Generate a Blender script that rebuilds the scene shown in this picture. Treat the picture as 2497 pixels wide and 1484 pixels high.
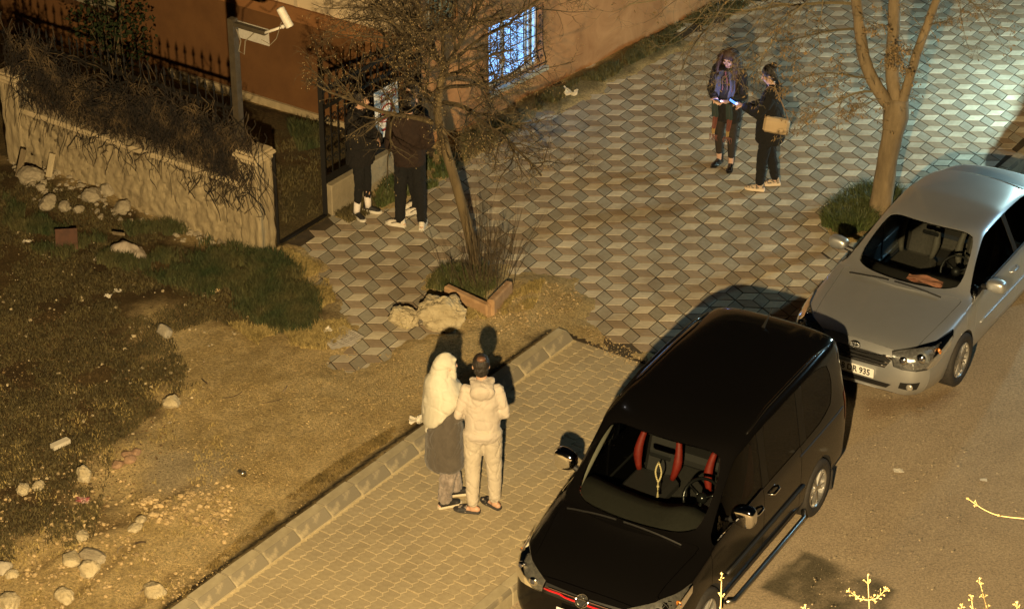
import bpy, bmesh, math, random
import numpy as np
from mathutils import Vector, Matrix, noise
from mathutils.bvhtree import BVHTree
random.seed(7); np.random.seed(7)
for _o in list(bpy.data.objects): bpy.data.objects.remove(_o)
SC = bpy.context.scene
COL = SC.collection
# ------------------------------------------------------------------ camera
CAM = np.array([0.07, -25.5927, 12.9092]); PITCH = math.radians(29.3222); YAW = math.radians(-2.06448)
FOC = 5611.07                       # focal length in units of a 2497 wide picture
cam_d = bpy.data.cameras.new('camera'); cam = bpy.data.objects.new('camera', cam_d); COL.objects.link(cam)
cam.location = CAM; cam.rotation_euler = (math.pi/2 - PITCH, 0, -YAW)
cam_d.sensor_width = 36; cam_d.sensor_fit = 'HORIZONTAL'; cam_d.lens = 36*FOC/2497
cam_d.clip_start = 0.5; cam_d.clip_end = 400
SC.camera = cam
# ------------------------------------------------------------------ world, moonlight
world = bpy.data.worlds.new('World'); SC.world = world; world.use_nodes = True
_nt = world.node_tree; _bg = _nt.nodes['Background']
_sky = _nt.nodes.new('ShaderNodeTexSky'); _sky.sky_type = 'NISHITA'; _sky.sun_disc = False
_sky.sun_elevation = math.radians(4); _sky.sun_rotation = math.radians(200)
_nt.links.new(_sky.outputs[0], _bg.inputs[0]); _bg.inputs[1].default_value = 0.0016
sun_d = bpy.data.lights.new('moonlight', 'SUN'); sun_d.energy = 0.004; sun_d.angle = math.radians(0.5); sun_d.color = (1, .95, .9)
sun = bpy.data.objects.new('moonlight', sun_d); COL.objects.link(sun); sun.rotation_euler = (math.radians(50), 0, math.radians(-160))
SC.view_settings.view_transform = 'Standard'; SC.view_settings.look = 'None'
SC.view_settings.exposure = 0.0; SC.view_settings.gamma = 1.0; SC.view_settings.use_curve_mapping = False
LAMP_A = (-0.5, -22.0, 9.25); LAMP_A_POWER = 27500; LAMP_A_COL = (1.0, .715, .345)
LAMP_B = (7.36, 2.82, 1.69); LAMP_B_POWER = 700; LAMP_B_COL = (.62, .95, .92)
LAMP_C = (9.2, -.3, 4.2); LAMP_C_POWER = 300; LAMP_C_COL = (.45, .8, 1.0)
SC.cycles.max_bounces = 6; SC.cycles.transparent_max_bounces = 12
SC.cycles.use_denoising = True
# ------------------------------------------------------------------ picture point -> world point
_fw = np.array([math.sin(YAW)*math.cos(PITCH), math.cos(YAW)*math.cos(PITCH), -math.sin(PITCH)])
_rt = np.array([math.cos(YAW), -math.sin(YAW), 0.]); _up = np.cross(_rt, _fw)
def ray(px, py): return _fw + _rt*(px-1248.5)/FOC - _up*(py-742)/FOC
def at(px, py, z=0.):
    d = ray(px, py); return CAM + d*((z-CAM[2])/d[2])
def atd(px, py, dist):
    d = ray(px, py); return CAM + d/np.linalg.norm(d)*dist
def aty(px, py, y):
    d = ray(px, py); return CAM + d*((y-CAM[1])/d[1])
def at_arr(P, z=0.): return np.array([at(a, b, z)[:2] for a, b in P])
def proj(X):
    d = np.asarray(X, float)-CAM; zz = d@_fw
    return np.stack([1248.5+FOC*(d@_rt)/zz, 742-FOC*(d@_up)/zz], -1)
# road frame: s runs up the street (away), n across it to the right
EV = np.array([.5476, .8367]); NV = np.array([.8367, -.5476]); K0 = np.array([-.06, -3.05])
def rs(s, n, z=0.): p = K0 + EV*s + NV*n; return np.array([p[0], p[1], z])
ROAD_Z = -0.17
# ------------------------------------------------------------------ materials
MATS = {}
def rgb(h):
    if isinstance(h, (tuple, list)): return (*h[:3], 1)
    return (h, h, h, 1)
def mat(name, c, c2=None, rough=.8, scale=6., detail=6, bump=0., bscale=None, metal=0., coat=0., rnd=0., island=0., spec=.5, dist=.0, emit=None, est=1., trans=0., alpha=1., stretch=None, ramp=(.35,.65), sheen=0., bdist=.02, wd=None):
    if name in MATS: return MATS[name]
    m = bpy.data.materials.new(name); m.use_nodes = True; nt = m.node_tree; N = nt.nodes; L = nt.links
    b = N['Principled BSDF']; b.inputs['Roughness'].default_value = rough; b.inputs['Metallic'].default_value = metal
    b.inputs['Specular IOR Level'].default_value = spec
    b.inputs['Coat Weight'].default_value = coat; b.inputs['Coat Roughness'].default_value = .06
    b.inputs['Transmission Weight'].default_value = trans; b.inputs['Alpha'].default_value = alpha
    b.inputs['Sheen Weight'].default_value = sheen
    if emit is not None:
        b.inputs['Emission Color'].default_value = rgb(emit); b.inputs['Emission Strength'].default_value = est
    tc = N.new('ShaderNodeTexCoord'); vec = tc.outputs['Object']
    if stretch:
        mp = N.new('ShaderNodeMapping'); mp.inputs['Scale'].default_value = stretch; L.new(vec, mp.inputs[0]); vec = mp.outputs[0]
    col = None
    if c2 is not None:
        nz = N.new('ShaderNodeTexNoise'); nz.inputs['Scale'].default_value = scale; nz.inputs['Detail'].default_value = detail
        nz.inputs['Roughness'].default_value = .65; nz.inputs['Distortion'].default_value = dist
        L.new(vec, nz.inputs['Vector'])
        rp = N.new('ShaderNodeValToRGB'); rp.color_ramp.elements[0].position = ramp[0]; rp.color_ramp.elements[1].position = ramp[1]
        rp.color_ramp.elements[0].color = rgb(c); rp.color_ramp.elements[1].color = rgb(c2)
        L.new(nz.outputs[0], rp.inputs[0]); col = rp.outputs[0]
    else:
        rg = N.new('ShaderNodeRGB'); rg.outputs[0].default_value = rgb(c); col = rg.outputs[0]
    for amt, src in ((rnd, 'obj'), (island, 'isl')):
        if amt:
            if src == 'obj': q = N.new('ShaderNodeObjectInfo').outputs['Random']
            else: q = N.new('ShaderNodeNewGeometry').outputs['Random Per Island']
            mr = N.new('ShaderNodeMapRange'); mr.inputs['To Min'].default_value = 1-amt; mr.inputs['To Max'].default_value = 1+amt
            L.new(q, mr.inputs[0])
            mx = N.new('ShaderNodeVectorMath'); mx.operation = 'SCALE'; L.new(col, mx.inputs[0]); L.new(mr.outputs[0], mx.inputs['Scale']); col = mx.outputs[0]
    if wd:
        gp = N.new('ShaderNodeNewGeometry'); dn = N.new('ShaderNodeTexNoise'); dn.inputs['Scale'].default_value = wd[1]; dn.inputs['Detail'].default_value = 7; dn.inputs['Roughness'].default_value = .62
        L.new(gp.outputs['Position'], dn.inputs['Vector']); dr = N.new('ShaderNodeMapRange'); dr.inputs['From Min'].default_value = .44; dr.inputs['From Max'].default_value = .68; dr.inputs['To Max'].default_value = wd[2]
        L.new(dn.outputs[0], dr.inputs[0]); dm = N.new('ShaderNodeMix'); dm.data_type = 'RGBA'; L.new(dr.outputs[0], dm.inputs[0]); L.new(col, dm.inputs[6]); dm.inputs[7].default_value = rgb(wd[0]); col = dm.outputs[2]
    L.new(col, b.inputs['Base Color'])
    if bump:
        n2 = N.new('ShaderNodeTexNoise'); n2.inputs['Scale'].default_value = bscale or scale*4; n2.inputs['Detail'].default_value = 8
        n2.inputs['Roughness'].default_value = .7
        L.new(vec, n2.inputs['Vector'])
        bp = N.new('ShaderNodeBump'); bp.inputs['Strength'].default_value = bump; bp.inputs['Distance'].default_value = bdist
        L.new(n2.outputs[0], bp.inputs['Height']); L.new(bp.outputs[0], b.inputs['Normal'])
    MATS[name] = m; return m
# ------------------------------------------------------------------ mesh building
def rotz(a): return np.array(Matrix.Rotation(a, 3, 'Z'))
class MB:
    def __init__(s): s.v = []; s.f = []; s.m = []
    def add(s, V, F, mi=0):
        o = len(s.v); s.v.extend([tuple(map(float, p)) for p in V]); s.f.extend([tuple(i+o for i in q) for q in F]); s.m.extend([mi]*len(F)); return s
    def box(s, c, size, R=None, mi=0, bev=0.):
        hx, hy, hz = [q/2 for q in size]; R = np.eye(3) if R is None else np.asarray(R); c = np.asarray(c, float)
        if bev:
            V, F = chamfer(hx, hy, hz, bev)
        else:
            V = np.array([(x, y, z) for x in (-hx, hx) for y in (-hy, hy) for z in (-hz, hz)])
            F = [(0,1,3,2),(4,6,7,5),(0,4,5,1),(2,3,7,6),(0,2,6,4),(1,5,7,3)]
        return s.add(np.asarray(V)@R.T + c, F, mi)
    def bar(s, a, b, w, h=None, mi=0, up=(0,0,1)):
        a = np.asarray(a, float); b = np.asarray(b, float); d = b-a; ln = np.linalg.norm(d); d = d/ln; u = np.asarray(up, float)
        if abs(d@u) > .98: u = np.array([0, 1., 0])
        x = np.cross(u, d); x /= np.linalg.norm(x); y = np.cross(d, x)
        return s.box((a+b)/2, (w, h or w, ln), np.stack([x, y, d], 1), mi)
    def tube(s, P, r, n=6, mi=0, cap=True, closed=False):
        P = np.asarray(P, float); k = len(P); r = np.full(k, r) if np.isscalar(r) else np.asarray(r, float)
        if closed: T = np.roll(P, -1, 0)-np.roll(P, 1, 0)
        else: T = np.gradient(P, axis=0)
        T /= (np.linalg.norm(T, axis=1)[:, None]+1e-9)
        u = np.array([0, 0, 1.]) if abs(T[0][2]) < .9 else np.array([1., 0, 0])
        V = []
        ang = np.arange(n)*2*math.pi/n
        for i in range(k):
            u = u - T[i]*(u@T[i]); u /= (np.linalg.norm(u)+1e-9); w = np.cross(T[i], u)
            V.append(P[i] + r[i]*(np.cos(ang)[:, None]*u + np.sin(ang)[:, None]*w))
        F = []
        for i in range(k if closed else k-1):
            a = i*n; b = ((i+1) % k)*n
            for q in range(n): F.append((a+q, a+(q+1) % n, b+(q+1) % n, b+q))
        if cap and not closed: F.append(tuple(range(n-1, -1, -1))); F.append(tuple((k-1)*n+q for q in range(n)))
        return s.add(np.concatenate(V), F, mi)
    def lathe(s, prof, n=24, c=(0,0,0), R=None, mi=0, closed=False):
        R = np.eye(3) if R is None else np.asarray(R); V = []; k = len(prof)
        for r, z in prof:
            for q in range(n):
                a = 2*math.pi*q/n; V.append((r*math.cos(a), r*math.sin(a), z))
        F = []
        for i in range(k if closed else k-1):
            j = (i+1) % k
            for q in range(n): F.append((i*n+q, i*n+(q+1) % n, j*n+(q+1) % n, j*n+q))
        return s.add(np.asarray(V)@R.T + np.asarray(c), F, mi)
    def ell(s, c, r, sub=2, R=None, mi=0):
        V, F = ICO[sub]; R = np.eye(3) if R is None else np.asarray(R)
        return s.add((V*np.asarray(r))@R.T + np.asarray(c), F, mi)
    def cap(s, a, b, ra, rb=None, n=12, mi=0):
        rb = ra if rb is None else rb; a = np.asarray(a, float); b = np.asarray(b, float)
        s.ell(a, (ra,)*3, 2, mi=mi); s.ell(b, (rb,)*3, 2, mi=mi); s.tube([a, b], [ra, rb], n, mi); return s
    def prism(s, poly, z0, z1, mi=0, M=None):
        k = len(poly); V = [(x, y, z0) for x, y in poly]+[(x, y, z1) for x, y in poly]
        F = [tuple(range(k-1, -1, -1)), tuple(range(k, 2*k))]+[(i, (i+1) % k, k+(i+1) % k, k+i) for i in range(k)]
        V = np.asarray(V)
        if M is not None: M = np.asarray(M); V = V@M[:3, :3].T + M[:3, 3]
        return s.add(V, F, mi)
    def loft(s, rings, mi=0, cap=True):
        k = len(rings); n = len(rings[0]); V = np.concatenate([np.asarray(r, float) for r in rings]); F = []
        for i in range(k-1):
            for q in range(n): F.append((i*n+q, i*n+(q+1) % n, (i+1)*n+(q+1) % n, (i+1)*n+q))
        if cap: F.append(tuple(range(n-1, -1, -1))); F.append(tuple((k-1)*n+q for q in range(n)))
        return s.add(V, F, mi)
    def build(s, name, m, parent=None, org=None, smooth=False, kind=None, link=True):
        V = np.asarray(s.v, float).reshape(-1, 3)
        if org is None and parent is not None and parent.get('_w'): org = parent['_w']
        if org is not None: V = V - np.asarray(org, float)
        me = bpy.data.meshes.new(name)
        me.from_pydata(V.tolist(), [], s.f)
        ms = m if isinstance(m, (list, tuple)) else [m]
        for q in ms: me.materials.append(q)
        if len(ms) > 1: me.polygons.foreach_set('material_index', s.m)
        if smooth: me.polygons.foreach_set('use_smooth', [True]*len(me.polygons))
        me.update()
        return mk(name, me, parent, kind)
def mk(name, me, parent=None, kind=None, loc=None):
    o = bpy.data.objects.new(name, me); COL.objects.link(o)
    if parent is not None: o.parent = parent
    if kind: o['kind'] = kind
    if loc is not None: o.location = loc
    return o
def chamfer(hx, hy, hz, b):
    bm = bmesh.new()
    for x in (-1, 1):
        for y in (-1, 1):
            for z in (-1, 1):
                for k in range(3):
                    p = [x*(hx-b), y*(hy-b), z*(hz-b)]; p[k] = (x, y, z)[k]*(hx, hy, hz)[k]; bm.verts.new(p)
    bmesh.ops.convex_hull(bm, input=bm.verts)
    bmesh.ops.dissolve_limit(bm, angle_limit=.02, verts=bm.verts, edges=bm.edges)
    bm.verts.index_update(); V = np.array([v.co[:] for v in bm.verts]); F = [tuple(v.index for v in f.verts) for f in bm.faces]; bm.free(); return V, F
ICO = {}
for _s in (0, 1, 2, 3, 4):
    _b = bmesh.new(); bmesh.ops.create_icosphere(_b, subdivisions=_s+1 if _s else 1, radius=1)
    ICO[_s] = (np.array([v.co[:] for v in _b.verts]), [tuple(v.index for v in f.verts) for f in _b.faces]); _b.free()
def thing(name, label, cat, loc=(0,0,0), rz=0., group=None, world=True):
    o = bpy.data.objects.new(name, None); COL.objects.link(o); o.location = loc; o.rotation_euler = (0, 0, rz); o.empty_display_size = .2
    o['label'] = label; o['category'] = cat
    if group: o['group'] = group
    if world and rz == 0: o['_w'] = [float(q) for q in loc]
    return o
def tag(o, label, cat, group=None):
    o['label'] = label; o['category'] = cat
    if group: o['group'] = group
    return o
def recenter(o):
    """put a one-mesh thing's origin at its base"""
    me = o.data; n = len(me.vertices); co = np.empty(n*3); me.vertices.foreach_get('co', co); co = co.reshape(-1, 3)
    c = np.array([(co[:, 0].min()+co[:, 0].max())/2, (co[:, 1].min()+co[:, 1].max())/2, co[:, 2].min()])
    me.vertices.foreach_set('co', (co-c).ravel()); me.update(); o.location = Vector(c)+o.location; return o
def fbm(p, sc=1., o=4): return noise.fractal(Vector(p)*sc, 1.0, 2.0, o)
def sd_poly(P, poly):
    """signed distance (positive inside) of points P (n,2) to a polygon"""
    P = np.asarray(P); poly = np.asarray(poly); d = np.full(len(P), 1e9); ins = np.zeros(len(P), bool); k = len(poly)
    for i in range(k):
        a = poly[i]; b = poly[(i+1) % k]; ab = b-a; t = np.clip(((P-a)@ab)/(ab@ab), 0, 1)
        d = np.minimum(d, np.hypot(*(P-a-t[:, None]*ab).T))
        c = (a[1] > P[:, 1]) != (b[1] > P[:, 1]); xi = (b[0]-a[0])*(P[:, 1]-a[1])/(b[1]-a[1]+1e-12)+a[0]; ins ^= c & (P[:, 0] < xi)
    return np.where(ins, d, -d)
_G = np.random.rand(256, 256)
def vnoise(x, y):
    xi = np.floor(x).astype(int); yi = np.floor(y).astype(int); fx = x-xi; fy = y-yi; fx = fx*fx*(3-2*fx); fy = fy*fy*(3-2*fy)
    g = lambda a, b: _G[a % 256, b % 256]
    return (g(xi, yi)*(1-fx)+g(xi+1, yi)*fx)*(1-fy)+(g(xi, yi+1)*(1-fx)+g(xi+1, yi+1)*fx)*fy
def fnoise(x, y, sc, o=4):
    r = 0; a = .5
    for i in range(o): r = r+a*(vnoise(x*sc+17*i, y*sc+31*i)-.5); sc *= 2.03; a *= .55
    return r
# ================================================================== SETTING
def attr_mat(name, rough=.95, nscale=60, namt=.5, bump=.6, bscale=90, bdist=.02):
    m = bpy.data.materials.new(name); m.use_nodes = True; nt = m.node_tree; N = nt.nodes; L = nt.links; b = N['Principled BSDF']
    b.inputs['Roughness'].default_value = rough; b.inputs['Specular IOR Level'].default_value = .25
    a = N.new('ShaderNodeAttribute'); a.attribute_name = 'Col'
    tc = N.new('ShaderNodeTexCoord'); n1 = N.new('ShaderNodeTexNoise'); n1.inputs['Scale'].default_value = nscale; n1.inputs['Detail'].default_value = 7; n1.inputs['Roughness'].default_value = .75
    L.new(tc.outputs['Object'], n1.inputs['Vector'])
    mr = N.new('ShaderNodeMapRange'); mr.inputs['From Min'].default_value = .3; mr.inputs['From Max'].default_value = .7
    mr.inputs['To Min'].default_value = 1-namt; mr.inputs['To Max'].default_value = 1+namt; L.new(n1.outputs[0], mr.inputs[0])
    sc = N.new('ShaderNodeVectorMath'); sc.operation = 'SCALE'; L.new(a.outputs['Color'], sc.inputs[0]); L.new(mr.outputs[0], sc.inputs['Scale'])
    L.new(sc.outputs[0], b.inputs['Base Color'])
    n2 = N.new('ShaderNodeTexNoise'); n2.inputs['Scale'].default_value = bscale; n2.inputs['Detail'].default_value = 8; n2.inputs['Roughness'].default_value = .8
    L.new(tc.outputs['Object'], n2.inputs['Vector'])
    bp = N.new('ShaderNodeBump'); bp.inputs['Strength'].default_value = bump; bp.inputs['Distance'].default_value = bdist
    L.new(n2.outputs[0], bp.inputs['Height']); L.new(bp.outputs[0], b.inputs['Normal'])
    return m
def grid_obj(name, X, Y, Z, C, keep, m, kind='structure', smooth=True):
    ny, nx = X.shape; idx = np.arange(ny*nx).reshape(ny, nx)
    F = np.stack([idx[:-1, :-1], idx[:-1, 1:], idx[1:, 1:], idx[1:, :-1]], -1).reshape(-1, 4)
    k = keep.ravel(); F = F[k[F].all(1)]
    used = np.zeros(ny*nx, bool); used[F.ravel()] = True; rm = -np.ones(ny*nx, int); rm[used] = np.arange(used.sum()); F = rm[F]
    V = np.stack([X.ravel(), Y.ravel(), Z.ravel()], 1)[used]; Cc = C.reshape(-1, 3)[used]
    me = bpy.data.meshes.new(name); me.vertices.add(len(V)); me.vertices.foreach_set('co', V.ravel())
    me.loops.add(F.size); me.loops.foreach_set('vertex_index', F.ravel().astype(np.int32))
    me.polygons.add(len(F)); me.polygons.foreach_set('loop_start', np.arange(0, F.size, 4, dtype=np.int32)); me.polygons.foreach_set('loop_total', np.full(len(F), 4, np.int32))
    me.polygons.foreach_set('use_smooth', [smooth]*len(F))
    me.update(calc_edges=True)
    at_ = me.color_attributes.new('Col', 'FLOAT_COLOR', 'POINT'); at_.data.foreach_set('color', np.concatenate([Cc, np.ones((len(Cc), 1))], 1).ravel())
    me.materials.append(m); return mk(name, me, kind=kind)
def sstep(a, b, x): t = np.clip((x-a)/(b-a), 0, 1); return t*t*(3-2*t)
def mix(a, b, t): return a*(1-t[..., None])+np.asarray(b)*t[..., None]

# ---- base ground to the horizon
_g = MB(); _g.add([(-150, -150, -.5), (150, -150, -.5), (150, 150, -.5), (-150, 150, -.5)], [(0, 1, 2, 3)])
_g.build('ground', mat('far_earth', (.10, .075, .045), (.16, .12, .07), .95, .8, bump=.3), kind='structure')

# ---- road: dusty asphalt with a damp patch
_s = np.arange(-24, 26, .06); _n = np.arange(2.28, 12, .06); Sg, Ng = np.meshgrid(_s, _n, indexing='ij')
Xr = K0[0]+EV[0]*Sg+NV[0]*Ng; Yr = K0[1]+EV[1]*Sg+NV[1]*Ng
_P = np.stack([Xr.ravel(), Yr.ravel()], 1)
tone = fnoise(Sg, Ng, .7, 4)*1.1 + fnoise(Sg*1.0, Ng, 5, 4)*.6
C = mix(np.ones(Sg.shape+(3,))*np.array([.30, .235, .155]), (.40, .32, .215), np.clip(.5+tone, 0, 1))
lines = np.exp(-((Ng-5.0-.10*np.sin(Sg*.7))/.10)**2)*.25+np.exp(-((Ng-6.1+.2*np.sin(Sg*.5))/.25)**2)*.2
C = mix(C, (.27, .21, .14), np.clip(lines, 0, 1))
wet = sd_poly(_P, at_arr([(1880, 1400), (1955, 1343), (2040, 1372), (2195, 1436), (2160, 1500), (2040, 1520), (1930, 1470), (1850, 1432)], ROAD_Z)).reshape(Sg.shape)
C = mix(C, (.085, .072, .044), sstep(-.02, .05, wet+fnoise(Sg, Ng, 6, 3)*.10)*np.clip(.80+fnoise(Sg, Ng, 4.5, 5)*2.2, .12, .95))
car_shade = sd_poly(_P, at_arr([(2100, 975), (2160, 968), (2330, 955), (2310, 985), (2180, 1010), (2110, 1020)], ROAD_Z)).reshape(Sg.shape)
C = mix(C, (.2, .13, .07), sstep(-.1, .15, car_shade+fnoise(Sg, Ng, 4, 4)*.4)*.6)  # brown shadow ahead of the saloon, painted into the road colour
Zr = ROAD_Z + .012*fnoise(Sg, Ng, 1.3, 4) - .0*Ng
road = grid_obj('road', Xr, Yr, Zr, C, np.ones(Sg.shape, bool), attr_mat('dusty_asphalt', .9, 42, .5, .8, 95, .02))

# ---- waste ground: earth, ruts and weedy soil
gx = np.arange(-10.5, 4.6, .05); gy = np.arange(-11.5, 5.2, .05); X, Y = np.meshgrid(gx, gy)
Pt = np.stack([X.ravel(), Y.ravel()], 1); Dx = proj(np.concatenate([Pt, np.zeros((len(Pt), 1))], 1))
S_ = ((X-K0[0])*EV[0]+(Y-K0[1])*EV[1]); N_ = ((X-K0[0])*NV[0]+(Y-K0[1])*NV[1])
LOT = at_arr([(-300, 300), (40, 390), (590, 598), (672, 606), (745, 618), (775, 660), (800, 715), (832, 760), (862, 800), (852, 850), (800, 868), (790, 905), (850, 905), (930, 890),
    (960, 855), (1010, 832), (1120, 805), (1060, 742), (1085, 705), (1180, 745), (1245, 690), (1300, 680), (1400, 680), (1450, 735), (1420, 775), (1480, 830), (1640, 890), (1600, 905), (1400, 830), (440, 1500), (300, 1700), (-400, 1700)])
sd = sd_poly(Pt, LOT).reshape(X.shape)
edge = sd + fnoise(X, Y, 2.2, 4)*.55 + fnoise(X, Y, 9, 3)*.16
YARD = at_arr([(672, 606), (795, 530), (960, 425), (1030, 366), (680, 272), (60, 100), (-400, -60), (-400, 250), (30, 385), (590, 590)])
yd = sd_poly(Pt, YARD).reshape(X.shape)
STRIP = at_arr([(1060, 380), (1100, 328), (1640, 52), (1900, -60), (1960, -20), (1700, 110), (1560, 165), (1480, 215), (1300, 285), (1190, 350), (1110, 420), (1060, 440)])
st = sd_poly(Pt, STRIP).reshape(X.shape) + fnoise(X, Y, 3, 4)*.5
FENCEG = at_arr([(800, 530), (960, 425), (1040, 370), (1060, 420), (1000, 490), (930, 500), (830, 540)])
fg = sd_poly(Pt, FENCEG).reshape(X.shape)+fnoise(X, Y, 3, 4)*.4
PIT2 = at_arr([(2000, 545), (2060, 490), (2130, 470), (2230, 480), (2180, 560), (2100, 590), (2040, 585)])
p2 = sd_poly(Pt, PIT2).reshape(X.shape)
PIT1 = at_arr([(1040, 700), (1090, 650), (1240, 645), (1250, 690), (1185, 735), (1085, 715)])
p1 = sd_poly(Pt, PIT1).reshape(X.shape)+fnoise(X, Y, 3, 4)*.3
Z = np.full(X.shape, -.09)
lot_h = np.clip(edge*.16, -.09, .028)+np.clip(sd-.5, 0, 3)*.006
Z = np.maximum(Z, lot_h)
Z = np.maximum(Z, np.clip(yd*.3, -.09, .05)); Z = np.maximum(Z, np.clip(st*.12, -.09, .05)); Z = np.maximum(Z, np.clip(fg*.15, -.09, .04))
Z = np.maximum(Z, np.clip(p2*.3, -.09, .05)); Z = np.maximum(Z, np.clip(p1*.15, -.09, .03))
def bump_at(px, py, r, h):
    global Z
    c = at(px, py); Z = Z + h*np.exp(-((X-c[0])**2+(Y-c[1])**2)/r**2)*(Z > -.05)
for b in [(460, 1160, .55, .07), (330, 1110, .3, .07), (300, 800, .8, .06), (90, 470, .7, .16), (240, 500, .5, .12), (430, 1260, .4, .04), (200, 1330, .5, .06), (640, 950, .8, .03), (850, 1150, .6, .03), (60, 900, .7, -.03)]: bump_at(*b)
# tyre ruts, lower left
rut = np.zeros(X.shape)
for (a, b) in [((60, 1400), (480, 1190)), ((150, 1480), (330, 1330)), ((330, 1480), (420, 1400))]:
    A = at(*a)[:2]; B = at(*b)[:2]; ab = B-A; t = np.clip(((X-A[0])*ab[0]+(Y-A[1])*ab[1])/(ab@ab), 0, 1); d = np.hypot(X-A[0]-t*ab[0], Y-A[1]-t*ab[1])
    rut = np.maximum(rut, np.exp(-(d/.07)**2))
Z = Z - rut*.035*(Z > -.02)
rel = (fnoise(X, Y, 1.6, 5)*.05 + fnoise(X, Y, 7, 4)*.022 + np.abs(fnoise(X, Y, 15, 3))*.02)*np.clip((Z+.05)/.08, 0, 1)
Z = Z + rel
kb = sstep(.35, .0, -N_)*(S_ < -.3); Z = Z*(1-kb)+np.minimum(Z, .062)*kb; Z = np.where((N_ > -.30) & (S_ < -.3), np.maximum(Z, .045), Z)
base = mix(np.ones(X.shape+(3,))*np.array([.43, .315, .14]), (.60, .46, .235), np.clip(.5+fnoise(X, Y, 1.1, 5)*1.5+fnoise(X, Y, 9, 4)*1.6, 0, 1))
slab = sd_poly(Pt, at_arr([(300, 1180), (340, 1120), (450, 1095), (560, 1110), (600, 1160), (520, 1230), (420, 1250), (330, 1220)])).reshape(X.shape)
base = mix(base, (.40, .33, .215), sstep(-.05, .25, slab+fnoise(X, Y, 4, 3)*.4)*.8)
GR = at_arr([(-300, 330), (40, 390), (590, 600), (700, 622), (800, 735), (830, 800), (745, 845), (655, 850), (560, 800), (500, 790), (400, 790), (395, 860), (470, 950), (420, 985), (340, 1040), (290, 1120), (250, 1180), (300, 1260), (250, 1300), (140, 1300), (60, 1350), (-300, 1420)])
gm = sd_poly(Pt, GR).reshape(X.shape) + fnoise(X, Y, 2.5, 4)*.9
grass = sstep(-.1, .45, gm)
soil = mix(np.ones(X.shape+(3,))*np.array([.062, .040, .015]), (.125, .083, .032), np.clip(.5+fnoise(X, Y, 3, 4)*1.6, 0, 1))
base = base*(1-grass[..., None]) + soil*grass[..., None]
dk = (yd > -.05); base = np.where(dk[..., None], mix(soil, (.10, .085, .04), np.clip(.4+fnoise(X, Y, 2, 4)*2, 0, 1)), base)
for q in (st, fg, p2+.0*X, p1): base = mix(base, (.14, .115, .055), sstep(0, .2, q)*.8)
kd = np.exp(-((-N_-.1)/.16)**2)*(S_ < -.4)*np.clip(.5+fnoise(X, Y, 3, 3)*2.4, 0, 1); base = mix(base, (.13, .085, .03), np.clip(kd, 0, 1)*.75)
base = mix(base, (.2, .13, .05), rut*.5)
base = mix(base, (.010, .007, .003), np.clip(np.exp(-((N_+.085)/.034)**2)*(S_ < -.27)*1.15, 0, 1))  # crevice shade behind the kerb, painted as a near-black line
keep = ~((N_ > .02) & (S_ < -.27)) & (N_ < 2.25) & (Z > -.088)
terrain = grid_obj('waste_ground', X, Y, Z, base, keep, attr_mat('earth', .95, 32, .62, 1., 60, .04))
_tz = Z.copy(); _tk = keep
def tz(x, y):
    i = int(round((x-gx[0])/.05)); j = int(round((y-gy[0])/.05))
    if 0 <= i < len(gx) and 0 <= j < len(gy) and _tk[j, i]: return float(max(_tz[j, i], 0 if _tz[j, i] > -.2 else 0))
    return 0.
def gat(px, py):
    """picture point -> point on the uneven ground"""
    p = at(px, py); z = 0
    for _ in range(3): z = tz(p[0], p[1]); p = at(px, py, z)
    return p

# ---- plaza of tumbling-block rhombus tiles
A_ = .2*math.sqrt(3); U_ = np.array([A_*math.cos(math.pi/6), A_/2]); Vv = np.array([0, -A_])
CB = np.array([-2.08, 1.43]); RD = np.array([.61, .7924]); RNn = np.array([.7924, -.61]); LD = np.array([-.8367, .5476])
pl = MB(); _c = [rs(-.27, 2.26)[:2], rs(14, 2.26)[:2], rs(14, -9)[:2], rs(.3, -3.95)[:2], at(640, 610)[:2], at(700, 930)[:2], at(1000, 1000)[:2], rs(-.27, -.3)[:2]]
pl.add([(p[0], p[1], -.0045) for p in _c], [tuple(range(len(_c)))])
plaza = pl.build('plaza', mat('joint_dust', (.030, .022, .012), (.075, .055, .03), .95, 5, bump=.4), kind='structure')
def tile_ok(c):
    d = c-K0; s = d@EV; n = d@NV
    if n > 2.18 or s > 13: return False
    if n > .1 and s < -.12: return False
    if s < -3.2 or n < -3.85: return False
    if (c-CB)@RNn < .05: return False
    if s < .4 and n < -3.75: return False
    q = sd_poly(c[None], LOT)[0]
    if q > .55: return False
    if sd_poly(c[None], PIT2)[0] > .1 or sd_poly(c[None], STRIP)[0] > .3: return False
    return True
def rhombus(d, inset=.0035):
    d = np.asarray(d); L_ = np.linalg.norm(d); e = d/L_; p = np.array([-e[1], e[0]])
    k = 1-inset/.0866; a = [-d/2*k, p*.1*k, d/2*k, -p*.1*k]; return np.array(a)[::-1] if False else np.array(a)
tile_ms = [mat('tile_pale', (.49, .44, .33), (.60, .54, .415), .75, 14, bump=.25, bscale=120, rnd=.14, island=.14, bdist=.006, wd=((.20, .145, .085), 1.3, .62)),
           mat('tile_brown', (.275, .212, .145), (.35, .275, .19), .8, 14, bump=.25, bscale=120, rnd=.14, island=.14, bdist=.006, wd=((.20, .145, .085), 1.3, .62)),
           mat('tile_grey', (.28, .262, .205), (.355, .33, .26), .8, 14, bump=.25, bscale=120, rnd=.14, island=.14, bdist=.006, wd=((.20, .145, .085), 1.3, .62))]
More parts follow.
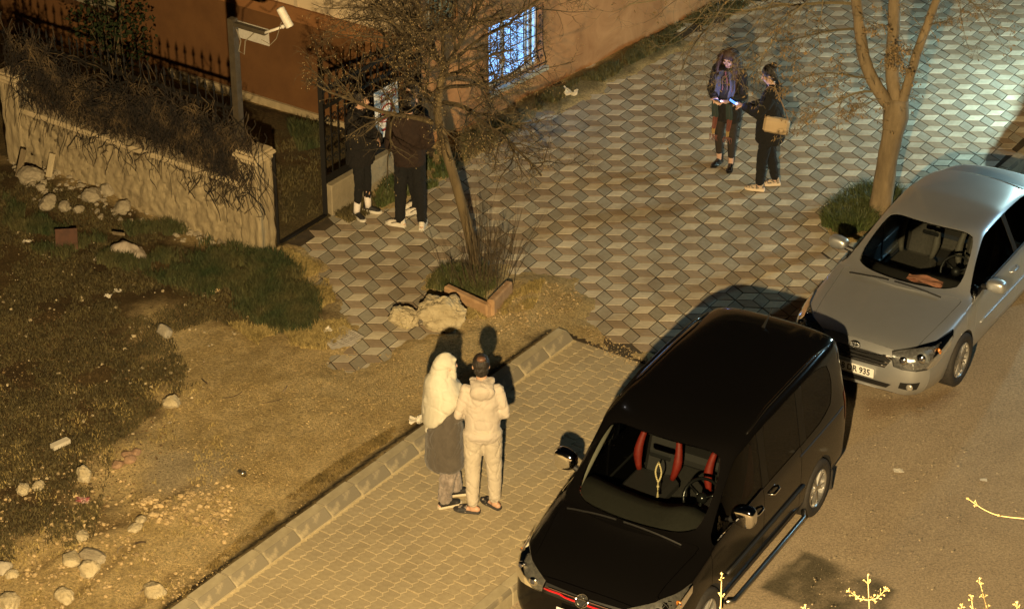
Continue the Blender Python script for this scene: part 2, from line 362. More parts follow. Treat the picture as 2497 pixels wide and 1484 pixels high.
def tile_geo(kind, inner=.0035):
    d = [U_, U_+Vv, Vv][kind]; a = rhombus(d, .0062); 
    if np.cross(a[1]-a[0], a[2]-a[0]) < 0: a = a[::-1]
    b = a*(1-inner/.0866)
    V = [(x, y, -.03) for x, y in a]+[(x, y, -.002) for x, y in a]+[(x, y, 0) for x, y in b]
    F = [(8, 9, 10, 11)]+[(i, (i+1) % 4, 4+(i+1) % 4, 4+i) for i in range(4)]+[(4+i, 4+(i+1) % 4, 8+(i+1) % 4, 8+i) for i in range(4)]
    return np.array(V), F
TG = [tile_geo(k) for k in range(3)]; TM = []
for k in range(3):
    q = MB().add(*TG[k]); me = bpy.data.meshes.new('paving_tile'); me.from_pydata(q.v, [], q.f); me.materials.append(tile_ms[k]); TM.append(me)
tiles = []
for i in range(-30, 40):
    for j in range(-50, 40):
        v = i*U_+j*Vv
        if not (-7 < v[0] < 9 and -6 < v[1] < 10): continue
        for k, d in enumerate((U_, U_+Vv, Vv)):
            c = v+d/2
            if tile_ok(c):
                p = proj(np.array([c[0], c[1], 0])); vis = (-40 < p[0] < 2540 and -60 < p[1] < 1500)
                if vis: tiles.append((np.hypot(c[0]-CAM[0], c[1]-CAM[1]), k, c, p))
tiles.sort(key=lambda t: t[0])
rt_ = random.Random(3); singles = 0; stuff = MB()
def tile_hidden(c, p):
    if (c-K0)@NV > 1.9 and (c-K0)@EV < 6: return True
    q = tz(c[0], c[1]); return q > .006
for d_, k, c, p in tiles:
    ax = rt_.gauss(0, .0035); ay = rt_.gauss(0, .0035); zz = rt_.gauss(0, .0008)-.0005
    if rt_.random() < .05: zz -= rt_.uniform(.0005, .0015); ax += rt_.gauss(0, .012); ay += rt_.gauss(0, .012)
    a_ = rt_.gauss(0, .010); sh = (rt_.gauss(0, .0012), rt_.gauss(0, .0012))
    if singles < 300 and not tile_hidden(c, p) and 0 < p[0] < 2497 and p[1] < 1484:
        o = bpy.data.objects.new('paving_tile', TM[k]); COL.objects.link(o); o.parent = plaza
        o.location = (c[0]+sh[0], c[1]+sh[1], zz); o.rotation_euler = (ax, ay, a_); singles += 1
    else:
        V, F = TG[k]; R = np.array(Matrix.Rotation(a_, 3, 'Z')); W_ = V@R.T; W_[:, 2] += W_[:, 0]*ay+W_[:, 1]*ax+zz; W_[:, :2] += c+np.array(sh)
        stuff.add(W_, F, k)
stuff.build('paving_tiles', tile_ms, plaza, kind='stuff')

# ---- sidewalk of wavy interlocking pavers
sw = MB(); _c = [rs(-.275, .03)[:2], rs(-.275, 2.3)[:2], rs(-12, 2.3)[:2], rs(-12, .03)[:2]]
sw.add([(p[0], p[1], -.006) for p in _c[::-1]], [(0, 1, 2, 3)])
sidewalk = sw.build('sidewalk', mat('joint_sand', (.47, .38, .22), (.60, .50, .30), .95, 14, bump=.4), kind='structure')
pav_m = mat('paver_concrete', (.275, .225, .143), (.365, .305, .197), .85, 16, bump=.5, bscale=160, rnd=.07, island=.07, bdist=.008, wd=((.40, .33, .20), 1.6, .55))
def wav(s): 
    t = (s/.09) % 1.0; return .026*((t/.6) if t < .6 else (1-(t-.6)/.4))-.013
def paver_geo():
    S = np.linspace(0, .18, 11); g = .0036
    top = [(s, .143+wav(s)-g) for s in S]; bot = [(s, wav(s)+g) for s in S]
    top[0] = (g, top[0][1]); bot[0] = (g, bot[0][1]); top[-1] = (.18-g, top[-1][1]); bot[-1] = (.18-g, bot[-1][1])
    poly = np.array(bot+top[::-1]); c = np.array([.09, .0715]); k = len(poly)
    inn = poly.copy()
    for i in range(k):
        d = inn[i]-c; inn[i] = c+d*np.array([1-.006/.09, 1-.006/.0715])
    V = [(*p, -.03) for p in poly]+[(*p, -.003) for p in poly]+[(*p, .0) for p in inn]
    V = np.array(V); V[:, 0] -= .09; V[:, 1] -= .0715
    F = [tuple(range(2*k, 3*k))]+[(i, (i+1) % k, k+(i+1) % k, k+i) for i in range(k)]+[(k+i, k+(i+1) % k, 2*k+(i+1) % k, 2*k+i) for i in range(k)]
    # map (s,n) -> world axes; mirrored, so flip the faces
    Wd = np.stack([V[:, 0]*EV[0]+V[:, 1]*NV[0], V[:, 0]*EV[1]+V[:, 1]*NV[1], V[:, 2]], 1)
    return Wd, [f[::-1] for f in F]
PG = paver_geo(); q = MB().add(*PG); PME = bpy.data.meshes.new('paver'); PME.from_pydata(q.v, [], q.f); PME.materials.append(pav_m)
pv = []
for r in range(14):
    for k in range(60):
        s = -.275-.09-.18*k-(.09 if r % 2 else 0); n = .245+.143*r+.0715
        c = rs(s, n); p = proj(c)
        if p[1] < 1530 and p[0] > 350: pv.append((np.hypot(c[0]-CAM[0], c[1]-CAM[1]), c, p, s, n))
pv.sort(key=lambda t: t[0]); cnt = 0; st_p = MB()
for d_, c, p, s, n in pv:
    zz = rt_.gauss(0, .0018); ax = rt_.gauss(0, .008); ay = rt_.gauss(0, .008)
    covered = (n > 1.75 and -5.5 < s < -.8)
    if cnt < 300 and not covered and p[1] < 1500:
        o = bpy.data.objects.new('paver', PME); COL.objects.link(o); o.parent = sidewalk; o.location = (c[0], c[1], zz); o.rotation_euler = (ax, ay, rt_.gauss(0, .006)); cnt += 1
    else:
        W_ = PG[0].copy(); W_[:, 2] += zz+W_[:, 0]*ay+W_[:, 1]*ax; st_p.add(W_+np.array([c[0], c[1], 0]), PG[1])
# half pavers closing the top end
for r in range(14):
    if r % 2:
        W_ = PG[0].copy(); ls = W_[:, 0]*EV[0]+W_[:, 1]*EV[1]; ln = W_[:, 0]*NV[0]+W_[:, 1]*NV[1]; ls *= .5
        W_[:, 0] = ls*EV[0]+ln*NV[0]; W_[:, 1] = ls*EV[1]+ln*NV[1]; c = rs(-.275-.045, .245+.143*r+.0715); st_p.add(W_+c, PG[1])
st_p.build('pavers', pav_m, sidewalk, kind='stuff')
# ---- kerb stones
kerb_m = mat('kerb_concrete', (.32, .275, .18), (.40, .345, .23), .85, 9, bump=.5, bscale=90, rnd=.1, bdist=.008)
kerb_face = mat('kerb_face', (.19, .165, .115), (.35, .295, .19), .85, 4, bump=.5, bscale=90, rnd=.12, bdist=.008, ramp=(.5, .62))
def kerb_mesh(name, prof, ln, m):
    q = MB(); k = len(prof); g = .006
    rings = []
    for s_, ins in ((g, .008), (g+.008, 0), (ln-g-.008, 0), (ln-g, .008)):
        cn = sum(p[0] for p in prof)/k; cz = sum(p[1] for p in prof)/k
        rings.append([(s_*EV[0]+(p[0]+(cn-p[0])*ins*8)*NV[0], s_*EV[1]+(p[0]+(cn-p[0])*ins*8)*NV[1], p[1]+(cz-p[1])*ins*8) for p in prof])
    q.loft(rings); me = bpy.data.meshes.new(name); me.from_pydata(q.v, [], q.f); me.materials.append(m); me.materials.append(kerb_face)
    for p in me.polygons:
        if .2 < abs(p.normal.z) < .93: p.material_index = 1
    return me
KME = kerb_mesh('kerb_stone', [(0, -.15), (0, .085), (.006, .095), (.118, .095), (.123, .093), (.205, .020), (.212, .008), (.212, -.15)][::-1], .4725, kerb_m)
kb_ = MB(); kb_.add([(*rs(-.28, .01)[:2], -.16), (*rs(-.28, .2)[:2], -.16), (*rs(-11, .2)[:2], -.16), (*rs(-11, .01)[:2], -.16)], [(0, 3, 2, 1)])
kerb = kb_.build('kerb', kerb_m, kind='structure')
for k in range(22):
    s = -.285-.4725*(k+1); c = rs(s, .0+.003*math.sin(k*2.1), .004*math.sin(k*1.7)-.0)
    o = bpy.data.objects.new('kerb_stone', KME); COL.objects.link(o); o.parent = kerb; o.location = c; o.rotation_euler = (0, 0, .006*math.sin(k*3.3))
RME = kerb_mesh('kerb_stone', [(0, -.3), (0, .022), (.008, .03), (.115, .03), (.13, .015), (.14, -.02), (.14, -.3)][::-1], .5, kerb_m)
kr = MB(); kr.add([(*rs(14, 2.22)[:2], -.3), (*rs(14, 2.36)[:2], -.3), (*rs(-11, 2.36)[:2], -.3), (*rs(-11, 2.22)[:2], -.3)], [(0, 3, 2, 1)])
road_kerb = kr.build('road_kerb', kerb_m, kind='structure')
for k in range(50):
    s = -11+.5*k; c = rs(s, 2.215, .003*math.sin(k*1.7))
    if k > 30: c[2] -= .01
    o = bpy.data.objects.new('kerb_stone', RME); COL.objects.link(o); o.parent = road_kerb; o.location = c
# ---- street lamp (behind and below the viewpoint) and floodlight past the right edge
steel = mat('galvanised_steel', (.22, .22, .21), rough=.45, metal=.8)
def lamp(name, label, pos, base, power, col, kind):
    b = np.array(base, float); p = np.array(pos, float)
    t = thing(name, label, 'lamp', tuple(b))
    q = MB(); q.tube([b, b+[0, 0, (p[2]-b[2])*.6], [b[0], b[1], p[2]+.12]], [.075, .06, .045] if kind == 'street' else [.04, .04, .035], 12); q.build('pole', steel, t, smooth=True)
    q = MB(); q.tube([[b[0], b[1], p[2]+.12], (np.array([b[0], b[1], p[2]+.3])+p)/2+[0, 0, .1], p+[0, 0, .16]], .03, 8); q.build('arm', steel, t, smooth=True)
    q = MB(); q.box(p+[0, 0, .16], (.26, .5, .1), bev=.03); q.build('lamp_head', steel, t)
    q = MB(); q.box(p+[0, 0, .1], (.18, .36, .012)); q.build('lens', mat(name+'_lens', (.9, .9, .85), emit=col, est=6), t)
    ld = bpy.data.lights.new(name+'_light', 'SPOT'); ld.energy = power; ld.color = col; ld.shadow_soft_size = .085 if kind == 'street' else .06
    ld.spot_size = math.radians(172 if kind == 'street' else 178); ld.spot_blend = .25
    lo = bpy.data.objects.new(name+'_light', ld); COL.objects.link(lo); lo.location = p-b; lo.parent = t
    return t, lo
lampA, lA = lamp('street_lamp', 'tall sodium street lamp below the balcony, lighting the pavement', LAMP_A, (-.5, -23.4, ROAD_Z), LAMP_A_POWER, LAMP_A_COL, 'street')
lA.rotation_euler = (math.radians(52), 0, math.radians(-2))
lampC, lC = lamp('floodlight', 'white floodlight on a post across the street, right of the silver car', LAMP_C, (LAMP_C[0]+.5, LAMP_C[1]+.2, ROAD_Z), LAMP_C_POWER, LAMP_C_COL, 'flood')
lC.rotation_euler = (math.radians(55), 0, math.radians(90))
# ================================================================== BUILDING
orange = mat('orange_render', (.118, .050, .0135), (.150, .066, .0185), .9, 3, bump=.35, bscale=220, bdist=.006)
orange_l = mat('pale_orange_band', (.24, .105, .034), (.29, .13, .045), .9, 3, bump=.3, bscale=200, bdist=.006)
beige = mat('beige_render', (.60, .47, .30), (.68, .54, .36), .9, 2, bump=.35, bscale=180, bdist=.006)
side_m = mat('side_render', (.30, .135, .05), (.46, .235, .10), .9, 1.6, detail=9, bump=.5, bscale=60, bdist=.01, dist=.6)
white_p = mat('white_paint', (.72, .68, .6), (.62, .58, .5), .5, 20)
iron = mat('black_iron', (.009, .008, .007), rough=.75, spec=.2)
bld = thing('apartment_building', 'orange and beige apartment building with a barred lit window behind the bare tree', 'building', (CB[0], CB[1], 0))
def wf(l, z, off=0.): p = CB+LD*l-EV*off; return np.array([p[0], p[1], z])        # front facade
def wsd(l, z, off=0.): p = CB+RD*l+RNn*off; return np.array([p[0], p[1], z])      # side facade
def panel(q, fn, l0, l1, z0, z1, o0, o1, mi=0):
    V = [fn(l, z, o) for o in (o0, o1) for z in (z0, z1) for l in (l0, l1)]
    F = [(0, 1, 3, 2), (4, 6, 7, 5), (0, 4, 5, 1), (2, 3, 7, 6), (0, 2, 6, 4), (1, 5, 7, 3)]
    q.add(V, F, mi)
def wall_holes(name, m, fn, L0, L1, Z0, Z1, holes, o0=-.25, o1=0.):
    q = MB(); ls = sorted({L0, L1, *[h[0] for h in holes], *[h[1] for h in holes]}); zs = sorted({Z0, Z1, *[min(max(h[2], Z0), Z1) for h in holes], *[min(max(h[3], Z0), Z1) for h in holes]})
    for a, b in zip(ls[:-1], ls[1:]):
        col = []
        for c, d in zip(zs[:-1], zs[1:]):
            if any(h[0] <= (a+b)/2 <= h[1] and h[2] <= (c+d)/2 <= h[3] for h in holes): continue
            if col and abs(col[-1][1]-c) < 1e-6: col[-1][1] = d
            else: col.append([c, d])
        for c, d in col: panel(q, fn, a, b, c, d, o0, o1)
    return q.build(name, m, bld)
FW = (5.33, 7.0, .58, 1.95)      # dark window of the front facade
wall_holes('plinth', orange, wf, .02, 14, -.2, 1.32, [FW], -.25, .03)
wall_holes('string_course', orange_l, wf, .02, 14, 1.322, 1.52, [FW], -.25, .045)
wall_holes('front_wall', beige, wf, 0, 14, 1.522, 5, [FW], -.25, 0)
SW = (1.36, 2.50, .36, 1.27); GW = (.14, .75, 1.62, 2.7)
wall_holes('side_wall', side_m, wsd, 0, 15, -.2, 5, [SW, GW])
q = MB(); V = [wf(.3, 5.0, -.3), wf(14, 5.0, -.3), wf(14, 5, -10)+0, wsd(12, 5, -.3)]
panel(q, wf, .3, 13.5, 4.9, 5.0, -9, -.26); q.build('ceiling_slab', beige, bld)
q = MB(); panel(q, wf, .3, 13.5, -.2, 4.9, -1.4, -1.3); q.build('inner_wall', mat('dark_room', (.08, .06, .04)), bld)
# foot of the wall: pale strip of mortar
q = MB(); panel(q, wf, .2, 4.4, -.1, .075, -.0, .07); q.build('footing', mat('footing_mortar', (.34, .27, .16), (.45, .36, .22), .9, 8, bump=.6), bld)
# front window: white frame bars, dark panes, grey curtains
def frame(parent, fn, L0, L1, Z0, Z1, w, o0, o1, m, mull=(), name='frame'):
    q = MB(); panel(q, fn, L0, L0+w, Z0, Z1, o0, o1); panel(q, fn, L1-w, L1, Z0, Z1, o0, o1)
    panel(q, fn, L0+w, L1-w, Z0, Z0+w, o0, o1); panel(q, fn, L0+w, L1-w, Z1-w, Z1, o0, o1)
    for a in mull: panel(q, fn, a-w*.6, a+w*.6, Z0+w, Z1-w, o0, o1)
    return q.build(name, m, parent)
glass_dark = mat('dark_glass', (.03, .035, .03), rough=.08, spec=.6)
def window(fn, W_, name, m_frame, mulls, pane_m, o=-.12, w=.05):
    t = frame(bld, fn, W_[0], W_[1], W_[2], W_[3], w, o-.05, o, m_frame, mulls, 'window')
    ls = [W_[0]+w]+[x for a in mulls for x in (a-w*.6, a+w*.6)]+[W_[1]-w]
    for i in range(0, len(ls), 2):
        q = MB(); panel(q, fn, ls[i], ls[i+1], W_[2]+w, W_[3]-w, o-.035, o-.025); p = q.build('pane', pane_m, t, org=bld['_w'])
    return t
def fix(o): return o
w1 = window(wf, FW, 'window', mat('grey_frame', (.25, .22, .16), rough=.6), (5.95, 6.5), glass_dark)
# grey-green roller curtains seen through the panes, white gaps between them
for a, b in ((5.40, 5.86), (6.06, 6.42), (6.58, 6.92)): q = MB(); panel(q, wf, a, b, .66, 1.9, -.139, -.135); q.build('curtain', mat('drab_curtain', (.20, .19, .12), (.27, .255, .16), .9, 6, stretch=(8, 8, .4)), w1, org=bld['_w'])
for a, b in ((5.875, 5.925), (6.44, 6.475)): q = MB(); panel(q, wf, a, b, .66, 1.4, -.119, -.112); q.build('blind', white_p, w1, org=bld['_w'])
# lit side window
lit = mat('lit_pane', (.2, .3, .5), rough=.3, emit=(.22, .50, 1.0), est=1.9)
w2 = window(wsd, SW, 'window', white_p, (1.76,), lit, o=-.10, w=.045)
w2['label'] = 'barred side window glowing blue'
q = MB(); panel(q, wsd, 2.30, 2.36, .40, 1.23, -.105, -.08); panel(q, wsd, 2.22, 2.26, .40, 1.23, -.105, -.085); q.build('mullion', white_p, w2, org=bld['_w'])
q = MB(); panel(q, wsd, SW[0]-.05, SW[1]+.05, SW[2]-.06, SW[2]-.002, -.1, .07); q.build('sill', mat('sill_concrete', (.36, .33, .26), (.45, .42, .33), .8, 10, bump=.4), w2, org=bld['_w'])
# wrought iron grille of the lit window
g = MB()
nb = 9
for i in range(nb):
    l = SW[0]+.02+(SW[1]-SW[0]-.04)*i/(nb-1); zlow = SW[2]+.03
    pts = [wsd(l, SW[3]-.01, .012), wsd(l, .8, .012), wsd(l, .62, .02), wsd(l, .5, .06), wsd(l, .42, .075), wsd(l, SW[2]+.02, .05)]
    g.tube(pts, .0065, 5)
for z, o in ((SW[3]-.05, .012), (.86, .012), (.62, .02), (.44, .075)): g.bar(wsd(SW[0], z, o), wsd(SW[1], z, o), .013, .008)
def scroll(fn, l, z, r, o, sgn=1, turns=1.35, n=16, rad=.005, q=None):
    pts = []
    for i in range(n):
        a = 2*math.pi*turns*i/(n-1); rr = r*(1-.62*i/(n-1)); pts.append(fn(l+sgn*(r-rr*math.cos(a)), z+rr*math.sin(a), o))
    q.tube(pts, rad, 4)
for i in range(nb-1):
    l = SW[0]+.02+(SW[1]-SW[0]-.04)*(i+.5)/(nb-1)
    for z in (.72, .95, 1.1): scroll(wsd, l-.03, z, .034, .014, 1 if i % 2 else -1, q=g); 
    scroll(wsd, l+.02, .53, .03, .05, -1 if i % 2 else 1, q=g)
g.build('window_grille', iron, bld, kind='stuff')
# upper window of the side wall, green glass and an iron ring
w3 = window(wsd, GW, 'window', mat('green_frame', (.2, .22, .16), rough=.6), (), mat('green_glass', (.30, .36, .26), (.4, .45, .33), .3, 5), o=-.06)
q = MB(); ctr = (.44, 1.9)
for r in (.2, .1): q.tube([wsd(ctr[0]+r*math.cos(a), ctr[1]+r*math.sin(a), .015) for a in np.linspace(0, 2*math.pi, 25)[:-1]], .01, 5, closed=True)
for l in (.2, .44, .68): q.bar(wsd(l, GW[2], .015), wsd(l, GW[3], .015), .014)
q.build('window_grille', iron, bld, kind='stuff')
# white board on the front wall and dark box above it standing for the pole arm's shadow
sg = MB(); panel(sg, wf, 2.50, 3.12, .86, 1.10, .036, .05); o = sg.build('wall_board', white_p); tag(o, 'blank white board fixed to the orange wall behind the camera pole', 'sign')
recenter(o)
q = MB(); panel(q, wf, 2.55, 2.98, 1.50, 2.6, .047, .13); q.build('arm_shadow_box', mat('box_dark', (.035, .03, .025), rough=.5), bld)
q = MB(); panel(q, wf, 2.0, 2.06, 1.523, 4, .002, .012); q.build('downpipe', mat('pipe_beige', (.5, .4, .27)), bld)
# ================================================================== GARDEN WALL, PILLARS, FENCES
plaster = mat('moulded_concrete', (.235, .185, .108), (.37, .30, .18), .9, 5, bump=.9, bscale=24, dist=1.5, bdist=.02, stretch=(1, 1, .45))
cap_m = mat('cap_concrete', (.40, .32, .19), (.5, .4, .25), .9, 8, bump=.5, bscale=50)
WS = -.70                          # the garden wall runs across the street at this s
def wl(n, z, ds=0.): return rs(WS+ds, n, z)
gw = thing('garden_wall', 'low moulded concrete garden wall under the dry climber', 'wall', tuple(rs(WS, -6, 0)))
n0, n1 = -7.82, -4.16
nn = np.linspace(n0, n1, 150); zz_ = np.linspace(-.1, .86, 45); V = []; 
for z in zz_:
    for n in nn:
        fl = .007*math.sin(n*34+3*math.sin(z*7)+4*noise.noise((n*2, z*2, 0))); m_ = noise.noise((n*4, z*5, 1.7))*.018+noise.noise((n*12, z*9, 4))*.022+noise.noise((n*30, z*22, 8))*.018
        V.append(wl(n, z, -.10-(.012+fl*.6+m_ if z < .83 else .012)))
q = MB(); k = len(nn); F = [(j*k+i, j*k+i+1, (j+1)*k+i+1, (j+1)*k+i) for j in range(len(zz_)-1) for i in range(k-1)]
q.add(V, F); q.box((wl(n0, 0)+wl(n1, 0))/2+[0, 0, .38], (abs(n1-n0), .2, .96), R=np.stack([[*NV, 0], [*EV, 0], [0, 0, 1]], 1)); q.build('wall_face', plaster, gw, smooth=True)
q = MB(); q.box((wl(n0, .9, -.02)+wl(n1, .9, -.02))/2, (abs(n1-n0)-.01, .30, .075), R=np.stack([[*NV, 0], [*EV, 0], [0, 0, 1]], 1), bev=.02); q.build('coping', cap_m, gw)
RW = np.stack([[*NV, 0], [*EV, 0], [0, 0, 1]], 1)
def pillar(n, label, h=1.34, w=.27):
    b = rs(WS, n, 0); t = thing('gate_pillar', label, 'pillar', tuple(b), group='moulded concrete pillars of the garden wall')
    N_ = 28; V = []; F = []; hz = 40
    for z in np.linspace(-.1, h-.12, hz):
        for sd_ in range(4):
            for i in range(N_//4+3):
                u = -1+2*i/(N_//4+3); p = [(u, -1), (1, u), (-u, 1), (-1, -u)][sd_]
                dd = .006*(math.cos(u*9)) + noise.noise((p[0]*2+n, p[1]*2, z*6))*.016 + (.012 if abs(u) > .72 else 0)
                rr = 1+dd/(w/2)
                V.append(RW@np.array([p[0]*w/2*rr, p[1]*w/2*rr, z])+[b[0], b[1], 0])
    k = 4*(N_//4+3)
    for j in range(hz-1):
        for i in range(k): F.append((j*k+i, j*k+(i+1) % k, (j+1)*k+(i+1) % k, (j+1)*k+i))
    q = MB(); q.add(V, F); q.build('shaft', plaster, t, smooth=True)
    q = MB(); bb = np.array([b[0], b[1], 0])
    q.box(bb+[0, 0, h-.10], (w+.05, w+.05, .05), R=RW, bev=.012); q.box(bb+[0, 0, h-.045], (w+.11, w+.11, .055), R=RW, bev=.02)
    q.box(bb+[0, 0, h+.0], (w+.05, w+.05, .03), R=RW, bev=.01); q.build('cap', cap_m, t)
    return t
pillar(-4.03, 'moulded pillar at the gate end of the garden wall'); pillar(-7.98, 'moulded pillar cut by the left edge of the photo, left of the rubble')
# iron fence standing on the wall
fr = thing('wall_fence', 'black spear-topped iron fence on the garden wall, overgrown by the climber', 'fence', tuple(wl(-6, .93)))
for z in (1.05, 1.50, 1.78): q = MB(); q.bar(wl(n0+.04, z), wl(n1-.02, z), .035, .035); q.build('rail', iron, fr)
sp = MB(); b0 = None
spear = None
for i in range(27):
    n = n0+.1+i*.13; a = wl(n, .94); b = wl(n, 1.72)
    if spear is None:
        q = MB(); q.tube([(0, 0, 0), (0, 0, 1.0)], .009, 5); q.lathe([(.001, .98), (.02, 1.01), (.013, 1.05), (.001, 1.12)], 6); sm_ = bpy.data.meshes.new('bar'); sm_.from_pydata(q.v, [], q.f); sm_.materials.append(iron); spear = sm_
    o = bpy.data.objects.new('bar', spear); COL.objects.link(o); o.parent = fr; o.location = a-np.array(fr['_w'])
# fence between gate and building: low wall, iron panel with rings and scrolls
fn_ = -3.985
def fl(s, z, dn=0.): return rs(s, fn_+dn, z)
lw = MB(); lw.box((fl(.55, .19)+fl(2.35, .19)-[0, 0, 0])/2, (.16, 1.86, .42), R=RW, bev=.012); lw_o = lw.build('low_wall', mat('grey_plaster', (.24, .20, .13), (.31, .26, .17), .9, 6, bump=.5)); tag(lw_o, 'low grey wall carrying the ornate iron fence beside the building', 'wall'); recenter(lw_o)
of = thing('ornate_fence', 'black ornate iron fence with a row of rings, beside the gate', 'fence', tuple(fl(1.4, .42)))
q = MB(); q.bar(fl(.48, -.02), fl(.48, 1.78), .055); q.ell(fl(.48, 1.81), (.035,)*3, 1); q.build('post', iron, of)
q = MB(); q.bar(fl(2.42, .0), fl(2.42, 1.78), .05); q.build('post', iron, of)
for z, h in ((1.66, .045), (1.42, .04), (.47, .10)): q = MB(); q.bar(fl(.5, z), fl(2.42, z), .02, h); q.build('rail', iron, of)
rm_ = None
for i in range(14):
    s = .585+i*.133
    q = MB(); q.tube([fl(s+.058*math.cos(a), 1.54+.098*math.sin(a)) for a in np.linspace(0, 2*math.pi, 19)[:-1]], .009, 5, closed=True); q.build('ring', iron, of)
for i in range(15):
    s = .52+i*.133; q = MB(); q.tube([fl(s, .44), fl(s, 1.42)], .009, 5); q.tube([fl(s, 1.66), fl(s, 1.80)], .007, 4); q.lathe([(.001, 0), (.016, .03), (.001, .08)], 5, c=fl(s, 1.79)); q.build('bar', iron, of)
q = MB()
for i in range(14):
    s = .585+i*.133; f2 = lambda l, z, o: fl(l, z, o)
    for z, sg_ in ((1.26, 1), (1.0, -1), (.72, 1)): scroll(f2, s-.035*sg_, z, .045, 0, sg_, rad=.0075, q=q)
q.build('scrollwork', iron, of, kind='stuff')
# paper poster tied to that fence, red writing down its length
PDS = .10
ps = thing('poster', 'white poster with red writing tied to the ornate iron fence', 'poster', tuple(fl(1.65, .9, .03)))
q = MB(); q.add([fl(s+PDS, z+.06, .03+.006*math.sin(z*9+s*4)) for z in np.linspace(.56, 1.22, 8) for s in np.linspace(1.36, 1.84, 6)], [(j*6+i, j*6+i+1, (j+1)*6+i+1, (j+1)*6+i) for j in range(7) for i in range(5)]); q.build('sheet', mat('poster_paper', (.78, .76, .74), rough=.6), ps)
q = MB(); red = mat('poster_red', (.42, .025, .03), rough=.6)
def stroke(pts, w=.028):
    for a, b in zip(pts[:-1], pts[1:]): q.bar(fl(a[0]+PDS, a[1]+.06, .042), fl(b[0]+PDS, b[1]+.06, .042), .005, w, up=(NV[0], NV[1], 0))
stroke([(1.5, 1.04), (1.5, 1.14), (1.78, 1.14), (1.78, 1.06), (1.5, 1.06)], .016)
q.tube([fl(1.60+PDS+.11*math.cos(a), .98+.07*math.sin(a), .042) for a in np.linspace(0, 2*math.pi, 15)[:-1]], .011, 4, closed=True)
stroke([(1.45, .80), (1.76, .83)]); stroke([(1.76, .74), (1.5, .78)]); stroke([(1.5, .66), (1.78, .73)]); stroke([(1.5, .68), (1.76, .64)]); stroke([(1.64, .70), (1.64, .65)], .02)
q.build('lettering', red, ps, kind='stuff')
# gate: dark jamb on the pillar and the sliding track on the ground
gt = thing('gate_frame', 'dark iron jamb and ground track of the open gateway', 'gate', tuple(rs(-.1, -3.97, 0)))
q = MB(); q.bar(rs(-.47, -3.93, 0), rs(-.47, -3.93, 1.28), .03, .05); q.build('jamb', iron, gt)
q = MB(); q.bar(rs(-.45, -3.95, .015), rs(.46, -3.97, .015), .05, .03); q.build('track', iron, gt)
# camera pole
cp = thing('camera_pole', 'dark square pole with a side arm rising from the climber', 'pole', tuple(rs(WS-.02, -4.22, .95)))
pb = rs(WS-.02, -4.22, .95); 
q = MB(); q.bar(pb, pb+[0, 0, 1.99], .085, .085, up=(EV[0], EV[1], 0)); q.build('post', mat('dark_brown_steel', (.045, .035, .022), (.07, .055, .035), .6, 12), cp)
ae = pb+[0, 0, 1.93]; q = MB(); q.bar(ae+np.array([NV[0], NV[1], 0])*.05, ae+np.array([NV[0], NV[1], 0])*.50, .06, .05); q.build('arm', mat('dark_brown_steel', 0), cp)
q = MB(); q.tube([ae+[.05, -.05, -.05], ae+[.09, -.05, -.2], ae+[.06, -.05, -.32], ae+[.12, -.05, -.36], ae+[.14, -.04, -.2], ae+[.3, -.1, -.03]], .007, 5); q.build('cable', mat('pale_cable', (.2, .17, .12)), cp)
aE = ae+np.array([NV[0], NV[1], 0])*.5
sc_ = thing('security_camera', 'white bullet security camera on the arm of the dark pole', 'camera', tuple(aE))
cc = aE+np.array([.235, -.06, .21]); dirc = np.array([.13, -.06, -.24]); dirc /= np.linalg.norm(dirc)
q = MB(); q.tube([aE+[-.02, 0, 0], aE+[.12, -.03, .06], aE+[.2, -.05, .1]], [.02, .016, .014], 8); q.ell(aE+[.2, -.05, .1], (.025,)*3, 1); q.build('bracket', white_p, sc_, smooth=True)
xx = np.cross(dirc, [0, 1, 0]); xx /= np.linalg.norm(xx); yy = np.cross(dirc, xx); RC = np.stack([xx, yy, dirc], 1)
q = MB(); q.lathe([(.0, -.125), (.042, -.125), (.048, -.115), (.048, .11), (.042, .115), (.040, .10), (0, .095)], 20, cc, RC); q.build('housing', white_p, sc_, smooth=False)
q = MB(); q.add([], []); 
sh_ = [(.066*math.cos(a), .066*math.sin(a)) for a in np.linspace(-2.4, -.7, 10)]
q.lathe([(.0, -.131), (.041, -.131), (.041, -.127), (0, -.127)], 18, cc, RC); q.build('back_plate', mat('camera_grey', (.10, .11, .12), rough=.4), sc_)
q = MB(); q.lathe([(.0, .097), (.032, .097), (.032, .102), (0, .104)], 18, cc, RC); q.build('lens', mat('lens_black', (.01, .01, .012), rough=.1), sc_)
q = MB(); q.tube([cc+dirc*-.02+[-.03, -.05, -.05], aE+[.12, -.04, -.05], aE+[.05, -.05, -.12], aE+[-.05, -.05, -.06]], .005, 5); q.build('cable', mat('pale_cable', 0), sc_)
# ================================================================== VEHICLES
def glass_mat(name, tint, refl=1.0, gl=(1, 1, 1)):
    m = bpy.data.materials.new(name); m.use_nodes = True; nt = m.node_tree; N = nt.nodes; L = nt.links; N.remove(N['Principled BSDF'])
    t = N.new('ShaderNodeBsdfTransparent'); t.inputs[0].default_value = (*tint, 1)
    g = N.new('ShaderNodeBsdfGlossy'); g.inputs[0].default_value = (*gl, 1); g.inputs['Roughness'].default_value = .03
    f = N.new('ShaderNodeFresnel'); f.inputs[0].default_value = 1.45; mu = N.new('ShaderNodeMath'); mu.operation = 'MULTIPLY'; mu.inputs[1].default_value = refl
    mx = N.new('ShaderNodeMixShader'); L.new(f.outputs[0], mu.inputs[0]); L.new(mu.outputs[0], mx.inputs[0]); L.new(t.outputs[0], mx.inputs[1]); L.new(g.outputs[0], mx.inputs[2])
    L.new(mx.outputs[0], N['Material Output'].inputs[0]); return m
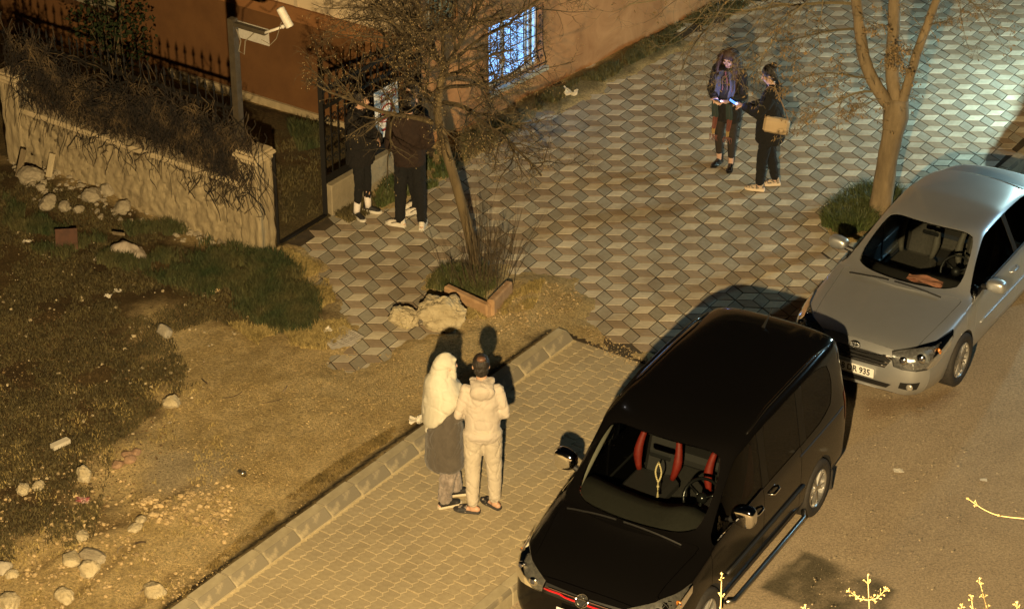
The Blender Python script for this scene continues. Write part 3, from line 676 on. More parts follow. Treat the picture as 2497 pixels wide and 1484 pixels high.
car_glass = glass_mat('car_glass', (.72, .76, .74)); tint_glass = glass_mat('tinted_glass', (.04, .04, .04), .6); lamp_glass = glass_mat('lamp_glass', (.9, .92, .92))
chrome = mat('chrome', (.8, .8, .8), rough=.08, metal=1.); rubber = mat('rubber', (.018, .017, .016), (.035, .03, .026), .8, 30); trim = mat('black_trim', (.012, .012, .012), rough=.5)
alloy = mat('alloy', (.50, .49, .47), rough=.28, metal=.85); int_dark = mat('interior_dark', (.030, .028, .025), (.045, .04, .036), .75, 40)
well = mat('wheel_well', (.012, .011, .01), rough=.9)
silver = mat('silver_paint', (.54, .56, .58), (.58, .60, .62), .41, 2.0, metal=.80, coat=.6)
black_paint = mat('black_paint', (.0035, .0032, .0032), rough=.16, coat=.36, spec=.2)
black_dusty = black_paint
seat_black = mat('seat_black', (.022, .020, .019), rough=.7); seat_red = mat('seat_red', (.17, .010, .004), (.24, .018, .008), .6, 20); seat_grey = mat('seat_grey', (.06, .055, .048), (.09, .08, .07), .8, 30)
red_trim = mat('red_strip', (.55, .012, .02), rough=.25, coat=1.)
lamp_core = mat('lamp_reflector', (.42, .40, .36), (.62, .6, .55), .3, 30, metal=.6); amber = mat('amber_lens', (.5, .18, .03), rough=.2); red_lens = mat('red_lens', (.35, .015, .015), rough=.15)
plate_m = mat('plate_white', (.80, .79, .75), rough=.4); plate_k = mat('plate_black', (.012, .012, .012), rough=.5); plate_b = mat('plate_blue', (.02, .07, .4), rough=.5)
def body_shell(stations, region, arches, sub=2):
    """stations: list of (x, [10 x (dx,y,z)]) nose to tail; region(i,j)->int"""
    bm = bmesh.new(); cr = bm.edges.layers.float.new('crease_edge'); Lr = []
    for x, pts in stations:
        left = [bm.verts.new((x+p[0], p[1], p[2])) for p in pts]
        right = [left[0]]+[bm.verts.new((x+p[0], -p[1], p[2])) for p in pts[1:-1]]+[left[-1]]
        Lr.append((left, right))
    fr_ = {}
    for i in range(len(Lr)-1):
        for j in range(9):
            r = region(i, j); r2 = region(i, j, True)
            a = Lr[i]; b = Lr[i+1]
            f = bm.faces.new((a[0][j], a[0][j+1], b[0][j+1], b[0][j])); f.material_index = r
            f = bm.faces.new((a[1][j+1], a[1][j], b[1][j], b[1][j+1])); f.material_index = r2
    for e_, flip in ((0, False), (-1, True)):
        l, r = Lr[e_]
        for j in range(9):
            vs = [l[j], r[j], r[j+1], l[j+1]]; vs = [v for k, v in enumerate(vs) if v not in vs[:k]]
            f = bm.faces.new(vs[::-1] if flip else vs); f.material_index = region('front' if e_ == 0 else 'rear', j)
    bmesh.ops.recalc_face_normals(bm, faces=bm.faces)
    for e in bm.edges:
        fs = e.link_faces
        if len(fs) == 2 and fs[0].material_index != fs[1].material_index: e[cr] = .62
    me = bpy.data.meshes.new('shell'); bm.to_mesh(me); bm.free()
    for k in range(16): me.materials.append(trim)
    o = mk('shell', me); md = o.modifiers.new('s', 'SUBSURF'); md.levels = sub; md.render_levels = sub; md.subdivision_type = 'CATMULL_CLARK'
    cuts = []
    for (x, z, r) in arches:
        for sg in (1, -1):
            q = MB(); q.tube([(x, sg*.58, z), (x, sg*1.2, z)], r, 40); co = q.build('cut', trim); co.data.materials.clear()
            for k in range(16): co.data.materials.append(trim)
            co.data.polygons.foreach_set('material_index', [11]*len(co.data.polygons))
            b = o.modifiers.new('b', 'BOOLEAN'); b.operation = 'DIFFERENCE'; b.object = co; b.solver = 'EXACT'; cuts.append(co)
    dg = bpy.context.evaluated_depsgraph_get(); dg.update(); ev = o.evaluated_get(dg); out = bpy.data.meshes.new_from_object(ev, depsgraph=dg)
    for c in cuts: bpy.data.objects.remove(c)
    bpy.data.objects.remove(o); return out
def split_shell(me, spec, parent, gap=.004, depth=.018):
    """spec: region -> (name, material, inset, label)"""
    src = bmesh.new(); src.from_mesh(me); bvh = BVHTree.FromBMesh(src); res = {}
    src.faces.ensure_lookup_table()
    jobs = []
    for r, (name, m, inset) in spec.items():
        jobs += [(r, name, m, inset, 1), (r, name, m, inset, -1)] if r in (2, 3, 5, 6, 8, 13) or name == 'rear_quarter_window' else [(r, name, m, inset, 0)]
    for r, name, m, inset, side in jobs:
        sel = [f for f in src.faces if f.material_index == r and not (side and f.calc_center_median().y*side < 0)]
        comps = [sel]
        if side:
            todo = set(sel); comps = []
            while todo:
                st_ = [todo.pop()]; cc = []
                while st_:
                    f = st_.pop(); cc.append(f)
                    for e in f.edges:
                        for g in e.link_faces:
                            if g in todo: todo.remove(g); st_.append(g)
                if len(cc) > 3: comps.append(cc)
        for comp in comps: make_panel(src, bvh, comp, r, name, m, inset, gap, depth, parent, res)
    src.free(); return bvh, res
def make_panel(src, bvh, comp, r, name, m, inset, gap, depth, parent, res):
    if True:
        bm = bmesh.new(); mp = {}
        for f in comp:
            vs = []
            for v in f.verts:
                if v.index not in mp: nv = bm.verts.new(v.co); mp[v.index] = (nv, v.normal.copy())
                vs.append(mp[v.index][0])
            try: nf = bm.faces.new(vs); nf.smooth = True
            except ValueError: pass
        if not bm.faces: bm.free(); return
        nrm = {nv: n for nv, n in mp.values()}
        if inset:
            for v in bm.verts: v.co -= nrm[v]*inset
        be = [e for e in bm.edges if len(e.link_faces) == 1]
        bv = {v for e in be for v in e.verts}
        if gap:
            mv = {}
            for v in bv:
                c = Vector(); 
                for f in v.link_faces: c += f.calc_center_median()
                c /= max(1, len(v.link_faces)); d = c-v.co
                if d.length > 1e-6: mv[v] = d.normalized()*min(gap, d.length*.3)
            for v, d in mv.items(): v.co += d
            ret = bmesh.ops.extrude_edge_only(bm, edges=be)
            for v in [g_ for g_ in ret['geom'] if isinstance(g_, bmesh.types.BMVert)]:
                # nearest original vertex normal
                loc, nn_, idx, dd = bvh.find_nearest(v.co); v.co -= nn_*depth
        me2 = bpy.data.meshes.new(name); bm.to_mesh(me2); bm.free(); me2.materials.append(m)
        for p in me2.polygons: p.use_smooth = True
        try: me2.set_sharp_from_angle(angle=math.radians(38))
        except Exception: pass
        res[r] = mk(name, me2, parent)
def snap_patch(bvh, top, bot, name, m, parent, nu=10, nv=4, off=.004, mirror=False, bulge=0.):
    top = np.array(top, float); bot = np.array(bot, float)
    def rsamp(P, k):
        d = np.r_[0, np.cumsum(np.linalg.norm(np.diff(P, axis=0), axis=1))]; t = np.linspace(0, d[-1], k)
        return np.stack([np.interp(t, d, P[:, c]) for c in range(3)], 1)
    A = rsamp(top, nu); B = rsamp(bot, nu); outs = []
    for sg in ((1, -1) if mirror else (1,)):
        q = MB(); V = []
        for j in range(nv):
            for i in range(nu):
                p = A[i]+(B[i]-A[i])*j/(nv-1); p = Vector((p[0], p[1]*sg, p[2])); loc, n, ix, d = bvh.find_nearest(p)
                bb = bulge*math.sin(math.pi*j/(nv-1))*math.sin(math.pi*i/(nu-1)) if bulge else 0
                V.append(loc+n*(off+bb))
        F = [(j*nu+i, j*nu+i+1, (j+1)*nu+i+1, (j+1)*nu+i) for j in range(nv-1) for i in range(nu-1)]
        if sg < 0: F = [f[::-1] for f in F]
        q.add(V, F); o = q.build(name, m, parent, smooth=True); outs.append(o)
    return outs
def snap_line(bvh, pts, off, sg=1):
    R = []
    for p in pts:
        loc, n, ix, d = bvh.find_nearest(Vector((p[0], p[1]*sg, p[2]))); R.append(np.array(loc+n*off))
    return np.array(R)
def wheel(parent, x, y, r, w, spokes, rim_m, style=0):
    sg = 1 if y > 0 else -1; R = np.array([[1, 0, 0], [0, 0, sg], [0, -sg, 0]], float).T     # local z -> outward y
    R = np.stack([[1, 0, 0], [0, 0, -1*sg], [0, sg, 0]], 1).astype(float)
    c = np.array([x, y, r]); rr = r*.66
    q = MB(); q.lathe([(0, -w/2), (rr*.92, -w/2), (rr*.92, w*.12), (0, w*.12)], 24, c, R); wo = q.build('wheel', well, parent)
    q = MB(); q.lathe([(rr, -w/2), (r*.93, -w/2), (r, -w*.36), (r, w*.36), (r*.985, w*.42), (r*.93, w/2), (r*.80, w*.52), (rr, w*.44), (rr, -w/2)], 40, c, R); q.build('tyre', rubber, wo, smooth=True)
    q = MB(); q.lathe([(rr*1.0, w*.10), (rr*1.0, w*.44), (rr*.965, w*.47), (rr*.93, w*.42), (rr*.90, w*.1)], 40, c, R)
    q.lathe([(0, w*.40), (rr*.16, w*.40), (rr*.2, w*.34), (rr*.22, w*.2)], 16, c, R)
    for k in range(spokes):
        a = 2*math.pi*k/spokes+.3
        for da in ((-.11, .11) if style == 0 else (0,)):
            d = np.array([math.cos(a), math.sin(a)]); p_ = np.array([-d[1], d[0]]); wd = rr*(.075 if style == 0 else .10)
            a0 = a+da*.9; a1 = a+da*1.5; d0 = np.array([math.cos(a0), math.sin(a0)]); d1 = np.array([math.cos(a1), math.sin(a1)])
            V = []
            for dd_, rad, z0, z1, wk in ((d0, rr*.17, w*.20, w*.38, 1.), (d1, rr*.95, w*.22, w*.40, .8)):
                pn = np.array([-dd_[1], dd_[0]])
                for s_, z in ((-1, z0), (1, z0), (.7, z1), (-.7, z1)): V.append([*(dd_*rad+pn*s_*wd*wk), z])
            q.add(np.array(V)@R.T+c, [(0, 1, 5, 4), (1, 2, 6, 5), (2, 3, 7, 6), (3, 0, 4, 7)])
    q.build('rim', rim_m, wo)
    return wo
def smooth_p(P, k):
    P = np.asarray(P, float); d = np.r_[0, np.cumsum(np.linalg.norm(np.diff(P, axis=0), axis=1))]; t = np.linspace(0, d[-1], k); Q = np.stack([np.interp(t, d, P[:, c]) for c in range(3)], 1)
    for _ in range(3): Q[1:-1] = (Q[:-2]+2*Q[1:-1]+Q[2:])/4
    return Q
def seat(parent, x, y, z, m, m2, tag_='front_seat', w=.5):
    q = MB(); q.box((x, y, z), (.52, w, .16), bev=.05); o = q.build(tag_, m, parent)
    Rb = np.array(Matrix.Rotation(-.30, 3, 'Y'))
    q = MB(); q.box(np.array([x-.32, y, z+.34]), (.14, w*.62, .62), R=Rb, bev=.05); q.build('backrest', m, o)
    for s in (-1, 1):
        q = MB(); q.tube(smooth_p([(x-.17, y+s*.19, z+.08), (x-.20, y+s*.235, z+.24), (x-.26, y+s*.215, z+.42), (x-.36, y+s*.15, z+.64)], 12), np.interp(np.linspace(0, 1, 12), [0, .3, .6, 1], [.028, .05, .036, .012]), 8); q.build('bolster', m2, o, smooth=True)
    q = MB(); q.box(np.array([x-.43, y, z+.74]), (.09, .26, .2), R=Rb, bev=.035); q.build('headrest', m, o)
    return o
def text_mesh(body, size, m, parent, M, name='lettering', ext=.002, align='CENTER', xs=1.):
    c = bpy.data.curves.new('t', 'FONT'); c.body = body; c.size = size; c.extrude = ext; c.align_x = align; c.align_y = 'CENTER'; c.resolution_u = 3; c.offset = .0022
    o = bpy.data.objects.new('t', c); COL.objects.link(o); dg = bpy.context.evaluated_depsgraph_get(); me = bpy.data.meshes.new_from_object(o.evaluated_get(dg)); bpy.data.objects.remove(o)
    me.transform(M @ Matrix.Diagonal((xs, 1, 1, 1))); me.materials.clear(); me.materials.append(m); return mk(name, me, parent)
def plate(parent, x, y, z, text, facing=1, tilt=0.):
    q = MB(); q.box((x, y, z), (.012, .52, .112), bev=.004); o = q.build('number_plate', plate_m, parent)
    q = MB(); q.box((x+.0062*facing, y-.238*facing, z), (.002, .036, .104)); q.build('plate_band', plate_b, o)
    for a, b, sx, sz in ((0, .052, .52, .006), (0, -.052, .52, .006), (.257, 0, .006, .11), (-.257, 0, .006, .11)):
        pass
    M = Matrix.Translation((x+.0065*facing, y+.02, z)) @ Matrix.Rotation(math.radians(90)*facing, 4, 'Z') @ Matrix.Rotation(math.radians(90), 4, 'X')
    text_mesh(text, .105, plate_k, o, M, xs=.86); return o
def mirror_(parent, x, y, z, m, sgl, sz=(.11, .13, .085)):
    sg = 1 if y > 0 else -1
    q = MB(); V, F = ICO[3]; P_ = V.copy()
    P_ = np.sign(P_)*np.abs(P_)**.62; P_[:, 0] = np.where(P_[:, 0] < -.35, -.35, P_[:, 0]); P_[:, 2] *= 1-.25*np.clip(-P_[:, 1]*sg, 0, 1)
    q.add(P_*np.array(sz)+[x, y, z], F); o = q.build('side_mirror', m, parent, smooth=True)
    q = MB(); q.box((x-.044, y, z), (.008, sz[1]*1.5, sz[2]*1.3), bev=.003); q.build('mirror_glass', mat('mirror_glass', (.7, .7, .7), rough=.04, metal=1.), o)
    q = MB(); q.tube([(x-.0, y-sg*sz[1]*.7, z-sz[2]*.6), (x-.02, y-sg*(sz[1]+.06), z-sz[2]*1.0)], [.03, .035], 8); q.build('mirror_foot', trim, o)
    return o
def handle(bvh, parent, x, y, z, m, sg, ln=.2):
    P = snap_line(bvh, [(x-ln/2, y, z), (x-ln*.3, y, z), (x, y, z), (x+ln*.3, y, z), (x+ln/2, y, z)], 0., sg)
    P[1:4, 1] += sg*.035; q = MB(); q.tube(P, [.012, .016, .016, .016, .012], 8); return q.build('door_handle', m, parent, smooth=True)
def lower(w, zb, zsh, wsh=None, w1=None): return [(0, 0, zb), (0, (w1 or w)-.07, zb), (0, w-.012, .36), (0, w, .62), (0, (wsh or w-.012), zsh)]
# ------------------------------------------------------------------ silver saloon
def saloon(loc, rz):
    t = thing('silver_saloon', 'silver four-door saloon parked facing the camera with a pink cloth on its dashboard', 'car', loc, rz, world=False)
    def st(x, w, zb, zsh, top, wsh=None, nose=0): 
        lo = lower(w, zb, zsh, wsh)
        return (x, lo+[tuple(p) for p in top])
    S = [
     (.985, [(-.02, 0, .24), (-.04, .46, .24), (-.01, .58, .34), (0, .60, .47), (-.01, .58, .60), (-.02, .55, .65), (-.02, .46, .67), (-.015, .36, .685), (0, .18, .695), (0, 0, .70)]),
     (.93, [(0, 0, .20), (-.04, .60, .20), (-.02, .72, .32), (-.02, .735, .48), (-.04, .72, .64), (-.05, .67, .70), (-.05, .56, .725), (-.045, .44, .745), (-.03, .2, .76), (-.03, 0, .765)]),
     (.78, [(0, 0, .19), (0, .70, .19), (0, .825, .34), (0, .83, .54), (0, .80, .70), (0, .75, .745), (0, .62, .77), (0, .48, .79), (0, .24, .805), (0, 0, .81)]),
     st(.50, .868, .19, .75, [(0, .80, .80), (0, .67, .825), (0, .5, .845), (0, .25, .86), (0, 0, .865)]),
     st(.20, .882, .19, .81, [(0, .82, .845), (0, .70, .86), (0, .5, .88), (0, .25, .90), (0, 0, .905)]),
     st(-.10, .885, .19, .85, [(0, .83, .885), (0, .72, .90), (0, .52, .925), (0.02, .26, .945), (.04, 0, .95)]),
     st(-.26, .885, .19, .87, [(0, .835, .91), (0, .745, .93), (0.03, .64, .945), (.15, .32, .965), (.20, 0, .97)]),
     st(-.35, .885, .19, .875, [(0, .835, .915), (0, .77, .945), (0.0, .665, .965), (.14, .33, .985), (.19, 0, .99)]),
     st(-.68, .885, .19, .885, [(0, .835, .93), (0, .675, 1.17), (0, .60, 1.20), (.13, .32, 1.215), (.17, 0, 1.22)]),
     st(-1.03, .885, .19, .89, [(0, .835, .94), (0, .605, 1.35), (0, .54, 1.385), (.09, .3, 1.41), (.12, 0, 1.42)]),
     st(-1.11, .885, .19, .89, [(0, .835, .943), (0, .60, 1.37), (0, .535, 1.41), (.08, .3, 1.435), (.10, 0, 1.445)]),
     st(-1.58, .885, .19, .90, [(0, .835, .95), (0, .605, 1.40), (0, .54, 1.445), (0, .3, 1.47), (0, 0, 1.48)]),
     st(-1.66, .885, .19, .90, [(0, .835, .952), (0, .605, 1.40), (0, .54, 1.445), (0, .3, 1.47), (0, 0, 1.48)]),
     st(-2.10, .885, .19, .91, [(0, .835, .965), (0, .595, 1.375), (0, .53, 1.42), (0, .3, 1.445), (0, 0, 1.455)]),
     st(-2.40, .885, .19, .915, [(0, .83, .975), (0, .58, 1.32), (0, .515, 1.365), (-.05, .3, 1.39), (-.06, 0, 1.395)]),
     st(-2.62, .885, .19, .92, [(0, .82, .985), (0, .59, 1.23), (0, .53, 1.27), (-.05, .3, 1.295), (-.06, 0, 1.30)]),
     st(-2.98, .88, .2, .92, [(0, .80, .99), (0, .65, 1.02), (0, .58, 1.05), (-.05, .3, 1.08), (-.06, 0, 1.085)]),
     st(-3.08, .875, .2, .92, [(0, .79, .985), (0, .65, 1.01), (0, .56, 1.035), (-.03, .3, 1.06), (-.04, 0, 1.065)]),
     st(-3.42, .83, .22, .90, [(0, .745, .96), (0, .62, .99), (0, .52, 1.01), (-.02, .28, 1.03), (-.03, 0, 1.035)]),
     (-3.53, [(0, 0, .26), (0, .66, .26), (0, .78, .38), (0, .79, .62), (.01, .74, .84), (.01, .69, .92), (0, .58, .955), (-.02, .48, .97), (-.04, .26, .985), (-.05, 0, .99)]),
     (-3.575, [(0, 0, .30), (0, .60, .30), (-.01, .70, .40), (0, .71, .60), (.01, .67, .80), (.01, .63, .86), (.01, .54, .89), (0, .45, .90), (-.02, .24, .91), (-.03, 0, .915)]),
    ]
    def reg(i, j, r=False):
        if i == 'front': return 10
        if i == 'rear': return 7 if 4 <= j else 12
        if j == 0: return 11
        if i == 0: return 10 if j < 6 else 0
        if i == 1: return 10 if j < 5 else 4
        if 2 <= i <= 5 and j >= 6: return 4
        if 7 <= i <= 8:
            if j >= 7: return 1
            if j == 5: return 2
            return 0 if j != 4 or i == 7 else 5
        if 5 <= i <= 10 and 1 <= j <= 4: return 5 if j >= 2 else 13
        if 9 <= i <= 10 and j == 5: return 2
        if i == 11 and j == 5: return 3
        if i == 11 and 2 <= j <= 4: return 5
        if 12 <= i <= 13 and j == 5: return 8
        if i == 14 and j == 5: return 3
        if 12 <= i <= 13 and 2 <= j <= 4: return 6
        if 1 == j and 5 <= i <= 14: return 13
        if 14 <= i <= 15 and j >= 7: return 9
        if 17 <= i <= 18 and j >= 6: return 7
        if i >= 18 and j < 4: return 12
        return 0
    me = body_shell(S, reg, [(0, .315, .355), (-2.6, .315, .355)])
    bvh, R = split_shell(me, {0: ('body', silver, 0), 1: ('windscreen', car_glass, .004), 2: ('front_side_window', car_glass, .006), 3: ('pillar_cover', trim, .003), 4: ('bonnet', silver, 0), 5: ('front_door', silver, 0), 6: ('rear_door', silver, 0),
        7: ('boot_lid', silver, 0), 8: ('rear_side_window', tint_glass, .006), 9: ('rear_window', car_glass, .004), 10: ('front_bumper', silver, 0), 11: ('underbody', well, 0), 12: ('rear_bumper', silver, 0), 13: ('sill', silver, 0)}, t)
    for x in (0, -2.6):
        for y in (.80, -.80): wheel(t, x, y, .318, .205, 8, alloy, 0)
    # lights, grille, intake
    hl = snap_patch(bvh, [(.91, .42, .73), (.78, .62, .785), (.55, .79, .82), (.26, .88, .845)], [(.97, .47, .585), (.89, .70, .565), (.69, .87, .59), (.38, .90, .70)], 'headlight', mat('saloon_reflector', (.16, .155, .16), (.36, .35, .35), .2, 34, metal=.6), t, 14, 7, .004, True)
    for h, sg in zip(hl, (1, -1)):
        g = snap_patch(bvh, [(.91, .42, .73), (.78, .62, .785), (.55, .79, .82), (.26, .88, .845)], [(.97, .47, .585), (.89, .70, .565), (.69, .87, .59), (.38, .90, .70)], 'lens', lamp_glass, h, 14, 7, .022, False, .012)[0]
        if sg < 0: g.scale = (1, -1, 1)
        loop_ = [(.91, .42, .73), (.78, .62, .785), (.55, .79, .82), (.26, .88, .845), (.30, .895, .77), (.38, .90, .70), (.55, .88, .63), (.69, .87, .59), (.80, .78, .57), (.89, .70, .565), (.94, .57, .57), (.97, .47, .585), (.94, .44, .66)]
        q = MB(); q.tube(snap_line(bvh, loop_, .008, sg), .010, 5, closed=True); q.build('headlight_rim', trim, h)
        for px, py, pz, rr in ((.91, .56, .655, .05), (.82, .71, .68, .058), (.62, .84, .72, .04)):
            l_, n_, _, _ = bvh.find_nearest(Vector((px, py*sg, pz))); c = np.array(l_+n_*.012)
            q = MB(); q.ell(c, (rr*.5, rr, rr), 2); q.build('bulb_ring', chrome if rr > .04 else amber, h, smooth=True)
            q = MB(); q.ell(c+np.array(n_)*.016, (rr*.35, rr*.55, rr*.55), 2); q.build('bulb', mat('dark_lamp', (.05, .05, .06), rough=.1), h, smooth=True)
    gr = snap_patch(bvh, [(.95, -.46, .69), (.98, 0, .675), (.95, .46, .69)], [(1, -.37, .535), (1, 0, .525), (1, .37, .535)], 'grille', trim, t, 16, 4, .004)[0]
    for z, w in ((.655, .44), (.61, .42), (.565, .38)):
        q = MB(); q.tube(snap_line(bvh, [(1, y, z) for y in np.linspace(-w, w, 13)], .012), .009, 5); q.build('grille_bar', chrome, gr, smooth=True)
    snap_patch(bvh, [(1, -.46, .335), (1, 0, .335), (1, .46, .335)], [(1, -.40, .265), (1, 0, .26), (1, .40, .265)], 'lower_intake', trim, t, 14, 3, .004)
    for sg in (1, -1):
        f = snap_patch(bvh, [(.95, sg*.56, .40), (.85, sg*.74, .42)], [(.97, sg*.54, .31), (.87, sg*.73, .31)], 'fog_recess', trim, t, 6, 4, .004)[0]
        if sg < 0: f.data.flip_normals()
        l_, n_, _, _ = bvh.find_nearest(Vector((.92, sg*.66, .355))); q = MB(); q.ell(np.array(l_+n_*.008), (.02, .042, .042), 2); q.build('fog_light', lamp_core, f, smooth=True)
    # badge: three interlocking ovals
    l_, n_, _, _ = bvh.find_nearest(Vector((.97, 0, .70))); c = np.array(l_+n_*.014); tl = .35
    em = MB()
    for ry, rz_, dz in ((.062, .042, 0), (.018, .036, 0), (.044, .016, .016)):
        em.tube([c+np.array([-(rz_*math.sin(a)+dz)*tl, ry*math.cos(a), rz_*math.sin(a)+dz]) for a in np.linspace(0, 2*math.pi, 25)[:-1]], .0055, 5, closed=True)
    em.build('badge', chrome, t, smooth=True)
    plate(t, 1.005, -.0, .435, '68 DR 935')
    # wipers, mirrors, handles, strips
    for y0, y1 in ((.52, -.05), (-.12, -.62)):
        P = snap_line(bvh, [(-.13, y0+(y1-y0)*k, .965) for k in np.linspace(0, 1, 7)], .018); q = MB(); q.tube(P, .009, 5); q.build('wiper', trim, t)
    for sg in (1, -1):
        mirror_(t, -.62, sg*.985, 1.02, silver, sg, (.085, .115, .075))
        handle(bvh, t, -1.45, .885, .83, silver, sg); handle(bvh, t, -2.35, .885, .85, silver, sg)
        P = snap_line(bvh, [(x, .9, .57) for x in np.linspace(-.5, -2.2, 12)], .006, sg); q = MB(); q.tube(P, .012, 6); q.build('side_moulding', silver, t, smooth=True)
        snap_patch(bvh, [(-3.56, sg*.62, .86), (-3.40, sg*.82, .90)], [(-3.58, sg*.62, .70), (-3.42, sg*.84, .72)], 'tail_light', red_lens, t, 6, 4, .006)
        P = snap_line(bvh, [(-.48, .83, .945), (-.8, .83, .962), (-1.2, .83, .972), (-1.6, .83, .98), (-2.1, .83, .99), (-2.5, .82, 1.0)], .004, sg); q = MB(); q.tube(P, .007, 5); q.build('window_trim', trim, t)
    # cabin
    q = MB(); q.box((-1.4, 0, .42), (2.3, 1.5, .06)); q.box((-.42, 0, .62), (.06, 1.46, .44)); q.build('cabin_floor', int_dark, t)
    q = MB(); V = []
    for x, z in ((-.20, .90), (-.52, .93), (-.72, .88), (-.76, .72)):
        for y in np.linspace(-.70, .70, 9): V.append((x+.05*(1-(y/.7)**2), y, z+(.05 if abs(y-.36) < .2 and x < -.5 else 0)))
    q.add(V, [(i*9+j, i*9+j+1, (i+1)*9+j+1, (i+1)*9+j) for i in range(3) for j in range(8)]); q.build('dashboard', int_dark, t, smooth=True)
    for y in (.37, -.37): seat(t, -1.35, y, .55, seat_grey, mat('seat_side', (.11, .10, .085), rough=.7))
    q = MB(); q.box((-2.3, 0, .55), (.5, 1.3, .16), bev=.05); rsx = q.build('rear_bench', seat_grey, t); q = MB(); q.box((-2.62, 0, .85), (.14, 1.26, .55), R=np.array(Matrix.Rotation(-.4, 3, 'Y')), bev=.05); q.build('backrest', seat_grey, rsx)
    RS = np.array(Matrix.Rotation(math.radians(62), 3, 'Y')); cs = np.array([-.93, .37, .88])
    q = MB(); q.tube([cs+RS@np.array([.185*math.cos(a), .185*math.sin(a), 0]) for a in np.linspace(0, 2*math.pi, 25)[:-1]], .015, 6, closed=True); q.ell(cs, (.06, .06, .06), 1)
    for a in (0, 2.1, 4.2): q.bar(cs, cs+RS@np.array([.18*math.cos(a), .18*math.sin(a), 0]), .03, .015)
    q.build('steering_wheel', trim, t, smooth=True)
    q = MB(); q.tube([(-.95, .0, 1.28), (-.97, 0, 1.25)], .01, 5); q.box((-.97, 0, 1.26), (.03, .2, .055), bev=.012); q.build('rear_view_mirror', trim, t)
    # antenna and aerial dots
    return t, bvh
HEAD = math.atan2(-EV[1], -EV[0])
HEAD_S = HEAD+math.radians(2.5); SAL_SC = (.955, .96, .965)
sal, sal_bvh = saloon(tuple(rs(1.55, 3.17, ROAD_Z)), HEAD_S); sal.scale = SAL_SC
cl = thing('cloth', 'folded pink cloth lying on the dashboard of the silver car', 'cloth', (0, 0, 0), world=False)
_Mc = Matrix.Translation(sal.location) @ Matrix.Rotation(HEAD_S, 4, 'Z') @ Matrix.Diagonal((*SAL_SC, 1))
cl.location = _Mc @ Vector((-.37, .22, .955)); cl.rotation_euler = (0, 0, HEAD_S)
q = MB()
for k in range(3):
    V = []
    for i in range(12):
        for j in range(6):
            u = i/11; v = j/5; V.append((-.055+.11*v+.02*math.sin(u*5+k), -.2+.4*u, .008+.011*k+.010*math.sin(u*9+k*2+v*3)+.006*math.sin(v*8+u*3)))
    q.add(V, [(i*6+j, i*6+j+1, (i+1)*6+j+1, (i+1)*6+j) for i in range(11) for j in range(5)])
q.build('folds', mat('pink_cloth', (.50, .20, .13), (.62, .30, .20), .9, 20), cl, smooth=True)
# unseen saloon copy for a patrol car, placed to shape the shadow; its roof beacon lights the plaza
pc = sal.copy(); COL.objects.link(pc); pc.location = rs(8.0, 3.08, ROAD_Z); pc['label'] = 'unseen saloon copy standing in for a patrol car beyond the right edge, added to shape the shadow'; pc['group'] = 'parked saloons'; sal['group'] = 'parked saloons'
for ch in list(sal.children):
    if ch.name.startswith('side_mirror'): continue
    c = ch.copy(); COL.objects.link(c); c.parent = pc
    for g in ch.children: d = g.copy(); COL.objects.link(d); d.parent = c
lb = thing('light_bar', 'light bar mounted on the roof of the unseen saloon copy', 'light bar', LAMP_B); q = MB(); q.box(np.array(LAMP_B)-[0, 0, .16], (.14, .8, .06), R=RW, bev=.01); q.build('housing', trim, lb); q = MB(); q.box(np.array(LAMP_B)-[0, 0, .115], (.1, .12, .03), bev=.01); q.build('lens', mat('beacon_lens', (.3, .5, .9), emit=LAMP_B_COL, est=8), lb)
ld = bpy.data.lights.new('light_bar_light', 'POINT'); ld.energy = LAMP_B_POWER; ld.color = LAMP_B_COL; ld.shadow_soft_size = .05; lo = bpy.data.objects.new('light_bar_light', ld); COL.objects.link(lo); lo.parent = lb; lo.location = (0, 0, .03)
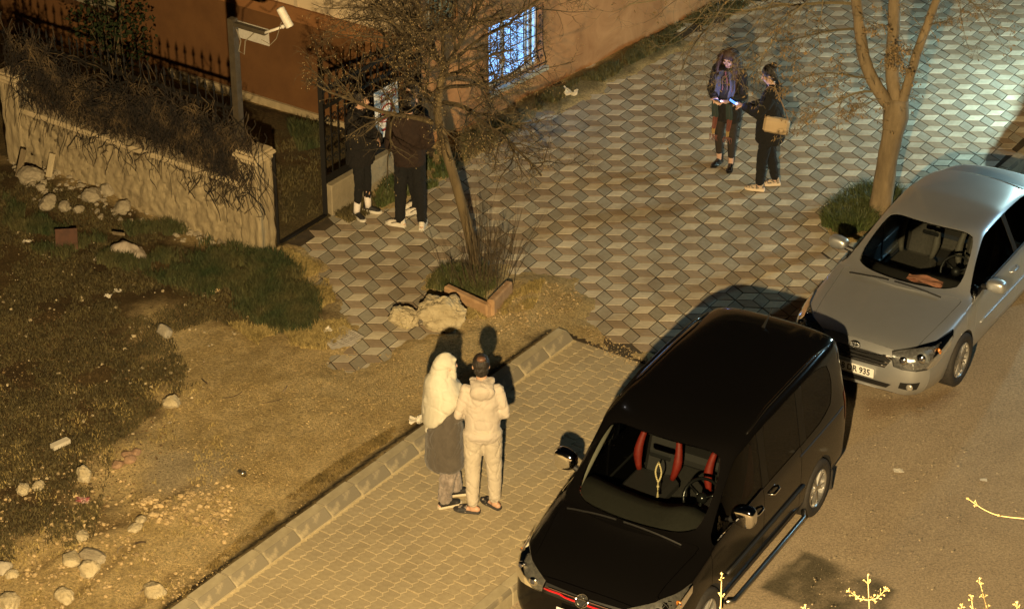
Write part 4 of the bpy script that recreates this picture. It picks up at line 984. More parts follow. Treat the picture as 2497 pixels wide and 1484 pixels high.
# ------------------------------------------------------------------ black van
def van(loc, rz):
    t = thing('black_van', 'black passenger van parked in front of the silver car with red seats inside', 'van', loc, rz, world=False)
    def st(x, w, zb, zsh, top, wsh=None): return (x, lower(w, zb, zsh, wsh)+[tuple(p) for p in top])
    S = [
     (.885, [(-.01, 0, .26), (-.04, .50, .26), (-.01, .62, .36), (0, .64, .52), (-.01, .60, .66), (-.02, .56, .70), (-.02, .47, .715), (-.015, .36, .725), (0, .18, .735), (0, 0, .74)]),
     (.82, [(0, 0, .22), (-.03, .66, .22), (-.01, .77, .36), (-.01, .775, .56), (-.03, .75, .72), (-.04, .70, .775), (-.03, .58, .80), (-.03, .45, .815), (-.02, .2, .83), (-.01, 0, .835)]),
     (.66, [(0, 0, .21), (0, .74, .21), (0, .84, .36), (0, .845, .6), (0, .82, .80), (0, .77, .855), (0, .64, .885), (0, .5, .905), (0, .25, .92), (0, 0, .925)]),
     st(.38, .88, .21, .88, [(0, .82, .94), (0, .69, .965), (0, .52, .985), (0, .26, 1.0), (0, 0, 1.005)]),
     st(.10, .893, .21, .94, [(0, .84, 1.0), (0, .73, 1.02), (0, .54, 1.04), (.02, .27, 1.06), (.04, 0, 1.065)]),
     st(-.10, .896, .21, .975, [(0, .85, 1.035), (0, .77, 1.06), (.04, .64, 1.085), (.16, .33, 1.11), (.21, 0, 1.115)]),
     st(-.19, .897, .21, .985, [(0, .855, 1.045), (0, .79, 1.08), (.02, .69, 1.105), (.15, .35, 1.13), (.20, 0, 1.135)]),
     st(-.51, .897, .21, 1.0, [(0, .86, 1.065), (0, .75, 1.37), (0, .68, 1.41), (.13, .37, 1.43), (.17, 0, 1.435)]),
     st(-.83, .897, .21, 1.01, [(0, .86, 1.075), (0, .715, 1.625), (0, .635, 1.68), (.09, .36, 1.71), (.12, 0, 1.72)]),
     st(-.92, .897, .21, 1.01, [(0, .86, 1.075), (0, .712, 1.665), (0, .635, 1.73), (.07, .36, 1.76), (.09, 0, 1.77)]),
     st(-1.28, .897, .21, 1.015, [(0, .862, 1.08), (0, .718, 1.71), (0, .645, 1.775), (0, .36, 1.805), (0, 0, 1.815)]),
     st(-1.40, .897, .21, 1.015, [(0, .862, 1.08), (0, .72, 1.715), (0, .648, 1.78), (0, .36, 1.81), (0, 0, 1.82)]),
     st(-2.20, .897, .21, 1.02, [(0, .862, 1.085), (0, .722, 1.72), (0, .65, 1.785), (0, .36, 1.818), (0, 0, 1.828)]),
     st(-2.32, .897, .21, 1.02, [(0, .862, 1.085), (0, .722, 1.72), (0, .65, 1.785), (0, .36, 1.818), (0, 0, 1.828)]),
     st(-3.10, .893, .21, 1.02, [(0, .855, 1.085), (0, .715, 1.70), (0, .64, 1.765), (0, .36, 1.80), (0, 0, 1.81)]),
     st(-3.36, .88, .23, 1.02, [(0, .84, 1.085), (-.01, .70, 1.66), (-.02, .62, 1.73), (-.04, .35, 1.765), (-.05, 0, 1.775)]),
     (-3.49, [(0, 0, .28), (0, .72, .28), (0, .82, .40), (0, .83, .65), (0, .815, 1.02), (0, .79, 1.09), (.03, .66, 1.60), (.02, .58, 1.665), (.0, .33, 1.695), (-.01, 0, 1.70)]),
     (-3.535, [(0, 0, .32), (0, .66, .32), (-.01, .74, .42), (-.01, .75, .65), (0, .74, 1.0), (.01, .72, 1.07), (.05, .61, 1.52), (.05, .53, 1.57), (.04, .3, 1.59), (.03, 0, 1.60)]),
    ]
    S = [(x, [(p[0], p[1]*(1.045 if j == 6 else 1.085 if j == 7 else 1.06 if j == 8 else 1), p[2]+(.012 if j == 7 else .006 if j == 8 else 0)) for j, p in enumerate(P_)]) if x < -.9 else (x, P_) for x, P_ in S]
    def reg(i, j, r=False):
        if i == 'front': return 10
        if i == 'rear': return 7 if j >= 3 else 12
        if j == 0: return 11
        if i == 0: return 10 if j < 6 else 0
        if i == 1: return 10 if j < 5 else 4
        if 2 <= i <= 4 and j >= 6: return 4
        if 6 <= i <= 7:
            if j >= 7: return 1
            if j == 5: return 2
        if 5 <= i <= 9 and 2 <= j <= 4: return 5
        if 8 <= i <= 9 and j == 5: return 2
        if i == 10 and j == 5: return 3
        if i in (10, 11) and 2 <= j <= 4: return 6
        if i == 11 and j == 5: return 8
        if i == 12 and j == 5: return 3
        if i == 13 and j == 5: return 9
        if j == 1: return 13
        if i >= 15 and j < 3: return 12
        return 0
    me = body_shell(S, reg, [(0, .32, .365), (-2.681, .32, .365)])
    bvh, R = split_shell(me, {0: ('body', black_paint, 0), 1: ('windscreen', car_glass, .004), 2: ('front_side_window', glass_mat('side_glass', (.12, .12, .11), .6), .006), 3: ('pillar_cover', mat('pillar_black', (.003, .003, .003), rough=.35, spec=.2), .002), 4: ('bonnet', black_paint, 0), 5: ('front_door', black_paint, 0), 6: ('sliding_door', black_paint, 0),
        7: ('tailgate', black_paint, 0), 8: ('rear_side_window', tint_glass, .005), 9: ('rear_quarter_window', tint_glass, .005), 10: ('front_bumper', black_paint, 0), 11: ('underbody', well, 0), 12: ('rear_bumper', black_paint, 0), 13: ('sill', trim, 0)}, t)
    for x in (0, -2.681):
        for y in (.80, -.80): wheel(t, x, y, .322, .21, 5, alloy, 0)
    hl = snap_patch(bvh, [(.84, .44, .80), (.70, .66, .87), (.50, .80, .90), (.30, .87, .92)], [(.88, .46, .68), (.80, .68, .68), (.62, .84, .72), (.34, .89, .84)], 'headlight', mat('van_reflector', (.10, .095, .09), (.2, .19, .17), .3, 30, metal=.5), t, 14, 7, .004, True)
    for h, sg in zip(hl, (1, -1)):
        g = snap_patch(bvh, [(.84, .44, .80), (.70, .66, .87), (.50, .80, .90), (.30, .87, .92)], [(.88, .46, .68), (.80, .68, .68), (.62, .84, .72), (.34, .89, .84)], 'lens', lamp_glass, h, 14, 7, .024, False, .012)[0]
        if sg < 0: g.scale = (1, -1, 1)
        for px, py, pz, rr in ((.84, .56, .74, .05), (.72, .72, .78, .055), (.54, .84, .82, .035)):
            l_, n_, _, _ = bvh.find_nearest(Vector((px, py*sg, pz))); c = np.array(l_+n_*.012)
            q = MB(); q.ell(c, (rr*.5, rr, rr), 2); q.build('bulb_ring', chrome if rr > .04 else amber, h, smooth=True)
            q = MB(); q.ell(c+np.array(n_)*.016, (rr*.35, rr*.55, rr*.55), 2); q.build('bulb', mat('dark_lamp', 0), h, smooth=True)
    gr = snap_patch(bvh, [(.86, -.43, .80), (.89, 0, .80), (.86, .43, .80)], [(.89, -.43, .68), (.9, 0, .67), (.89, .43, .68)], 'grille', trim, t, 16, 4, .004)[0]
    for z, w, m in ((.782, .42, chrome), (.70, .43, trim), (.725, .43, red_trim)):
        q = MB(); q.tube(snap_line(bvh, [(.9, y, z) for y in np.linspace(-w, w, 15)], .016), .010, 6); q.build('red_strip' if m is red_trim else 'grille_bar', m, gr, smooth=True)
    l_, n_, _, _ = bvh.find_nearest(Vector((.9, 0, .765))); n_ = np.array(n_); c = np.array(l_)+n_*.022
    up_ = np.array([0, 0, 1.])-n_*n_[2]; up_ /= np.linalg.norm(up_); sd_ = np.cross(up_, n_)
    em = MB(); em.tube([c+sd_*.066*math.cos(a)+up_*.066*math.sin(a) for a in np.linspace(0, 2*math.pi, 29)[:-1]], .007, 6, closed=True)
    bl = MB(); bl.tube([c-n_*.006, c-n_*.001], .062, 24)
    def sk(pts): em.tube([c+sd_*a+up_*b for a, b in pts], .005, 5)
    sk([(-.026, .054), (0, .006), (.026, .054)]); sk([(-.055, .03), (-.026, -.05), (0, -.004), (.026, -.05), (.055, .03)])
    e_ = bl.build('badge', trim, t); em.build('emblem', chrome, e_, smooth=True)
    snap_patch(bvh, [(1, -.5, .46), (1, 0, .46), (1, .5, .46)], [(1, -.45, .30), (1, 0, .29), (1, .45, .30)], 'lower_intake', trim, t, 14, 3, .004)
    q = MB(); q.box((.925, 0, .56), (.012, .52, .112), bev=.004); q.build('number_plate', plate_m, t)
    for y0, y1 in ((.60, -.02), (-.10, -.66)):
        P = snap_line(bvh, [(.02, y0+(y1-y0)*k, 1.11) for k in np.linspace(0, 1, 7)], .018); q = MB(); q.tube(P, .010, 5); q.build('wiper', trim, t)
    for sg in (1, -1):
        mirror_(t, -.56, sg*.985, 1.23, chrome, sg, (.085, .125, .115))
        handle(bvh, t, -1.12, .9, .93, chrome, sg); handle(bvh, t, -1.50, .9, .96, chrome, sg)
        q = MB(); q.tube([(-.42, sg*.90, .27), (-.50, sg*.95, .25), (-1.4, sg*.95, .25), (-2.2, sg*.95, .25), (-2.29, sg*.90, .27)], .026, 10); q.build('side_step', mat('brushed_steel', (.42, .42, .41), rough=.3, metal=1.), t, smooth=True)
        P = snap_line(bvh, [(x, .9, .60) for x in np.linspace(-.42, -2.25, 12)], .008, sg); q = MB(); q.tube(P, .022, 6); q.build('side_moulding', trim, t, smooth=True)
        P = snap_line(bvh, [(-.25, .86, 1.075), (-.6, .86, 1.09), (-1.0, .86, 1.10), (-1.26, .86, 1.105)], .004, sg); q = MB(); q.tube(P, .008, 5); q.build('window_trim', chrome, t)
        P = snap_line(bvh, [(-1.15, .70, 1.74), (-1.6, .70, 1.775), (-2.2, .70, 1.78), (-2.8, .70, 1.775), (-3.15, .70, 1.75)], 0, sg); P[1:4, 2] += .035; q = MB(); q.tube(P, [.014, .016, .016, .016, .014], 8); q.build('roof_rail', black_paint, t, smooth=True)
        P = snap_line(bvh, [(x, .9, 1.0) for x in np.linspace(-2.15, -3.3, 8)], .002, sg); q = MB(); q.tube(P, .009, 5); q.build('door_track', trim, t)
        snap_patch(bvh, [(-3.36, sg*.86, 1.12), (-3.50, sg*.80, 1.12)], [(-3.38, sg*.88, .78), (-3.52, sg*.80, .78)], 'tail_light', red_lens, t, 5, 5, .006)
        for x in (.41, -3.06): q = MB(); q.box((x-.41 if x > 0 else x, sg*.80, .22), (.015, .2, .24) if x < 0 else (.01, .01, .01)); q.build('mud_flap', rubber, t) if x < 0 else None
    q = MB(); q.tube([(-3.05, 0, 1.81), (-3.16, 0, 1.87), (-3.26, 0, 1.95)], [.02, .008, .003], 6); q.build('aerial', trim, t)
    q = MB(); q.box((-1.5, 0, .44), (2.7, 1.6, .06)); q.box((-.25, 0, .7), (.06, 1.56, .5)); q.build('cabin_floor', int_dark, t)
    q = MB(); V = []
    for x, z in ((-.10, 1.045), (-.5, 1.07), (-.72, 1.03), (-.78, .8)):
        for y in np.linspace(-.76, .76, 15): V.append((x+.1*(1-(y/.76)**2), y, z+(.075*math.exp(-((y-.38)/.17)**2) if x < -.3 else 0)))
    q.add(V, [(i*15+j, i*15+j+1, (i+1)*15+j+1, (i+1)*15+j) for i in range(3) for j in range(14)]); q.build('dashboard', mat('dash_grey', (.026, .024, .018), (.034, .032, .024), .7, 30), t, smooth=True)
    for y in (.40, -.40): seat(t, -1.25, y, .68, seat_black, seat_red)
    q = MB(); q.box((-2.15, 0, .68), (.5, 1.4, .16), bev=.05); rsx = q.build('rear_bench', seat_black, t); q = MB(); q.box((-2.48, 0, 1.0), (.14, 1.36, .6), R=np.array(Matrix.Rotation(-.3, 3, 'Y')), bev=.05); q.build('backrest', seat_black, rsx)
    RS = np.array(Matrix.Rotation(math.radians(55), 3, 'Y')); cs = np.array([-.84, .40, 1.07])
    q = MB(); q.tube([cs+RS@np.array([.195*math.cos(a), .195*math.sin(a), 0]) for a in np.linspace(0, 2*math.pi, 25)[:-1]], .017, 6, closed=True); q.ell(cs, (.06, .06, .06), 1)
    for a in (0, 2.1, 4.2): q.bar(cs, cs+RS@np.array([.18*math.cos(a), .18*math.sin(a), 0]), .035, .015)
    q.build('steering_wheel', mat('gloss_black', (.01, .01, .01), rough=.2), t, smooth=True)
    q = MB(); q.tube([(-.30, -.72, 1.10), (-.55, -.685, 1.33), (-.84, -.63, 1.60)], [.035, .035, .03], 8); q.build('pillar_trim', mat('pale_trim', (.30, .28, .22), rough=.8), t, smooth=True)
    q = MB(); q.box((-.68, 0, 1.52), (.03, .24, .07), bev=.015); q.build('rear_view_mirror', trim, t)
    return t, bvh
HEAD_V = HEAD+math.radians(4.6); VAN_SC = (.925, .945, .955)
vn, van_bvh = van(tuple(rs(-4.05, 3.31, ROAD_Z)), HEAD_V); vn.scale = VAN_SC
_Mv = Matrix.Translation(vn.location) @ Matrix.Rotation(HEAD_V, 4, 'Z') @ Matrix.Diagonal((*VAN_SC, 1))
bd = thing('prayer_beads', 'pale string of prayer beads hanging from the mirror of the black van', 'beads', (0, 0, 0), world=False)
bd.location = _Mv @ Vector((-.66, 0, 1.47)); bd.rotation_euler = (0, 0, HEAD_V)
q = MB(); bm_ = mat('ivory_bead', (.68, .55, .30), rough=.4)
for sgn in (-1, 1):
    for k in range(15):
        f = k/14; q.ell((0, sgn*(.03*math.sin(math.pi*min(1, f*1.1))), -.02-.24*f), (.009, .009, .011), 1)
q.ell((0, 0, -.285), (.013, .013, .018), 1); q.tube([(0, 0, -.29), (0, .0, -.34)], .006, 5); q.lathe([(.004, -.34), (.014, -.40), (.002, -.405)], 8)
q.build('bead_loop', bm_, bd, smooth=True)
# ================================================================== PLANTS
rp = random.Random(11)
bark_a = mat('bark_warm', (.085, .060, .028), (.165, .12, .06), .9, 9, bump=.9, bscale=40, stretch=(1, 1, .3), bdist=.01)
bark_b = mat('bark_pale', (.135, .10, .055), (.235, .175, .10), .9, 7, bump=.9, bscale=30, stretch=(1, 1, .25), bdist=.012)
twig_m = mat('twig', (.030, .021, .009), (.092, .066, .03), .85, 20, island=.4); twig_b = mat('twig_pale', (.11, .088, .045), (.17, .135, .075), .85, 20, island=.3)
def rvec(s=1.): return np.array([rp.gauss(0, s), rp.gauss(0, s), rp.gauss(0, s)])
def unit(v): return v/(np.linalg.norm(v)+1e-9)
def smooth_path(P, k):
    P = np.asarray(P, float); d = np.r_[0, np.cumsum(np.linalg.norm(np.diff(P, axis=0), axis=1))]; t = np.linspace(0, d[-1], k)
    Q = np.stack([np.interp(t, d, P[:, c]) for c in range(3)], 1)
    for _ in range(2): Q[1:-1] = (Q[:-2]+2*Q[1:-1]+Q[2:])/4
    return Q
def walk(p, d, ln, n, wob, bias):
    pts = [np.array(p, float)]; d = unit(np.array(d, float)); st_ = ln/n
    for i in range(n): d = unit(d+rvec(wob)+np.array(bias)*(1./n)); pts.append(pts[-1]+d*st_)
    return np.array(pts)
def side_dir(d, ang):
    a = unit(np.cross(d, rvec())); return unit(d*math.cos(ang)+a*math.sin(ang))
def grow(q, p, d, ln, r, lev, cfg, tips=None, r_end=None):
    n, wob, bias, kids, kl, sides, kang = cfg[lev]
    P = walk(p, d, ln, n, wob, bias); rr = np.linspace(r, r*.35 if r_end is None else r_end, n+1); q.tube(P, rr, sides, cap=False)
    if tips is not None and lev >= len(cfg)-2: tips.append((P[-1], P[-1]-P[-2])); tips.append((P[len(P)//2], P[-1]-P[-2]))
    if lev+1 < len(cfg):
        k = max(1, int(round(kids*rp.uniform(.7, 1.3))))
        for _ in range(k):
            f = rp.uniform(.15, 1.); i = min(n-1, int(f*n)); t = f*n-i; b = P[i]*(1-t)+P[i+1]*t
            grow(q, b, side_dir(unit(P[i+1]-P[i]), rp.uniform(kang*.6, kang*1.3)), ln*kl*rp.uniform(.6, 1.25)*(1.15-.5*f), max(.0022, rr[i]*.55), lev+1, cfg, tips)
# ---- bare tree in front of the gate
b1 = gat(1165, 655); tr1 = thing('bare_tree', 'leaning bare tree with a dense tangle of twigs, rising from the brick-edged bed', 'tree', tuple(b1)); y1 = b1[1]
TP = [aty(px, py, y1+dy) for px, py, dy in ((1166, 668, 0), (1152, 600, 0), (1132, 520, .02), (1110, 440, .05), (1088, 370, .07), (1074, 315, .1), (1066, 265, .1), (1074, 210, .12), (1086, 160, .15))]
P = smooth_path(TP, 26); q = MB(); q.tube(P, np.interp(np.arange(26), [0, 2, 18, 25], [.085, .066, .055, .045]), 14, cap=True); q.build('trunk', bark_a, tr1, smooth=True)
cfg1 = [(9, .13, (0, 0, .10), 15, .50, 6, .9), (6, .22, (0, 0, -.10), 9, .52, 4, .9), (4, .28, (0, 0, -.15), 4, .5, 3, .9), (3, .3, (0, 0, 0), 0, 0, 3, .9)]
limbs = [((1055, 299), (990, 287, -.15), 1.55, .034), ((1080, 250), (1190, 272, -.1), 1.7, .032), ((1083, 175), (1010, 60, -.2), 1.7, .03), ((1083, 175), (1170, 40, .1), 1.7, .03), ((1085, 165), (1080, 20, -.5), 1.5, .028),
         ((1070, 235), (930, 190, .3), 1.6, .026), ((1075, 215), (1240, 200, .4), 1.6, .026), ((1066, 262), (1010, 210, -.7), 1.3, .024), ((1085, 165), (1000, 110, .8), 1.4, .024), ((1080, 190), (1200, 110, -.6), 1.4, .024),
         ((1085, 160), (920, 50, .0), 1.7, .026), ((1085, 160), (1260, 60, .2), 1.7, .026), ((1060, 290), (1130, 360, -.5), .8, .016)]
qb = MB(); tips1 = []
for (sx_, sy_), (ex, ey, dy), ln, r in limbs:
    p0 = aty(sx_, sy_, y1+.12); p1 = aty(ex, ey, y1+.12+dy); grow(qb, p0, unit(p1-p0), ln*.93, r, 0, cfg1, tips1)
qb.build('crown', twig_m, tr1, kind='stuff')
q = MB()
for p, d in tips1:
    if rp.random() < .14: q.ell(p, (.0045, .0045, .008), 0)
q.build('buds', mat('bud', (.33, .24, .11), rough=.6), tr1, kind='stuff')
# ---- forked tree beside the silver car
b2 = gat(2146, 525); tr2 = thing('forked_tree', 'pale-barked tree forking into three limbs, growing from a grass tuft by the silver car', 'tree', tuple(b2)); y2 = b2[1]
q = MB(); P = smooth_path([aty(*p, y2) for p in ((2144, 540), (2150, 480), (2160, 415), (2172, 350), (2183, 300), (2188, 262), (2190, 240))], 24)
rr = np.interp(np.arange(24), [0, 2, 9, 17, 20, 23], [.175, .148, .125, .125, .155, .12]); q.tube(P, rr, 20, cap=True)
V = np.array(q.v); 
for i in range(len(V)): V[i] += np.array([1, 1, 0])*noise.noise(Vector(V[i])*Vector((9, 9, 4)))*.022
q.v = [tuple(v) for v in V]; q.build('trunk', bark_b, tr2, smooth=True)
tips2 = []; q2 = MB(); q2b = MB()
cfg2 = [(10, .10, (0, 0, -.55), 9, .42, 5, .8), (6, .22, (0, 0, -.25), 6, .5, 3, .9), (4, .3, (0, 0, -.1), 2, .5, 3, .9), (3, .3, (0, 0, 0), 0, 0, 3, .9)]
LB = [([(2186, 285), (2150, 232), (2118, 180), (2104, 130), (2096, 70), (2088, 0), (2082, -90), (2060, -200)], -.05, .072), ([(2188, 270), (2180, 215), (2174, 160), (2178, 90), (2182, 0), (2188, -90), (2200, -220)], .1, .078), ([(2192, 280), (2212, 210), (2236, 130), (2262, 60), (2290, -15), (2320, -100), (2340, -200)], -.1, .056)]
for pts, dy, r in LB:
    P = smooth_path([aty(*p, y2+dy*min(1, k/2)) for k, p in enumerate(pts)], 30); q = MB(); q.tube(P, np.linspace(r*1.15, r*.7, 30), 12)
    V = np.array(q.v); 
    for i in range(len(V)): V[i] += np.array([1, 1, 0])*noise.noise(Vector(V[i])*Vector((11, 11, 6)))*.014
    q.v = [tuple(v) for v in V]; q.build('limb', bark_b, tr2, smooth=True)
def shoot(px0, py0, dy0, px1, py1, dy1, ln, r):
    p0 = aty(px0, py0, y2+dy0); p1 = aty(px1, py1, y2+dy1); grow(q2, p0, unit(p1-p0), ln, r, 0, cfg2, tips2)
for a in [(2150, 228, -.05, 2040, 190, -.3, 1.15, .016), (2120, 190, -.05, 2000, 150, -.4, 1.0, .013), (2160, 240, -.05, 2070, 270, -.5, .6, .009), (2096, 70, 0, 1960, 60, -.3, 1.3, .016),
          (2090, 10, 0, 1850, -20, .3, 2.3, .02), (2085, -60, 0, 1750, -60, .2, 2.7, .02), (2085, -90, 0, 1950, -30, -.5, 1.9, .016), (2082, -100, 0, 1700, -130, .5, 3.0, .022), (2180, -60, .1, 2000, -140, .6, 2.4, .018), (2060, -180, 0, 1650, -160, -.3, 3.0, .02),
          (2185, -40, .1, 2330, -60, .8, 1.5, .014), (2290, -15, -.1, 2420, -10, .2, 1.2, .014), (2262, 60, -.1, 2330, 60, -.3, .7, .009), (2236, 130, -.1, 2180, 100, -.4, .6, .008), (2178, 90, .1, 2130, 40, -.3, .7, .009), (2174, 150, .1, 2210, 110, -.5, .5, .008),
          (2085, -30, 0, 1880, 10, -.6, 1.8, .014), (2085, -80, 0, 1600, -40, .8, 3.1, .02)]: shoot(*a)
# short epicormic shoots on the limbs
for k in range(60):
    pts, dy, r = LB[k % 3]; f = rp.random()*4; i = int(f); t = f-i; p0 = np.array(pts[i])*(1-t)+np.array(pts[i+1])*t; p = aty(p0[0], p0[1], y2+dy*min(1, (i+t)/2)); 
    grow(q2, p, unit(rvec()+np.array([0, -.5, .2])), rp.uniform(.12, .4), .005, 2, cfg2, tips2)
q2.build('crown', twig_b, tr2, kind='stuff')
q = MB()
for p, d in tips2:
    px, py = proj(p)
    pr = .42 if (1880 < px < 2260 and 60 < py < 330) else .12
    if rp.random() < pr:
        for _ in range(rp.choice((1, 2))):
            c = p+rvec(.02); d_ = unit(rvec()+np.array([0, 0, -1.2])); w = unit(np.cross(d_, rvec()))*rp.uniform(.006, .012); L_ = rp.uniform(.03, .065); n_ = np.cross(d_, w)*.6
            q.add([c, c+d_*L_*.5+w+n_, c+d_*L_, c+d_*L_*.5-w+n_], [(0, 1, 2), (0, 2, 3)])
q.build('dead_leaves', mat('dead_leaf', (.16, .105, .045), (.26, .175, .08), .8, 3, island=.3), tr2, kind='stuff')
# ---- upright stems around the bare tree
sh = thing('shrub', 'dark upright bare stems sprouting around the foot of the leaning tree', 'shrub', tuple(gat(1190, 715))); q = MB()
for k in range(70):
    px = rp.gauss(1180, 32); px = min(max(px, 1085), 1262); p = gat(px, 700+rp.uniform(-25, 20)-abs(px-1175)*.12); ln = rp.uniform(.3, 1.05)*(1.1 if px > 1150 else .7)
    d = np.array([(px-1178)/200+rp.gauss(0, .12), rp.gauss(0, .2), 1.]); grow(q, p, d, ln, rp.uniform(.003, .0055), 0, [(6, .07, (0, 0, .35), 3, .4, 4, .5), (4, .12, (0, 0, .4), 0, 0, 3, .5)])
q.build('stem', mat('dark_stem', (.045, .032, .016), (.09, .065, .03), .8, 30), sh, kind='stuff')
# ---- young tree whose shoots rise into the bottom of the frame, near the lamp
fb = np.array([2.3, -18.3, ROAD_Z]); fg = thing('street_tree', 'young budding tree whose lamplit shoot tips rise into the bottom edge of the photo', 'tree', tuple(fb))
top = fb+[-.2, 0, 6.6]; q = MB(); q.tube([fb-[0, 0, .1], fb+[.03, 0, 3.2], top], [.07, .055, .045], 10); q.build('trunk', bark_a, fg, smooth=True)
yshoot = mat('yellow_shoot', (.085, .058, .018), (.12, .085, .028), .7, 20); qs = MB(); qk = MB()
def bud_shoot(path, r):
    P = smooth_path(path, 22); qs.tube(P, np.linspace(r, r*.45, 22), 6)
    for i in range(4, 21, 5):
        d = unit(P[i+1]-P[i-1]); a = unit(np.cross(d, rvec()))
        for s_ in (-1, 1):
            b = P[i]+a*s_*r; e = b+(a*s_*.7+d*.9)*.008*rp.uniform(.6, 1.6); qs.tube([b, e], [r*.5, r*.4], 4)
            for t_ in range(3): o_ = unit(rvec()+d*.8+a*s_); qk.tube([e, e+o_*.005, e+o_*.009], [.001, .0019, .0004], 5)
    for t_ in range(4): o_ = unit(rvec(.5)+unit(P[-1]-P[-2])); qk.tube([P[-1], P[-1]+o_*.005, P[-1]+o_*.011], [.0012, .002, .0004], 5)
DS = 8.5
for tip, base, dd in [((1760, 1400), (1752, 1560), 0), ((2116, 1404), (2118, 1580), .1), ((2388, 1412), (2425, 1540), .2), ((2368, 1452), (2385, 1560), .1), ((1964, 1478), (1966, 1570), 0), ((2345, 1476), (2340, 1570), -.1), ((2480, 1470), (2475, 1570), .2)]:
    a = atd(*tip, DS+dd); b = atd(*base, DS+dd+.1); m_ = (a+b)/2+rvec(.003); path = [b, m_, a]; bud_shoot(path, .0032)
    q = MB(); q.tube(smooth_path([top, (top+b)/2+[0, 0, .05], b], 12), np.linspace(.010, .0032, 12), 6); q.build('branch', bark_a, fg, smooth=True)
for side in ((2072, 1440), (2160, 1436)):
    bud_shoot([atd(2116, 1462, DS+.1), atd((2116+side[0])/2, 1458, DS+.1), atd(*side, DS+.1)], .0022)
a = [atd(*p, DS+.6) for p in ((2620, 1275), (2540, 1266), (2480, 1262), (2430, 1256), (2395, 1240), (2362, 1216))]; bud_shoot(a, .0034)
q = MB(); q.tube(smooth_path([top-[0, 0, .4], (top+a[0])/2+[.6, 0, .1], a[0]+[.12, 0, -.03], a[0]], 16), np.linspace(.010, .0034, 16), 6); q.build('branch', bark_a, fg, smooth=True)
qs.build('shoots', yshoot, fg, kind='stuff', smooth=True); qk.build('buds', mat('yellow_bud', (.12, .092, .03), rough=.7), fg, kind='stuff')
# ---- dry climber over the wall fence
cv = thing('dry_climber', 'leafless tangled climber hanging over the iron fence and garden wall', 'climber', tuple(wl(-6, .2, -.2)))
q = MB(); vine_m = mat('vine_stem', (.007, .004, .002), (.098, .066, .03), .9, 3.5, island=.8, ramp=(.46, .72))
def topz(n): return 1.58+.14*math.sin(n*2.1)+.25*sstep(-6.2, -7.6, n)
for k in range(950):
    n = rp.uniform(-7.95, -4.02); z0 = topz(n)+rp.gauss(-.12, .2); ds = rp.gauss(-.07, .05); npt = 11
    ze = max(.75, rp.gauss(1.10, .16)) if rp.random() < .80 else rp.uniform(.45, .9); ze = min(ze, z0-.2)
    P = []; dv = rp.gauss(0, .42); fr0 = rp.uniform(4, 14); ph = rp.uniform(0, 6); am = rp.uniform(.015, .07); bulge = rp.uniform(.0, .12)
    for i in range(npt):
        f = i/(npt-1); z = z0+(ze-z0)*f+am*.6*math.sin(fr0*1.2*f+ph*2); P.append(wl(n+dv*f*(z0-ze)*.5+am*math.sin(fr0*f+ph), z, ds-bulge*f*(1.2-f*.5)*.8+.035*math.sin(fr0*f*1.3+ph)))
    q.tube(P, np.linspace(rp.uniform(.003, .006), .002, npt), 3, cap=False)
for k in range(620):     # side twigs and curls that fill the mat
    n = rp.uniform(-7.9, -4.05); z = rp.uniform(1.0, topz(n)); a = rp.uniform(0, 6.28); P = walk(wl(n, z, rp.gauss(-.10, .06)), [NV[0]*math.cos(a), NV[1]*math.cos(a), math.sin(a)], rp.uniform(.15, .5), 7, .3, (0, 0, -.3)); q.tube(P, np.linspace(.004, .0018, 8), 3, cap=False)
for k in range(34):
    n = rp.uniform(-7.8, -4.2); z0 = topz(n)+rp.gauss(-.06, .12); L_ = rp.uniform(.6, 1.8)*rp.choice((-1, 1)); P = []; ph = rp.uniform(0, 6); sl = rp.uniform(-.05, .25)
    for i in range(18): f = i/17; P.append(wl(min(max(n+L_*f, -7.95), -4.0), z0-sl*f+.06*math.sin(7*f+ph)+.03*math.sin(17*f), -.10-.07*math.sin(4*f+ph)))
    q.tube(P, rp.uniform(.004, .008), 4, cap=False)
for k in range(46):     # loops lower down the wall face and over the pillar
    n = rp.uniform(-6.9, -3.85); z0 = rp.uniform(.75, 1.1); P = []; ph = rp.uniform(0, 6); L_ = rp.uniform(-.3, .3); dz = rp.uniform(.15, .5)
    for i in range(12): f = i/11; P.append(wl(n+L_*f+.04*math.sin(8*f+ph), max(.25, z0-dz*f+.10*math.sin(f*3.1)+.02*math.sin(15*f)), -.16-.04*math.sin(3*f)))
    q.tube(P, rp.uniform(.003, .0055), 3, cap=False)
for k in range(170):    # bundle over the last metre by the pole
    n = rp.gauss(-4.35, .28); z0 = 1.45+rp.gauss(0, .22); ln = rp.uniform(.4, 1.0); P = []; ph = rp.uniform(0, 6); dv = rp.gauss(.05, .3)
    for i in range(9): f = i/8; P.append(wl(n+dv*f*.8+.04*math.sin(9*f+ph), max(.6, z0-ln*f*.7), -.12-.10*f+.03*math.sin(8*f+ph*2)))
    q.tube(P, np.linspace(.0055, .0025, 9), 3, cap=False)
q.build('stems', vine_m, cv, kind='stuff')
q = MB()
for k in range(6500):
    n = rp.uniform(-7.9, -4.05); z = rp.uniform(.97, topz(n)-.02); c = wl(n, z, rp.gauss(.07, .06)); a = unit(rvec()); b = unit(np.cross(a, rvec())); s_ = rp.uniform(.012, .03); q.add([c, c+a*s_+b*s_*.4, c+a*s_*1.8, c+a*s_-b*s_*.4], [(0, 1, 2, 3)])
q.build('dead_leaves', mat('vine_leaf_shade', (.0015, .001, .0006), (.006, .004, .002), 1., 5, spec=.05, island=.5), cv, kind='stuff')  # near-black leaves behind the stems, coloured as the darkness of the gaps
